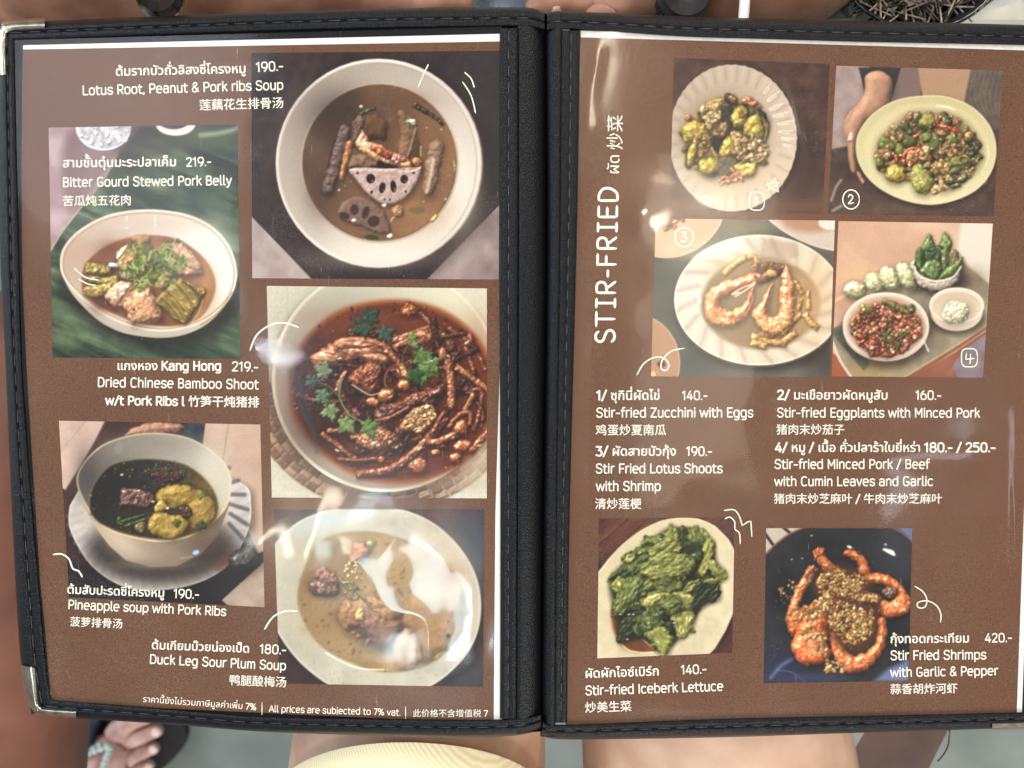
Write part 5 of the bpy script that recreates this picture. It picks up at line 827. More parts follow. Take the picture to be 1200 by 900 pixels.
def quads(me, V, F):
    me.vertices.add(len(V)); me.vertices.foreach_set('co', V.ravel())
    me.loops.add(F.size); me.loops.foreach_set('vertex_index', F.ravel().astype(np.int32))
    me.polygons.add(len(F)); me.polygons.foreach_set('loop_start', np.arange(len(F), dtype=np.int32)*4)
    me.polygons.foreach_set('loop_total', np.full(len(F), 4, np.int32)); me.update(calc_edges=True)
def gridF(nu, nv, wrap=False, off=0):
    """faces of an nu x nv grid stored row by row (v fastest)"""
    i, j = np.meshgrid(np.arange(nu-1), np.arange(nv if wrap else nv-1), indexing='ij'); i = i.ravel(); j = j.ravel(); k = (j+1) % nv
    return np.stack([i*nv+j, (i+1)*nv+j, (i+1)*nv+k, i*nv+k], 1)+off
def P(x, y, z):
    """reference pixel at height z -> world"""
    x = np.asarray(x, float); y = np.asarray(y, float); z = np.asarray(z, float)+0*x; k = (D-z)/D*MPP
    return np.stack([(x-600)*k, (450-y)*k, z], -1)
def zpage(x, y):
    x = np.asarray(x, float); y = np.asarray(y, float); v = (y-20)/830
    ul = np.clip((610-x)/606, 0, 1.2); ur = np.clip((x-664)/536, 0, 1.6)
    return -(.006+.022*v)*ul**1.15 - (.009+.005*v)*ur**1.1 + .0009*np.sin(ul*3.0)*(1-v) + .0008*np.sin(ur*3.1)
def PG(x, y, lift): return P(x, y, zpage(x, y)+lift)
def along(pts, n):
    p = np.array(pts, float); s = np.r_[0, np.cumsum(np.linalg.norm(np.diff(p, axis=0), axis=1))]; t = np.linspace(0, s[-1], n)
    return np.stack([np.interp(t, s, p[:, 0]), np.interp(t, s, p[:, 1])], 1)
def band(name, a, b, prof, mat, parent, n=90, base=None):
    """strip between two pixel polylines; prof = [(t, lift mm)] across it"""
    A = along(spline(a, 6, False) if len(a) > 2 else a, n); B = along(spline(b, 6, False) if len(b) > 2 else b, n); T = np.array(prof)
    V = []
    for i in range(n):
        q = A[i]+(B[i]-A[i])*T[:, :1]; z = zpage(q[:, 0], q[:, 1]) if base is None else base(q[:, 0], q[:, 1])
        V.append(P(q[:, 0], q[:, 1], z+T[:, 1]*.001))
    return obj(name, np.vstack(V), gridF(n, len(T)), mat, parent)
def ribbon(paths, lift, wd, name, mat, parent):
    """flat pen strokes printed on the page; paths in reference pixels"""
    V = []; F = []
    for p in paths:
        p = np.array(p, float); T = np.gradient(p, axis=0); T /= np.linalg.norm(T, axis=1)[:, None]+1e-9; Nn = np.stack([-T[:, 1], T[:, 0]], 1); o = len(V)
        q = np.linspace(0, 1, len(p)); ww = wd/2*np.clip(.55+np.minimum(q, 1-q)*8, 0, 1)[:, None]
        for l, r in zip(p+Nn*ww, p-Nn*ww): V += [l, r]
        F += [(o+2*i, o+2*i+1, o+2*i+3, o+2*i+2) for i in range(len(p)-1)]
        for e, d in ((0, -1), (len(p)-1, 1)):
            c = p[e]+T[e]*d*wd*.32; k = len(V); V.append(c); F.append((o+2*e, o+2*e+1, k))
    V = np.array(V); return obj(name, PG(V[:, 0], V[:, 1], lift), F, mat, parent, False)
def tube(path, rad, seg=14, caps=True):
    """round tube through world points -> V, F"""
    p = np.array(path, float); n = len(p); rad = np.broadcast_to(np.array(rad, float), (n,)); T = np.gradient(p, axis=0); V = []; up = np.array([0, 0, 1.])
    for i in range(n):
        t = T[i]/(np.linalg.norm(T[i])+1e-12); u = up-t*(up@t)
        if np.linalg.norm(u) < .1: u = np.array([0, 1., 0])-t*t[1]
        u /= np.linalg.norm(u); w_ = np.cross(t, u); a = np.arange(seg)/seg*2*math.pi
        V.append(p[i]+rad[i]*(np.cos(a)[:, None]*u+np.sin(a)[:, None]*w_))
    F = gridF(n, seg, True).tolist(); V = np.vstack(V).tolist()
    if caps: F += [list(range(seg))[::-1], list(range((n-1)*seg, n*seg))]
    return V, F
def merge(parts):
    V = []; F = []
    for v, f in parts:
        o = len(V); V += [list(x) for x in v]; F += [[i+o for i in q] for q in f]
    return V, F
def boxm(c, s, rz=0):
    c = np.array(c); q = np.array([(x, y, z) for x in (-1, 1) for y in (-1, 1) for z in (-1, 1)], float)*np.array(s)/2
    k, n = math.cos(rz), math.sin(rz); q = np.stack([q[:, 0]*k-q[:, 1]*n, q[:, 0]*n+q[:, 1]*k, q[:, 2]], 1)+c
    return q.tolist(), [(0, 1, 3, 2), (4, 6, 7, 5), (0, 4, 5, 1), (2, 3, 7, 6), (0, 2, 6, 4), (1, 5, 7, 3)]
def ball(c, r, seg=14):
    r = np.array(r)*np.ones(3); V = []
    for i in range(seg//2+1):
        a = math.pi*i/(seg//2)
        for j in range(seg): b = 2*math.pi*j/seg; V.append(np.array(c)+r*np.array([math.sin(a)*math.cos(b), math.sin(a)*math.sin(b), math.cos(a)]))
    return [list(v) for v in V], gridF(seg//2+1, seg, True).tolist()
def skin(name, nodes, edges, mat, parent, levels=2):
    """a continuous body grown over a joint skeleton: nodes {key: (xyz, radius or (rx, ry))}"""
    keys = list(nodes); me = bpy.data.meshes.new(name); base = np.array(wloc(parent)) if parent is not None else np.zeros(3)
    me.from_pydata([tuple(np.array(nodes[k][0])-base) for k in keys], [(keys.index(a), keys.index(b)) for a, b in edges], [])
    o = bpy.data.objects.new(name, me); COL.objects.link(o); o.modifiers.new('s', 'SKIN')
    for i, k in enumerate(keys):
        r = nodes[k][1]; sv = me.skin_vertices[0].data[i]; sv.radius = (r, r) if not isinstance(r, tuple) else r; sv.use_root = (i == 0)
    sb = o.modifiers.new('u', 'SUBSURF'); sb.levels = sb.render_levels = levels
    dg = bpy.context.evaluated_depsgraph_get(); nm = bpy.data.meshes.new_from_object(o.evaluated_get(dg)); o.modifiers.clear(); o.data = nm; nm.name = name
    nm.materials.clear(); nm.materials.append(M[mat]); nm.polygons.foreach_set('use_smooth', np.ones(len(nm.polygons), bool)); bpy.data.meshes.remove(me)
    if parent is not None: o.parent = parent
    return o

# ================================================================ setting: floor and table
ZF = -0.60
fl = obj('floor', [(-4, -4, ZF), (4, -4, ZF), (4, 4, ZF), (-4, 4, ZF)], [(0, 1, 2, 3)], 'floor', None, False, loc=(0, 0, 0)); tag(fl, 'grey green concrete floor under the seats', kind='structure')
ZT = -0.10
tt = empty('table', (0, .62, ZF), 'pale table behind the top edge of the menu', 'table')
obj('table_top', *boxm((0, .62, ZT-.0125), (1.7, .80, .025)), 'table', tt, False)
for x in (-.75, .75):
    for y in (.30, .94): obj('leg', *boxm((x, y, (ZF+ZT-.025)/2), (.05, .05, ZT-.025-ZF)), 'wood_dark', tt, False)

# ================================================================ the menu cover
cov = empty('menu_cover', (0, -.17, -.008), 'open black leatherette menu folder with stitched edges and metal corners', 'menu folder')
L_TOP = [(-3, 27), (100, 22.5), (200, 18.5), (300, 14.5), (400, 11), (500, 9), (600, 8.5), (624, 9.5), (638, 15)]
L_TOPI = [(16, 47.5), (100, 44), (200, 40), (300, 36.5), (400, 33.5), (500, 31.5), (600, 30.5), (622, 31), (638, 35)]
L_BOT = [(38, 836), (88, 841.5), (200, 849), (300, 857), (400, 861), (500, 864), (560, 864.5), (612, 861), (634, 853)]
L_BOTI = [(58, 820), (110, 824), (200, 831), (300, 839), (400, 841.5), (500, 843), (560, 843.5), (612, 841.5), (634, 837)]
L_LEF = [(-4, 26), (-2, 150), (0, 300), (6, 420), (12, 560), (19, 700), (25, 780), (37, 838)]
L_LEFI = [(17, 46), (19, 150), (22.5, 300), (25.5, 420), (35, 560), (47, 700), (54, 780), (60, 822)]
R_TOP = [(641, 15), (655, 13), (700, 14.5), (800, 19), (900, 21.5), (1000, 24), (1100, 26.5), (1200, 29), (1262, 31)]
R_TOPI = [(641, 36), (655, 34), (700, 36), (800, 43), (900, 46), (1000, 49), (1100, 51), (1200, 53), (1240, 54)]
R_BOT = [(636, 862), (648, 866), (700, 866.5), (850, 864), (1000, 859), (1100, 856), (1200, 853), (1262, 851)]
R_BOTI = [(636, 845), (648, 849), (700, 848), (850, 842), (1000, 839), (1100, 837), (1200, 834.5), (1240, 834)]
R_RIG = [(1262, 30), (1266, 300), (1264, 600), (1260, 852)]
R_RIGI = [(1232, 54), (1234, 300), (1230, 600), (1226, 836)]
def grid_patch(name, left, right, lift, mat, parent, nu=40, nv=60, under=None):
    A = along(left, nv); B = along(right, nv); V = []
    for i in range(nu):
        q = A+(B-A)*(i/(nu-1)); V.append(PG(q[:, 0], q[:, 1], lift))
    V = np.vstack(V); F = gridF(nu, nv)
    if under:
        W = V.copy(); W[:, 2] -= under; F = np.vstack([F, gridF(nu, nv)[:, ::-1]+len(V)]).tolist(); n = len(V)
        rim = [i*nv for i in range(nu)]+[(nu-1)*nv+j for j in range(1, nv)]+[i*nv+nv-1 for i in range(nu-2, -1, -1)]+[j for j in range(nv-2, 0, -1)]
        F += [(rim[k], rim[(k+1) % len(rim)], rim[(k+1) % len(rim)]+n, rim[k]+n) for k in range(len(rim))]; V = np.vstack([V, W])
    return obj(name, V, F, mat, parent)
bl = grid_patch('cover_board', [(2, 31), (3, 300), (14, 560), (40, 832)], [(606, 14), (606, 858)], -.0022, 'leather_dull', cov, under=.003)
br = grid_patch('cover_board', [(668, 18), (668, 862)], [(1256, 34), (1256, 848)], -.0022, 'leather_dull', cov, under=.003)
EDGE = [(0, -5.2), (.02, -3.2), (.08, -.6), (.16, .8), (.28, 1.5), (.40, 1.75), (.49, 1.6), (.53, .8), (.565, .55), (.60, .85), (.65, 1.45), (.80, 1.35), (.92, 1.0), (.985, .5), (1, -1.6)]
def seam(name, a, b, t, parent, step=22., lift=1.45, ln=.66, wd=1.5):
    A = along(spline(a, 6, False), 400); B = along(spline(b, 6, False), 400); q = A+(B-A)*t; s = np.r_[0, np.cumsum(np.linalg.norm(np.diff(q, axis=0), axis=1))]; parts = []; k = step*.5
    while k < s[-1]-step*.5:
        u = k+np.linspace(-.5, .5, 6)*step*ln; x = np.interp(u, s, q[:, 0]); y = np.interp(u, s, q[:, 1])
        parts.append(tube(PG(x, y, lift*.001-np.abs(np.linspace(-1, 1, 6))**3*.0006), wd*.0004*.5, 6)); k += step
    V, F = merge(parts); return tag(obj(name, V, F, 'thread', parent), kind='stuff')
for nm, a, b in (('top', L_TOP, L_TOPI), ('left', L_LEF, L_LEFI), ('bottom', L_BOT, L_BOTI), ('top', R_TOP, R_TOPI), ('bottom', R_BOT, R_BOTI), ('right', R_RIG, R_RIGI)):
    o = band('edge_binding', a, b, EDGE, 'leather', cov, n=120); seam('stitching', a, b, .565, o, lift=1.05)
# flaps beside the spine, and the folded spine itself
FL = [(0, -1.6), (.03, .4), (.12, .95), (.3, 1.1), (.46, 1.0), (.5, .7), (.54, 1.0), (.8, 1.15), (.97, 1.0), (1, .2)]
f1 = band('spine_flap', [(585.5, 33), (585, 300), (586, 600), (585.5, 842)], [(607, 33), (607, 300), (606, 600), (605, 842)], FL, 'leather', cov); seam('stitching', [(585.5, 33), (585, 300), (586, 842)], [(607, 33), (607, 300), (605, 842)], .5, f1, 20, .95)
f2 = band('spine_flap', [(681, 36), (676, 300), (668, 600), (665, 847)], [(658, 36), (656, 300), (652, 600), (650, 847)], FL, 'leather', cov); seam('stitching', [(681, 36), (676, 300), (668, 600), (665, 847)], [(658, 36), (656, 300), (652, 600), (650, 847)], .5, f2, 20, .95)
zs = lambda x, y: 0*x
band('spine', [(606, 14), (606.5, 300), (605.5, 600), (604.5, 860)], [(640, 16), (642, 300), (638, 600), (636, 857)], [(0, -.2), (.06, .7), (.2, .9), (.45, .55), (.65, -.5), (.82, -2.6), (.93, -5.5), (1, -9)], 'leather', cov, base=zs)
band('spine', [(659, 16), (657, 300), (653, 600), (651, 864)], [(637, 16), (639, 300), (635, 600), (633, 863)], [(0, -.2), (.06, .8), (.25, 1.0), (.5, .6), (.68, -.6), (.84, -3), (.94, -6), (1, -9)], 'leather', cov, base=zs)
# metal corner caps
def corner(pts_a, pts_b, name='corner_cap'):
    """two folded arms of sheet metal round a corner; each arm = outer and inner pixel polyline"""
    parts = []
    for a, b in (pts_a, pts_b):
        A = along(a, 14); B = along(b, 14); T = np.array([(0, -5.6), (.05, -2.5), (.16, .6), (.34, 2.1), (.6, 2.35), (.86, 2.2), (1, 1.2)]); V = []
        for i in range(14):
            q = A[i]+(B[i]-A[i])*T[:, :1]; V.append(PG(q[:, 0], q[:, 1], T[:, 1]*.001))
        parts.append((np.vstack(V).tolist(), gridF(14, len(T)).tolist()))
    V, F = merge(parts); return obj(name, V, F, 'metal', cov)
corner(([(-4, 34), (1, 26), (12, 22.5), (53, 21)], [(5, 42), (9, 38), (18, 35.5), (52, 34)]), ([(1, 26), (-4, 34), (-4.5, 60), (-3, 88)], [(9, 36), (7, 44), (7, 60), (8, 87)]))
corner(([(23, 779), (27, 805), (33, 826), (39, 836)], [(41, 783), (43, 800), (44.5, 820), (47, 832)]), ([(33, 826), (40, 836.5), (52, 839), (89, 842.5)], [(44, 822), (48, 830), (56, 831), (89, 833)]))
corner(([(1163, 856.5), (1200, 855.5), (1240, 854), (1256, 852)], [(1163, 847), (1200, 846), (1240, 844.5), (1250, 840)]), ([(1264, 800), (1264, 830), (1262, 846), (1256, 852)], [(1250, 800), (1249, 825), (1247, 838), (1244, 844)]))
corner(([(1210, 28), (1240, 29), (1258, 31), (1264, 40)], [(1210, 42), (1236, 43), (1246, 45), (1252, 52)]), ([(1258, 31), (1265, 42), (1265, 60), (1265, 90)], [(1246, 45), (1250, 52), (1251, 66), (1251, 90)]))

# ================================================================ the two printed sheets
PL = empty('menu_page', (-.12, 0, -.010), 'brown printed soup page in the left sleeve, five food photos', 'menu page')
PR = empty('menu_page', (.12, 0, -.008), 'brown printed stir-fried page in the right sleeve, six food photos', 'menu page')
LE = [(27, 58), (25, 200), (26, 320), (31, 430), (39, 560), (47, 680), (53, 740), (60, 824)]
grid_patch('paper_sheet', [(27, 53), (25, 200), (26, 320), (31, 430), (39, 560), (47, 680), (53, 740), (60, 824)], [(589, 39.5), (589, 846)], -.0007, 'paper_white', PL)
grid_patch('brown_print', LE, [(587.5, 48.5), (586, 420), (580.5, 600), (578.5, 848)], -.0006, 'paper_brown', PL)
grid_patch('paper_sheet', [(680, 36), (675, 300), (667, 600), (663, 851)], [(1222, 53), (1216, 300), (1206, 600), (1197.5, 838)], -.0007, 'paper_white', PR)
grid_patch('brown_print', [(678.5, 43.5), (674, 300), (666, 600), (662.5, 851)], [(1219, 59.5), (1213, 300), (1200, 600), (1191.5, 838)], -.0006, 'paper_brown', PR)
def photo(c, parent, name, label):
    TL, TR, BR, BL = [np.array(q, float) for q in c.quad]; nu = int(np.linalg.norm(TR-TL)*S_PRINT); nv = int(np.linalg.norm(BL-TL)*S_PRINT)
    u, v = np.meshgrid(np.linspace(0, 1, nu), np.linspace(0, 1, nv), indexing='ij'); u = u.ravel()[:, None]; v = v.ravel()[:, None]
    q = (TL*(1-u)+TR*u)*(1-v)+(BL*(1-u)+BR*u)*v
    o = obj(name, PG(q[:, 0], q[:, 1], -.0005), gridF(nu, nv)[:, ::-1].copy(), 'print', parent)
    fx = np.clip((q[:, 0]-c.x0)*S_PRINT-.5, 0, c.W-1.001); fy = np.clip((q[:, 1]-c.y0)*S_PRINT-.5, 0, c.H-1.001); i = fx.astype(int); j = fy.astype(int); a = (fx-i)[:, None]; b = (fy-j)[:, None]
    im = np.clip(c.img, 0, 1); s = (im[j, i]*(1-a)+im[j, i+1]*a)*(1-b)+(im[j+1, i]*(1-a)+im[j+1, i+1]*a)*b
    lin = np.where(s <= .04045, s/12.92, ((s+.055)/1.055)**2.4)
    at = o.data.color_attributes.new('print', 'FLOAT_COLOR', 'POINT'); at.data.foreach_set('color', np.hstack([lin, np.ones((len(lin), 1))]).astype(np.float32).ravel())
    o['label'] = label; return o
for fn, par, lb in ((pic_lotus, PL, 'printed photo of lotus root soup in a round grey bowl'), (pic_gourd, PL, 'printed photo of bitter gourd soup on a banana leaf'), (pic_bamboo, PL, 'printed photo of dark bamboo shoot stew with coriander'), (pic_pineapple, PL, 'printed photo of pineapple soup in a deep bowl on a plate'), (pic_duck, PL, 'printed photo of duck leg soup in a pale bowl'),
                    (pic_zucchini, PR, 'printed photo of zucchini with eggs on a fluted plate'), (pic_eggplant, PR, 'printed photo of eggplants with minced pork held in a hand'), (pic_shrimp, PR, 'printed photo of lotus shoots with two shrimps'), (pic_tray, PR, 'printed photo of minced pork, herbs and rice bowls on a tray'), (pic_lettuce, PR, 'printed photo of green stir-fried lettuce on a white plate'), (pic_garlic, PR, 'printed photo of garlic shrimps on a dark plate')):
    photo(fn(), par, 'food_photo', lb)

# ---- a plain squared-off monoline alphabet for the Latin lettering (cap height .70, x height .52)
def se(cx, cy, rx, ry, a0=0, a1=360, e=2.7, n=22):
    t = np.radians(np.linspace(a0, a1, n)); c, s = np.cos(t), np.sin(t)
    return np.stack([cx+rx*np.sign(c)*np.abs(c)**(2/e), cy+ry*np.sign(s)*np.abs(s)**(2/e)], 1)
def pl(*p): return along(p, max(4, 3*len(p))) if len(p) == 2 else np.vstack([along(p[i:i+2], 4)[(1 if i else 0):] for i in range(len(p)-1)])
def sp(*p): return spline(np.array(p, float), 5, False)
O_ = lambda cx=.27: se(cx, .26, .205, .26)
SF = {
 'o': ([O_()], .54), 'e': ([sp((.07, .275), (.475, .275), (.475, .34)), np.vstack([se(.27, .26, .205, .26, 5, 300)])], .54), 'c': ([se(.27, .26, .205, .26, 50, 310)], .50),
 'a': ([np.vstack([sp((.09, .44), (.15, .51), (.26, .525), (.38, .51), (.435, .42), (.435, .30)), pl((.435, .28), (.435, 0))]), sp((.435, .30), (.22, .30), (.09, .25), (.07, .15), (.1, .04), (.2, -.005), (.33, .01), (.435, .1))], .53),
 'n': ([pl((.09, 0), (.09, .52)), np.vstack([sp((.09, .36), (.15, .47), (.27, .525), (.38, .50), (.44, .40), (.44, .28)), pl((.44, .26), (.44, 0))])], .53), 'h': ([pl((.09, 0), (.09, .74)), np.vstack([sp((.09, .36), (.15, .47), (.27, .525), (.38, .50), (.44, .40), (.44, .28)), pl((.44, .26), (.44, 0))])], .53),
 'm': ([pl((.09, 0), (.09, .52)), np.vstack([sp((.09, .38), (.14, .48), (.24, .525), (.34, .49), (.38, .38), (.38, .28)), pl((.38, .26), (.38, 0))]), np.vstack([sp((.38, .38), (.43, .48), (.53, .525), (.63, .49), (.67, .38), (.67, .28)), pl((.67, .26), (.67, 0))])], .76),
 'u': ([np.vstack([pl((.09, .52), (.09, .26)), sp((.09, .24), (.1, .1), (.16, .01), (.27, -.005), (.38, .05), (.44, .16))]), pl((.44, .52), (.44, 0))], .53), 'r': ([pl((.09, 0), (.09, .52)), sp((.09, .36), (.14, .47), (.22, .52), (.33, .52))], .36),
 'i': ([pl((.09, 0), (.09, .52)), pl((.09, .645), (.09, .715))], .18), 'l': ([np.vstack([pl((.09, .74), (.09, .12)), sp((.09, .10), (.11, .02), (.2, 0))])], .24), 't': ([np.vstack([pl((.13, .66), (.13, .14)), sp((.13, .12), (.16, .02), (.25, 0), (.33, 0))]), pl((.02, .50), (.32, .50))], .36), 'f': ([np.vstack([pl((.13, 0), (.13, .56)), sp((.13, .58), (.16, .70), (.25, .74), (.33, .735))]), pl((.02, .50), (.31, .50))], .33),
 'k': ([pl((.09, 0), (.09, .74)), pl((.09, .24), (.40, .52)), pl((.20, .32), (.44, 0))], .47), 'b': ([pl((.09, 0), (.09, .74)), O_(.285)], .55), 'd': ([pl((.45, 0), (.45, .74)), O_(.26)], .55), 'p': ([pl((.09, -.2), (.09, .52)), O_(.285)], .55), 'g': ([np.vstack([pl((.45, .52), (.45, -.06)), sp((.45, -.08), (.42, -.17), (.32, -.2), (.13, -.19))]), O_(.26)], .55),
 's': ([sp((.42, .44), (.36, .51), (.25, .525), (.13, .50), (.08, .40), (.12, .30), (.25, .26), (.38, .22), (.43, .13), (.38, .03), (.25, -.005), (.12, .02), (.06, .10))], .48), 'w': ([pl((.03, .52), (.19, 0)), pl((.19, 0), (.36, .48)), pl((.36, .48), (.53, 0)), pl((.53, 0), (.69, .52))], .72), 'y': ([pl((.04, .52), (.25, 0)), pl((.45, .52), (.25, 0), (.19, -.16), (.07, -.2))], .48), 'z': ([pl((.06, .51), (.40, .51)), pl((.40, .51), (.06, .01)), pl((.06, .01), (.42, .01))], .47), 'v': ([pl((.04, .52), (.24, 0)), pl((.24, 0), (.44, .52))], .48), 'j': ([pl((.1, .52), (.1, -.1)), pl((.1, .645), (.1, .715))], .2),
 'L': ([pl((.10, .70), (.10, .01)), pl((.10, .01), (.46, .01))], .50), 'I': ([pl((.10, 0), (.10, .70))], .2), 'H': ([pl((.10, 0), (.10, .70)), pl((.52, 0), (.52, .70)), pl((.10, .36), (.52, .36))], .62), 'E': ([pl((.10, 0), (.10, .70)), pl((.10, .695), (.47, .695)), pl((.10, .36), (.43, .36)), pl((.10, .01), (.47, .01))], .53), 'F': ([pl((.10, 0), (.10, .70)), pl((.10, .695), (.47, .695)), pl((.10, .34), (.42, .34))], .50),
 'P': ([pl((.10, 0), (.10, .70)), sp((.10, .695), (.34, .695), (.47, .62), (.50, .50), (.47, .38), (.34, .305), (.10, .305))], .55), 'R': ([pl((.10, 0), (.10, .70)), sp((.10, .695), (.34, .695), (.47, .62), (.50, .50), (.47, .38), (.34, .305), (.10, .305)), pl((.30, .30), (.50, 0))], .56), 'B': ([pl((.10, 0), (.10, .70)), sp((.10, .695), (.32, .695), (.44, .64), (.46, .53), (.42, .41), (.32, .365), (.10, .365)), sp((.32, .365), (.46, .31), (.50, .19), (.46, .06), (.34, .01), (.10, .01))], .57), 'D': ([pl((.10, 0), (.10, .70)), sp((.10, .695), (.32, .695), (.48, .62), (.54, .46), (.54, .24), (.48, .08), (.32, .01), (.10, .01))], .61),
 'C': ([se(.32, .35, .23, .35, 48, 312, 3)], .58), 'G': ([se(.32, .35, .23, .35, 48, 345, 3), pl((.54, .30), (.33, .30))], .61), 'S': ([sp((.50, .59), (.44, .68), (.30, .705), (.15, .67), (.09, .54), (.14, .42), (.30, .36), (.46, .30), (.52, .17), (.45, .04), (.30, -.005), (.14, .03), (.07, .13))], .58), 'K': ([pl((.10, 0), (.10, .70)), pl((.10, .30), (.50, .70)), pl((.22, .40), (.54, 0))], .57), 'M': ([pl((.10, 0), (.10, .70)), pl((.10, .69), (.36, .22)), pl((.36, .22), (.62, .69)), pl((.62, 0), (.62, .70))], .72), 'Z': ([pl((.07, .69), (.49, .69)), pl((.49, .69), (.07, .01)), pl((.07, .01), (.51, .01))], .56), 'A': ([pl((.03, 0), (.29, .70)), pl((.29, .70), (.55, 0)), pl((.13, .22), (.45, .22))], .58),
 '0': ([se(.30, .35, .22, .35, 0, 360, 3)], .60), '1': ([pl((.06, .56), (.24, .70)), pl((.24, .70), (.24, 0))], .38), '2': ([sp((.08, .58), (.16, .68), (.29, .705), (.43, .67), (.48, .54), (.44, .42), (.30, .25), (.08, .02)), pl((.08, .01), (.50, .01))], .56), '3': ([pl((.08, .695), (.46, .695)), pl((.46, .695), (.27, .42)), sp((.27, .42), (.42, .38), (.49, .26), (.47, .10), (.38, .01), (.25, -.005), (.07, .05))], .56), '4': ([pl((.34, .70), (.05, .18)), pl((.05, .18), (.52, .18)), pl((.39, .44), (.39, 0))], .56), '5': ([pl((.46, .695), (.12, .695)), pl((.12, .695), (.10, .40)), sp((.10, .40), (.27, .43), (.42, .38), (.49, .24), (.45, .07), (.30, -.005), (.08, .03))], .56), '6': ([se(.30, .22, .22, .22, 0, 360, 2.6), sp((.08, .22), (.10, .42), (.22, .60), (.34, .70))], .58), '7': ([pl((.06, .695), (.46, .695)), pl((.46, .695), (.18, 0))], .50), '8': ([se(.30, .19, .22, .19), se(.30, .53, .19, .17)], .60), '9': ([se(.30, .48, .22, .22, 0, 360, 2.6), sp((.52, .48), (.50, .28), (.38, .10), (.26, 0))], .58),
 '.': ([pl((.08, .005), (.08, .05))], .17), ',': ([pl((.09, .05), (.05, -.10))], .18), '-': ([pl((.06, .29), (.34, .29))], .40), '/': ([pl((.03, -.06), (.36, .74))], .39), '&': ([sp((.56, .01), (.20, .43), (.15, .56), (.22, .68), (.33, .705), (.43, .65), (.43, .55), (.30, .42), (.12, .30), (.07, .17), (.14, .03), (.28, -.005), (.42, .08), (.53, .30))], .62), '%': ([se(.17, .54, .12, .16), se(.55, .16, .12, .16), pl((.18, 0), (.54, .70))], .74), ' ': ([], .25)}
def latin(s, wd):
    """lettering mesh of an ASCII string in em units -> V, F, advance"""
    V = []; F = []; x = 0
    for ch in s:
        st, a = SF.get(ch, SF['-'])
        for p in st:
            p = np.asarray(p); keep = np.r_[True, np.linalg.norm(np.diff(p, axis=0), axis=1) > 1e-4]; p = p[keep]; closed = np.linalg.norm(p[0]-p[-1]) < 1e-3
            T = np.gradient(p, axis=0)
            if closed: T[0] = T[-1] = p[1]-p[-2]
            T /= np.linalg.norm(T, axis=1)[:, None]+1e-9; Nn = np.stack([-T[:, 1], T[:, 0]], 1); o = len(V); q = p.copy()
            if not closed: q[0] -= T[0]*wd*.35; q[-1] += T[-1]*wd*.35
            for l, r in zip(q+Nn*wd/2, q-Nn*wd/2): V += [(l[0]+x, l[1]), (r[0]+x, r[1])]
            F += [[o+2*i, o+2*i+1, o+2*i+3, o+2*i+2] for i in range(len(p)-1)]
        x += a+.035
    return np.array(V).reshape(-1, 2), F, x
# ---- lettering
TONES = '\u0e48\u0e49\u0e4a\u0e4b\u0e4c'; UPPER = '\u0e31\u0e34\u0e35\u0e36\u0e37\u0e47'
_gc = {}
def tmesh(body, bold):
    if (body, bold) in _gc: return _gc[(body, bold)]
    cu = bpy.data.curves.new('lettering', 'FONT'); cu.body = body; cu.size = 1; cu.resolution_u = 3; cu.offset = bold
    o = bpy.data.objects.new('lettering', cu); COL.objects.link(o); dg = bpy.context.evaluated_depsgraph_get(); ev = o.evaluated_get(dg); me = ev.to_mesh()
    V = np.array([v.co[:2] for v in me.vertices]).reshape(-1, 2); F = [list(p.vertices) for p in me.polygons]
    ev.to_mesh_clear(); bpy.data.objects.remove(o); bpy.data.curves.remove(cu); _gc[(body, bold)] = (V, F); return V, F
def adv(body):
    if not body: return 0
    t = 'H' if body.isascii() else '\u0e01'
    return tmesh(body+t, 0)[0][:, 0].max()-tmesh(t, 0)[0][:, 0].max()
def run(s, bold):
    plain = ''; extra = []
    for i, ch in enumerate(s):
        if ch in TONES and plain and i and s[i-1] in UPPER: extra.append((adv(plain), ch))
        else: plain += ch
    V, F = tmesh(plain, bold); V = V.copy(); F = list(F); a = adv(plain)
    for x, ch in extra:
        v, f = tmesh(ch, bold); o = len(V); V = np.vstack([V, v+np.array([x, .17])]); F += [[k+o for k in q] for q in f]
    return V, F, a
def layout(s, wd):
    runs = []
    for ch in s:
        if runs and (ch == ' ' or runs[-1].isascii() == ch.isascii()): runs[-1] += ch
        else: runs.append(ch)
    V = np.zeros((0, 2)); F = []; x = 0
    for r in runs:
        k = len(r)-len(r.rstrip(' ')); v, f, a = latin(r.rstrip(' '), wd) if r.isascii() else run(r.rstrip(' '), 0); o = len(V); V = np.vstack([V, v+np.array([x, 0])]); F += [[i+o for i in q] for q in f]; x += a+.26*k
    return V, F
def text(s, x0, y0, x1, y1, parent, bold=.018, cjk=False, wd=.108):
    V, F = layout(s, wd); lo, hi = V.min(0), V.max(0); a = np.array([x0, y0], float); e = np.array([x1, y1], float)-a; L = np.linalg.norm(e); e /= L
    sc = L/(hi[0]-lo[0]); up = np.array([e[1], -e[0]]); yb = lo[1] if cjk else 0.0
    q = a+(V[:, :1]-lo[0])*sc*e+(V[:, 1:]-yb)*sc*(1.06 if s.isascii() else 1)*up
    if s.isascii(): bold = 0
    parts = [(PG(q[:, 0]+dx*bold*sc, q[:, 1]+dy*bold*sc, -.0004+dz*4e-6+np.arange(len(q))*2e-8).tolist(), F) for dz, (dx, dy) in enumerate(((0, 0),) if not bold else ((-1, 0), (1, 0), (0, .8), (0, -.8)))]
    return obj('printed_text', *merge(parts), 'ink', parent, False)
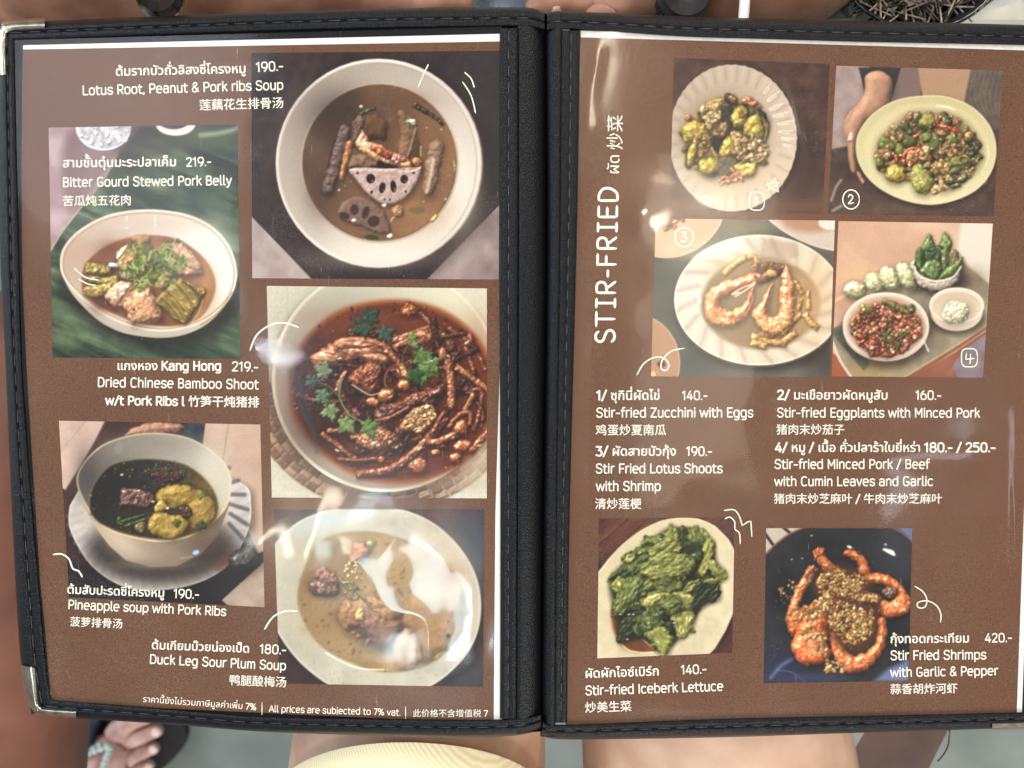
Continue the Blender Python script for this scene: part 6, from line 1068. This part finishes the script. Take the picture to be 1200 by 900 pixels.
TX_L = [('ต้มรากบัวถั่วลิสงซี่โครงหมู', 136, 88.7, 287.5, 85.3), ('190.-', 300, 84, 332, 82.3), ('Lotus Root, Peanut & Pork ribs Soup', 97, 111.2, 332, 104.6),
 ('สามชั้นตุ๋นมะระปลาเค็ม', 74, 196, 206, 194.6), ('219.-', 218, 195, 247.5, 194), ('Bitter Gourd Stewed Pork Belly', 74, 218.7, 272, 216.4), ('แกงหอง Kang Hong', 138, 433.5, 259, 433.8), ('219.-', 271.5, 434.6, 302.5, 435.2), ('Dried Chinese Bamboo Shoot', 114.6, 453, 303, 455.8), ('w/t Pork Ribs l 竹笋干炖猪排', 123, 474, 303.5, 476.4),
 ('ต้มสับปะรดซี่โครงหมู', 79, 695.5, 192, 699.8), ('190.-', 203, 700.3, 233, 701.5), ('Pineapple soup with Pork Ribs', 80, 713.3, 265, 721.5), ('ต้มเกียมบ๊วยน่องเป็ด', 178, 760.5, 291.5, 764.8), ('180.-', 304, 765.4, 335, 766.6), ('Duck Leg Sour Plum Soup', 175.5, 777.3, 335, 785.2)]
TX_LC = [('莲藕花生排骨汤', 234, 129.6, 332, 126.6), ('苦瓜炖五花肉', 74, 241.6, 153, 240.6), ('菠萝排骨汤', 82, 734, 143, 736.6), ('鸭腿酸梅汤', 269, 803, 335, 805.6)]
TX_R = [('1/ ซุกินี่ผัดไข่', 698.7, 468.6, 772.5, 468.4), ('140.-', 799, 468.4, 829, 468.3), ('Stir-fried Zucchini with Eggs', 698.5, 488.8, 883, 488.6), ('3/ ผัดสายบัวกุ้ง', 698, 534, 792, 533.8), ('190.-', 804, 533.8, 834.5, 533.8), ('Stir Fried Lotus Shoots', 698, 554.3, 847, 554), ('with Shrimp', 698, 575, 774.5, 574.8),
 ('2/ มะเขือยาวผัดหมูสับ', 910.7, 467.9, 1039.8, 468.2), ('160.-', 1072.6, 468, 1103, 468.2), ('Stir-fried Eggplants with Minced Pork', 910.5, 488.6, 1149, 489), ('4/ หมู / เนื้อ คั่วปลาร้าใบยี่หร่า 180.- / 250.-', 908, 529.4, 1166.5, 529.4), ('Stir-fried Minced Pork / Beef', 907.5, 549, 1090, 549), ('with Cumin Leaves and Garlic', 907, 569.2, 1093.5, 569),
 ('ผัดผักไอซ์เบิร์ก', 686.6, 794.5, 771.8, 791.4), ('140.-', 798, 790, 828, 788.8), ('Stir-fried Iceberk Lettuce', 686, 814.4, 848, 809), ('กุ้งทอดกระเทียม', 1044, 753.7, 1135.3, 752.8), ('420.-', 1154, 752.6, 1186, 752), ('Stir Fried Shrimps', 1043.5, 773.2, 1156, 772.2), ('with Garlic & Pepper', 1043, 793, 1170, 790.8)]
TX_RC = [('鸡蛋炒夏南瓜', 698, 510.4, 780.5, 510.2), ('清炒莲梗', 697.5, 596.6, 751.5, 596.4), ('猪肉末炒茄子', 910, 509.4, 989.5, 509.4), ('猪肉末炒芝麻叶 / 牛肉末炒芝麻叶', 907, 590.8, 1104, 590.8), ('炒美生菜', 686, 835.4, 740, 833.6), ('蒜香胡炸河虾', 1043.5, 813.6, 1122, 812.6)]
for t in TX_L: text(*t, PL)
for t in TX_LC: text(*t, PL, bold=.010, cjk=True)
for t in TX_R: text(*t, PR)
for t in TX_RC: text(*t, PR, bold=.010, cjk=True)
text('ราคานี้ยังไม่รวมภาษีมูลค่าเพิ่ม 7%', 167.5, 822.5, 300, 832, PL, .004); text('All prices are subjected to 7% vat.', 315, 834, 469, 838.6, PL, 0, wd=.095); text('此价格不含增值税 7', 484, 840.4, 572, 840.6, PL, 0, True)
text('ผัด', 725.6, 203, 725.9, 182, PR, .0); text('炒菜', 730, 175, 730.4, 135, PR, .0, True)
def vw(pts, x0, y0, s, sm=True):
    p = np.array(pts, float)/s+np.array([x0, y0]); return spline(p, 8, False) if sm and len(p) > 2 else along(p, 8)
for x_, y_ in ((307, 823), (475.3, 828)): ribbon([along([(x_, y_), (x_, y_+15)], 4)], -.0004, 1.0, 'printed_bar', 'ink', PL)
# the hand-drawn heading runs up the page
G = {'S': ([[(.78, .82), (.6, .97), (.3, .97), (.12, .8), (.2, .6), (.5, .5), (.78, .38), (.84, .18), (.62, .02), (.3, .02), (.1, .16)]], .95), 'T': ([[(.02, .97), (.98, .97)], [(.5, .97), (.5, 0)]], 1.0), 'I': ([[(.1, .98), (.7, .98)], [(.4, .98), (.4, .02)], [(.1, .02), (.7, .02)]], .8),
     'R': ([[(.14, 0), (.14, .97)], [(.14, .97), (.55, .99), (.8, .86), (.78, .6), (.5, .48), (.14, .46)], [(.42, .47), (.86, 0)]], .98), '-': ([[(.05, .42), (.5, .42)]], .6), 'F': ([[(.14, 0), (.14, .97)], [(.06, .97), (.82, .97)], [(.14, .52), (.7, .52)]], .9), 'E': ([[(.84, .97), (.14, .97)], [(.14, .97), (.14, .02)], [(.14, .02), (.86, .02)], [(.14, .52), (.76, .52)]], .95), 'D': ([[(.12, 0), (.12, .97)], [(.12, .97), (.5, .96), (.86, .76), (.9, .42), (.68, .1), (.4, 0), (.12, .01)]], 1.05)}
w_ = sum(G[ch][1] for ch in 'STIR-FRIED')+.12*9; hp = []; cx = 0
for ch in 'STIR-FRIED':
    for st in G[ch][0]:
        st = spline(st, 6, False) if len(st) > 2 else along(st, 8)
        t = (cx+st[:, 0])/w_; hp.append(np.stack([720+4*t-(st[:, 1])*22.5, 402.5-184.5*t], 1))
    cx += G[ch][1]+.12
ribbon(hp, -.0004, 3.1, 'heading_text', 'ink', PR)
def doodle(strokes, par, wd=1.5): ribbon(strokes, -.00035, wd, 'drawn_doodle', 'ink', par)
A = (280, 0, 3.75); doodle([vw([(832, 283), (812, 325), (787, 382)], *A)], PL); doodle([vw([(992, 318), (1020, 345), (1034, 384)], *A), vw([(983, 360), (1020, 420), (1040, 497)], *A)], PL)
A = (0, 200, 3.913); doodle([vw([(340, 447), (390, 488), (452, 502)], *A), vw([(360, 497), (400, 518), (440, 527)], *A)], PL, 1.4)
doodle([vw([(48, 865), (80, 795), (145, 750), (205, 745), (263, 764)], 280, 180, 3.75)], PL, 1.8); doodle([vw([(83, 337), (120, 335), (152, 356), (170, 398), (195, 410), (212, 436)], 40, 560, 3.75)], PL, 1.9); doodle([vw([(72, 567), (108, 515), (160, 490), (210, 490)], 290, 580, 3.6)], PL, 1.9)
A = (740, 240, 4.2846); doodle([vw([(27, 855), (60, 800), (110, 768), (160, 768), (187, 800), (176, 830), (150, 822), (156, 778), (200, 735), (265, 720)], *A)], PR, 1.5)
A = (660, 440, 4.444); doodle([vw([(838, 703), (890, 700), (918, 735), (932, 782)], *A), vw([(932, 782), (977, 753), (983, 840)], *A, sm=False), vw([(842, 747), (868, 738), (893, 762), (895, 800), (918, 822), (922, 878)], *A)], PR, 1.4)
doodle([vw([(698, 335), (732, 358), (748, 390), (740, 420), (714, 422), (712, 402), (750, 395), (788, 415), (805, 450), (803, 482)], 870, 590, 3.46)], PR, 1.4)
def loop(cx, cy, rx, ry, e=2.0): t = np.linspace(0, 2*math.pi, 30); return np.stack([cx+rx*np.sign(np.cos(t))*np.abs(np.cos(t))**(2/e), cy+ry*np.sign(np.sin(t))*np.abs(np.sin(t))**(2/e)], 1)
def V_(p, x0, y0, s): return np.array(p)/s+np.array([x0, y0])
A = (640, 30, 3.75); doodle([V_(loop(925, 771, 34, 40, 3), *A), vw([(916, 764), (930, 750), (925, 792)], *A, sm=False)], PR, 1.3); doodle([vw(q, *A) for q in ([(965, 697), (1028, 688)], [(1028, 688), (972, 727)], [(972, 727), (1006, 668)], [(1006, 668), (1022, 732)], [(1022, 732), (965, 697)])], PR, 1.0)
A = (900, 30, 3.913); doodle([V_(loop(381, 797, 38, 44), *A), vw([(368, 788), (376, 775), (389, 784), (382, 800), (369, 816), (394, 812)], *A)], PR, 1.4)
A = (740, 240, 4.2846); doodle([V_(loop(265, 162, 46, 48), *A), vw([(250, 138), (274, 138), (260, 157), (277, 166), (268, 184), (247, 180)], *A)], PR, 1.3)
A = (940, 240, 4.2846); doodle([V_(loop(840, 768, 40, 46, 3.4), *A), vw([(826, 745), (821, 776), (866, 771)], *A, sm=False), vw([(846, 748), (843, 800)], *A)], PR, 1.4)

# ================================================================ clear plastic sleeves with creases
def sleeve(name, left, right, wr, seed, cr=(), nu=300, nv=430):
    A = along(left, nv); B = along(right, nv); u, v = np.meshgrid(np.linspace(0, 1, nu), np.arange(nv), indexing='ij'); q = A[v]+(B[v]-A[v])*u[..., None]; x, y = q[..., 0].ravel(), q[..., 1].ravel()
    h = .0008*(fbm(x, y, 260, seed, 2)-.5)*2+.00022*(fbm(x, y, 75, seed+5, 2)-.5)*2
    for (cx, cy, rx, ry, rot, hh) in wr:
        c, s = math.cos(math.radians(rot)), math.sin(math.radians(rot)); dx, dy = x-cx, y-cy; dx, dy = dx+.1*rx*np.sin(dy/17.), dy
        h = h+hh*.001*np.exp(-((dx*c+dy*s)/rx)**2-((-dx*s+dy*c)/ry)**2)
    for (cx, cy, rx, ry, sc_, hh) in cr:      # crumpled patches: sharp creases between flat facets
        g = np.exp(-((x-cx)/rx)**2-((y-cy)/ry)**2); wx = x+14*(fbm(x, y, 40, seed+3, 2)-.5); wy = y+14*(fbm(x, y, 40, seed+4, 2)-.5)
        h = h+hh*.001*g*(.6-1.6*np.abs(fbm(wx*1.25, wy*.8, sc_, seed+9, 1)-.5)*2)
    e = np.minimum(np.minimum(u, 1-u)*nu/nu*8, np.minimum(v, nv-1-v)/nv*8).ravel(); h = h*np.clip(e*3, 0, 1)
    return obj(name, PG(x, y, .0006+np.maximum(h, -.0007)), gridF(nu, nv)[:, ::-1].copy(), 'sleeve', cov)
WL = [(368, 620, 14, 80, 6, .12), (245, 500, 14, 80, 12, .2), (445, 650, 60, 44, -15, .6), (300, 630, 26, 30, 0, .4), (490, 300, 7, 60, 0, .25), (60, 700, 10, 150, -4, .4), (120, 790, 8, 30, 15, .3), (110, 760, 10, 18, 20, .25)]
WR = [(694, 90, 10, 60, 8, .2), (758, 250, 24, 28, 0, .35), (835, 295, 70, 34, -15, .5), (830, 205, 90, 30, 10, .35), (870, 470, 34, 60, 0, .4), (1090, 535, 90, 16, 5, .25), (1150, 545, 34, 22, 20, .3), (960, 500, 40, 12, -4, .2), (672, 720, 7, 70, 3, .8), (790, 830, 60, 10, 8, .5), (1060, 110, 70, 16, 20, .5), (930, 110, 7, 50, -15, .3), (1190, 640, 6, 120, 0, .4), (1010, 230, 40, 26, 0, .6)]
sl = sleeve('plastic_sleeve', [(17, 47), (19, 150), (22.5, 300), (25.5, 420), (35, 560), (47, 700), (54, 780), (59, 822)], [(588, 31), (587, 300), (588, 600), (587, 844)], WL, 11, [(495, 700, 80, 75, 60, .75), (560, 740, 30, 60, 40, .4)])
sr = sleeve('plastic_sleeve', [(678, 35), (673, 300), (665, 600), (662, 850)], [(1236, 54), (1238, 300), (1234, 600), (1228, 836)], WR, 23, [(800, 270, 60, 40, 70, .25)])

# ================================================================ people, seen only in part
def fing(nodes, edges, root, key, base, dirs, r):
    p = np.array(base); prev = root
    for i, d in enumerate(dirs):
        k = f'{key}{i}'; nodes[k] = (tuple(p), r*(1-.10*i)); edges.append((prev, k)); prev = k; p = p+np.array(d)
    k = key+'t'; nodes[k] = (tuple(p), r*.62); edges.append((prev, k))
# the reader, with the menu on the lap
rd = empty('person', (0, -.40, ZF), 'seated reader in cream ribbed shorts, bare thighs under the menu', 'person')
n = {'pel': ((.03, -.60, -.10), (.12, .10)), 'hl': ((-.075, -.52, -.115), (.095, .088)), 'tl': ((-.064, -.33, -.108), (.090, .085)), 'ml': ((-.054, -.19, -.108), (.083, .080)), 'kl': ((-.045, -.02, -.115), .060), 'kl2': ((-.045, .05, -.15), .056), 'sl': ((-.05, .06, -.32), .048), 'al': ((-.05, .04, -.54), .032), 'fl': ((-.055, .16, -.575), .025),
     'hr': ((.145, -.52, -.115), (.095, .09)), 'tr': ((.136, -.33, -.112), (.095, .09)), 'mr': ((.121, -.19, -.112), (.088, .083)), 'kr': ((.10, -.02, -.118), .062), 'kr2': ((.10, .05, -.155), .056), 'sr': ((.10, .06, -.32), .048), 'ar': ((.10, .04, -.54), .032), 'fr': ((.105, .16, -.575), .025), 'ab': ((.03, -.66, .06), (.13, .1))}
skin('body', n, [('pel', 'hl'), ('hl', 'tl'), ('tl', 'ml'), ('ml', 'kl'), ('kl', 'kl2'), ('kl2', 'sl'), ('sl', 'al'), ('al', 'fl'), ('pel', 'hr'), ('hr', 'tr'), ('tr', 'mr'), ('mr', 'kr'), ('kr', 'kr2'), ('kr2', 'sr'), ('sr', 'ar'), ('ar', 'fr'), ('pel', 'ab')], 'skin', rd)
V = []; nu, nv = 46, 40
for i in range(nu):
    a = -2.0+4.0*i/(nu-1)
    for j in range(nv):
        t = j/(nv-1); y0 = -.1795-.040*abs(a)**2; y = y0+(-.52-y0)*t; fx = np.interp(-y, [.19, .33, .52], [-.054, -.064, -.075]); r = np.interp(-y, [.19, .33, .52], [.0855, .0925, .1])
        rr = r+.0035*(1-math.exp(-t*60))*(1+.3*math.sin(a*9+y*40)*.4); V.append((fx+math.sin(a)*rr*1.0, y, -.108+math.cos(a)*rr*.985))
obj('shorts', V, gridF(nu, nv), 'ribbed', rd)
# a neighbour's leg at the left, shade put into its brown colour
nb0 = empty('person', (-.40, -.10, ZF), 'shade-darkened bare leg of a neighbour along the left edge below the menu', 'person')
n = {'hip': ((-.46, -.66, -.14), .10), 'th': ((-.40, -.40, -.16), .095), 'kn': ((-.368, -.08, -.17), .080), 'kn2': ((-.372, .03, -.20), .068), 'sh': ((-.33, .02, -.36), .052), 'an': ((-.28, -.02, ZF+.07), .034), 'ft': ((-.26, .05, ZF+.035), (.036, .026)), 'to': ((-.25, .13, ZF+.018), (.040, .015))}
skin('body', n, [('hip', 'th'), ('th', 'kn'), ('kn', 'kn2'), ('kn2', 'sh'), ('sh', 'an'), ('an', 'ft'), ('ft', 'to')], 'skin_shaded', nb0)
# a pale foot in a beaded sandal on the floor
nb = empty('person', (-.52, -.48, ZF), 'pale foot in a dark beaded sandal on the floor at lower left', 'person')
fc = np.array([-.497, -.468, ZF+.030]); fd = np.array([.93, .36, 0]); fd /= np.linalg.norm(fd); fp = np.array([fd[1], -fd[0], 0])
up3 = np.array([0, 0, 1.]); n = {'kn': (tuple(fc-fd*.20-fp*.10+up3*.42), .055), 'sh': (tuple(fc-fd*.21-fp*.03+up3*.22), .045), 'an': (tuple(fc-fd*.15+up3*.06), .033), 'ft': (tuple(fc-fd*.07+up3*.018), (.036, .030)), 'bl': (tuple(fc+up3*.002), (.044, .022))}
e = [('kn', 'sh'), ('sh', 'an'), ('an', 'ft'), ('ft', 'bl')]
for k, (off, L, r) in enumerate(((-.038, .050, .0135), (-.015, .050, .0105), (.004, .046, .0098), (.022, .040, .0092), (.038, .032, .0088))):
    b0 = fc+fp*off+fd*(.030-.008*k)-up3*.002; n[f'a{k}'] = (tuple(b0), r); n[f'b{k}'] = (tuple(b0+fd*L*.5+up3*.004), r*.92); n[f'c{k}'] = (tuple(b0+fd*L-up3*.006), r*.85); e += [('bl', f'a{k}'), (f'a{k}', f'b{k}'), (f'b{k}', f'c{k}')]
skin('body', n, e, 'skin_pale', nb)
for k, (off, L, r) in enumerate(((-.038, .050, .0135), (-.015, .050, .0105), (.004, .046, .0098), (.022, .040, .0092), (.038, .032, .0088))):
    obj('toenail', *ball(fc+fp*off+fd*(.030-.008*k+L*.93)+up3*(.0005+r*.42), (r*.62, r*.62, r*.28), 10), 'nail', nb)
V = []
for z in (ZF+.001, ZF+.012):
    for t in np.linspace(0, 2*math.pi, 40, endpoint=False):
        l = math.cos(t); V.append(fc+fd*(-.065+.155*l)+fp*math.sin(t)*(.046+.008*l)*1.02+up3*(z-fc[2]))
obj('sandal_sole', V, gridF(2, 40, True).tolist()+[list(range(40, 80))], 'black_matte', nb, False)
def arch(c0, c1, hgt, r, seg=10): t = np.linspace(0, 1, 14)[:, None]; p = np.array(c0)*(1-t)+np.array(c1)*t; p[:, 2] += hgt*np.sin(t[:, 0]*math.pi)**.6; return tube(p, r, seg)
for k in range(5): obj('strap', *arch(fc+fp*.050-fd*(.016+.007*k)-up3*.02, fc-fp*.052-fd*(.004+.007*k)-up3*.02, .050+.002*k, .0048), 'navy', nb)
for k, (c0, c1) in enumerate(((fc+fd*.020-fp*.026, fc-fd*.06-fp*.040), (fc+fd*.022-fp*.022, fc-fd*.004+fp*.030), (fc+fd*.012-fp*.030, fc-fd*.07-fp*.028))):
    bd = []
    for t in np.linspace(0, 1, 15): q = np.array(c0)*(1-t)+np.array(c1)*t; q[2] = fc[2]+.026+.010*math.sin(t*3.1)+.012*t; bd.append(ball(q, .0042, 8))
    tag(obj('bead_strap', *merge(bd), 'mint_bead', nb), kind='stuff')
# the person across the table
ac = empty('person', (0, .75, ZF), 'person across the table with brown bare forearms resting on it', 'person')
def T(x, y, z=ZT+.03): return tuple(P(np.array(x), np.array(y), z))
n = {'ch': ((-.03, .74, .02), (.16, .10)), 'be': ((-.03, .78, -.14), (.15, .1)), 'sl': ((-.22, .74, .20), .06), 'el': (T(-90, -190, ZT+.05), .045), 'el2': (T(-40, -42, ZT+.046), .044), 'fl': (T(140, -30, ZT+.04), .041), 'wl': (T(330, -24, ZT+.030), .026), 'hl': (T(440, -16, ZT+.026), (.034, .02)), 'sr': ((.16, .74, .20), .06), 'er': (T(1010, -260, ZT+.05), .045), 'er2': (T(960, -44, ZT+.042), .042), 'fr': (T(880, -30, ZT+.038), .037), 'wr': (T(775, -26, ZT+.028), .024), 'hr': (T(725, -22, ZT+.024), (.032, .02))}
e = [('ch', 'be'), ('ch', 'sl'), ('sl', 'el'), ('el', 'el2'), ('el2', 'fl'), ('fl', 'wl'), ('wl', 'hl'), ('ch', 'sr'), ('sr', 'er'), ('er', 'er2'), ('er2', 'fr'), ('fr', 'wr'), ('wr', 'hr')]
for k, (dy, L) in enumerate(((-.006, 1.0), (.012, 1.1), (.028, 1.0), (.042, .85))):
    b = np.array(T(690, -4))+np.array([-.004, dy, .0]); fing(n, e, 'hr', f'p{k}', b, [(-.018*L, .000, .003), (-.014*L, -.002, -.004)], .0088)
    b = np.array(T(475, -4))+np.array([.006, dy, .0]); fing(n, e, 'hl', f'q{k}', b, [(.018*L, .002, .003), (.014*L, -.001, -.004)], .0088)
fing(n, e, 'hr', 'pt', np.array(T(712, 4))+np.array([0, -.008, .004]), [(-.014, -.005, .002)], .0095)
skin('body', n, e, 'skin_brown', ac)
obj('fingernail', *ball(np.array(T(651, 5))+np.array([0, -.004, .006]), (.0055, .0045, .003), 10), 'nail', ac)
def disc(c, r, h, seg=32):
    c = np.array(c); V = []
    for z, q in ((-h/2, 1), (h/2*.6, 1), (h/2, .93)):
        for k in range(seg): a = 2*math.pi*k/seg; V.append(c+np.array([r*q*math.cos(a), r*q*math.sin(a), z]))
    V += [c+np.array([0, 0, h/2])]; F = gridF(3, seg, True).tolist()+[(2*seg+k, 2*seg+(k+1) % seg, 3*seg) for k in range(seg)]; return V, F
wt = empty('wristwatch', T(187, -6, ZT+.085), 'round dark watch worn above the menu top left', 'watch')
obj('watch_face', *disc(np.array(T(188, -5, ZT+.088)), .0098, .006), 'black_gloss', wt); obj('watch_case', *disc(np.array(T(187, -5, ZT+.085)), .0112, .006), 'metal', wt)
wb = empty('wristwatch', T(803, -6, ZT+.072), 'dark ridged watch above the menu beside the bead bracelet', 'watch')
obj('watch_face', *disc(np.array(T(803, -5, ZT+.076)), .0125, .007), 'black_matte', wb)
t_ = np.linspace(0, 2*math.pi, 30); cw = np.array(T(803, -28, ZT+.030)); obj('watch_strap', *tube(np.stack([cw[0]+0*t_, cw[1]+.033*np.cos(t_), cw[2]+.033*np.sin(t_)+.004], 1), .006, 8), 'black_matte', wb)
bb = []; cw = np.array(T(772, -26, ZT+.028))
for a in np.linspace(0, 2*math.pi, 18, endpoint=False): bb.append(ball(cw+np.array([0, .032*math.cos(a), .030*math.sin(a)]), .0062, 10))
tag(obj('bracelet', *merge(bb), 'black_gloss', None, loc=tuple(cw)), 'black round bead bracelet on the wrist above the menu', 'bracelet')

# ================================================================ things on the table
V = []
for k, (x, y) in enumerate([(x, y) for x in np.linspace(515, 648, 16) for y in np.linspace(-120, 40, 16)]): V.append(P(np.array(x), np.array(y), ZT+.012+.004*math.sin(x*.11)+.003*math.sin(y*.09+x*.05)))
tag(obj('cloth', np.array(V), gridF(16, 16)[:, ::-1].copy(), 'cloth_blue', None, loc=T(580, -40, ZT)), 'folded blue grey cloth on the table behind the spine', 'cloth')
bc = np.array(T(1040, -26, ZT)); bo = empty('bowl', tuple(bc), 'black glossy bowl of dried strands behind the menu', 'bowl')
pr = [(.030, .000), (.036, .002), (.044, .02), (.050, .036), (.0505, .038), (.048, .037), (.040, .02), (.03, .010), (.0, .008)]; V = []
for r, z in pr:
    for k in range(40): a = 2*math.pi*k/40; V.append(bc+np.array([r*math.cos(a), r*math.sin(a), z]))
obj('shell', V, gridF(len(pr), 40, True), 'black_gloss', bo)
rs = np.random.RandomState(3)
for m_ in ('strand_dark', 'strand_light'):
    parts = []
    for k in range(340):
        a = rs.rand()*6.28; r = .043*math.sqrt(rs.rand()); q = bc+np.array([r*math.cos(a), r*math.sin(a), .030+.016*rs.rand()*(1-r/.05)]); d = rs.randn(3)*np.array([1, 1, .25]); d *= .012/np.linalg.norm(d); parts.append(tube([q-d, q+rs.randn(3)*.0015, q+d], .0005, 4))
    tag(obj('dried_strands', *merge(parts), m_, None, loc=tuple(bc+np.array([0, 0, .03]))), ('dark' if m_ == 'strand_dark' else 'pale')+' dried strands heaped in the black bowl', 'strands', kind='stuff')
q = np.array(T(1139, 14, ZT)); tag(obj('brass_post', *tube([q+np.array([0, .004, 0]), q+np.array([.001, .004, .05]), q+np.array([.002, .004, .10])], [.0055, .0055, .0055], 20), 'brass', None, loc=tuple(q)), 'brass post standing on the table beside the black bowl', 'post')
q = np.array(T(1167, -12, ZT)); pr = [(.0, .001), (.010, .0), (.0125, .004), (.0125, .05), (.009, .058), (.0, .059)]; V = [q+np.array([r*math.cos(2*math.pi*k/24), r*math.sin(2*math.pi*k/24), z]) for r, z in pr for k in range(24)]
tag(obj('white_canister', V, gridF(len(pr), 24, True), 'white_plastic', None, loc=tuple(q)), 'small white canister on the table right of the brass post', 'canister')
q = np.array(T(1216, 8, ZT)); tag(obj('wooden_post', *merge([boxm(q+np.array([0, .02, .05]), (.022, .022, .10)), boxm(q+np.array([0, .02, .104]), (.026, .026, .008))]), 'wood_dark', None, False, loc=tuple(q)), 'brown wooden post at the top right behind the menu', 'post')
q = np.array(T(749, -14, ZT)); pr = [(.0, .004), (.014, .003), (.016, .0), (.018, .055), (.0168, .055), (.0145, .008), (.0, .008)]; V = [q+np.array([r*math.cos(2*math.pi*k/28)*.6, r*math.sin(2*math.pi*k/28)*.6+.012, z]) for r, z in pr for k in range(28)]
tag(obj('shot_glass', V, gridF(len(pr), 28, True), 'glass', None, loc=tuple(q)), 'small clear glass between the hand and the bead bracelet', 'glass')
q = np.array(T(871, 26, ZT+.08)); tag(obj('drinking_straw', *merge([tube([q+np.array([0, 0, 0]), q+np.array([.001, .03, .004]), q+np.array([.002, .10, .010])], .0026, 12), tube([q+np.array([0, -.001, -.0002]), q+np.array([.001, .03, .004])], .0022, 12)]), 'white_plastic', None, loc=tuple(q)), 'white straw lying across the forearm above the menu', 'straw')

# ================================================================ below the menu: wooden bar and loose thread
wr_ = empty('wooden_stand', (.30, -.24, ZF), 'dark brown wooden rail beside the right thigh below the menu', 'stand')
V = []
for z in (-.10, -.135):
    for x, y in ((1030, 830), (1116, 830), (1030, 1000), (928, 1000)): V.append(P(np.array(x+(8 if z < -.11 else 0)), np.array(y), z))
obj('rail', V, [(0, 1, 2, 3), (7, 6, 5, 4), (0, 4, 5, 1), (1, 5, 6, 2), (2, 6, 7, 3), (3, 7, 4, 0)], 'wood_dark', wr_, False)
for x, y in ((1068, 842), (985, 990)): q = P(np.array(x), np.array(y), -.135); obj('post', *boxm((q[0], q[1], (ZF-.135)/2), (.03, .03, -.135-ZF)), 'wood_dark', wr_, False)
q = [PG(np.array(x), np.array(y), z) for x, y, z in ((1113, 856, -.0045), (1112.5, 864, -.006), (1111, 874, -.010), (1106, 884, -.014), (1099, 892, -.02))]
tag(obj('loose_thread', *tube(spline(np.array(q), 5, False), .0004, 6), 'thread', None, loc=tuple(q[0])), 'black loose thread hanging from the lower right edge', 'thread')
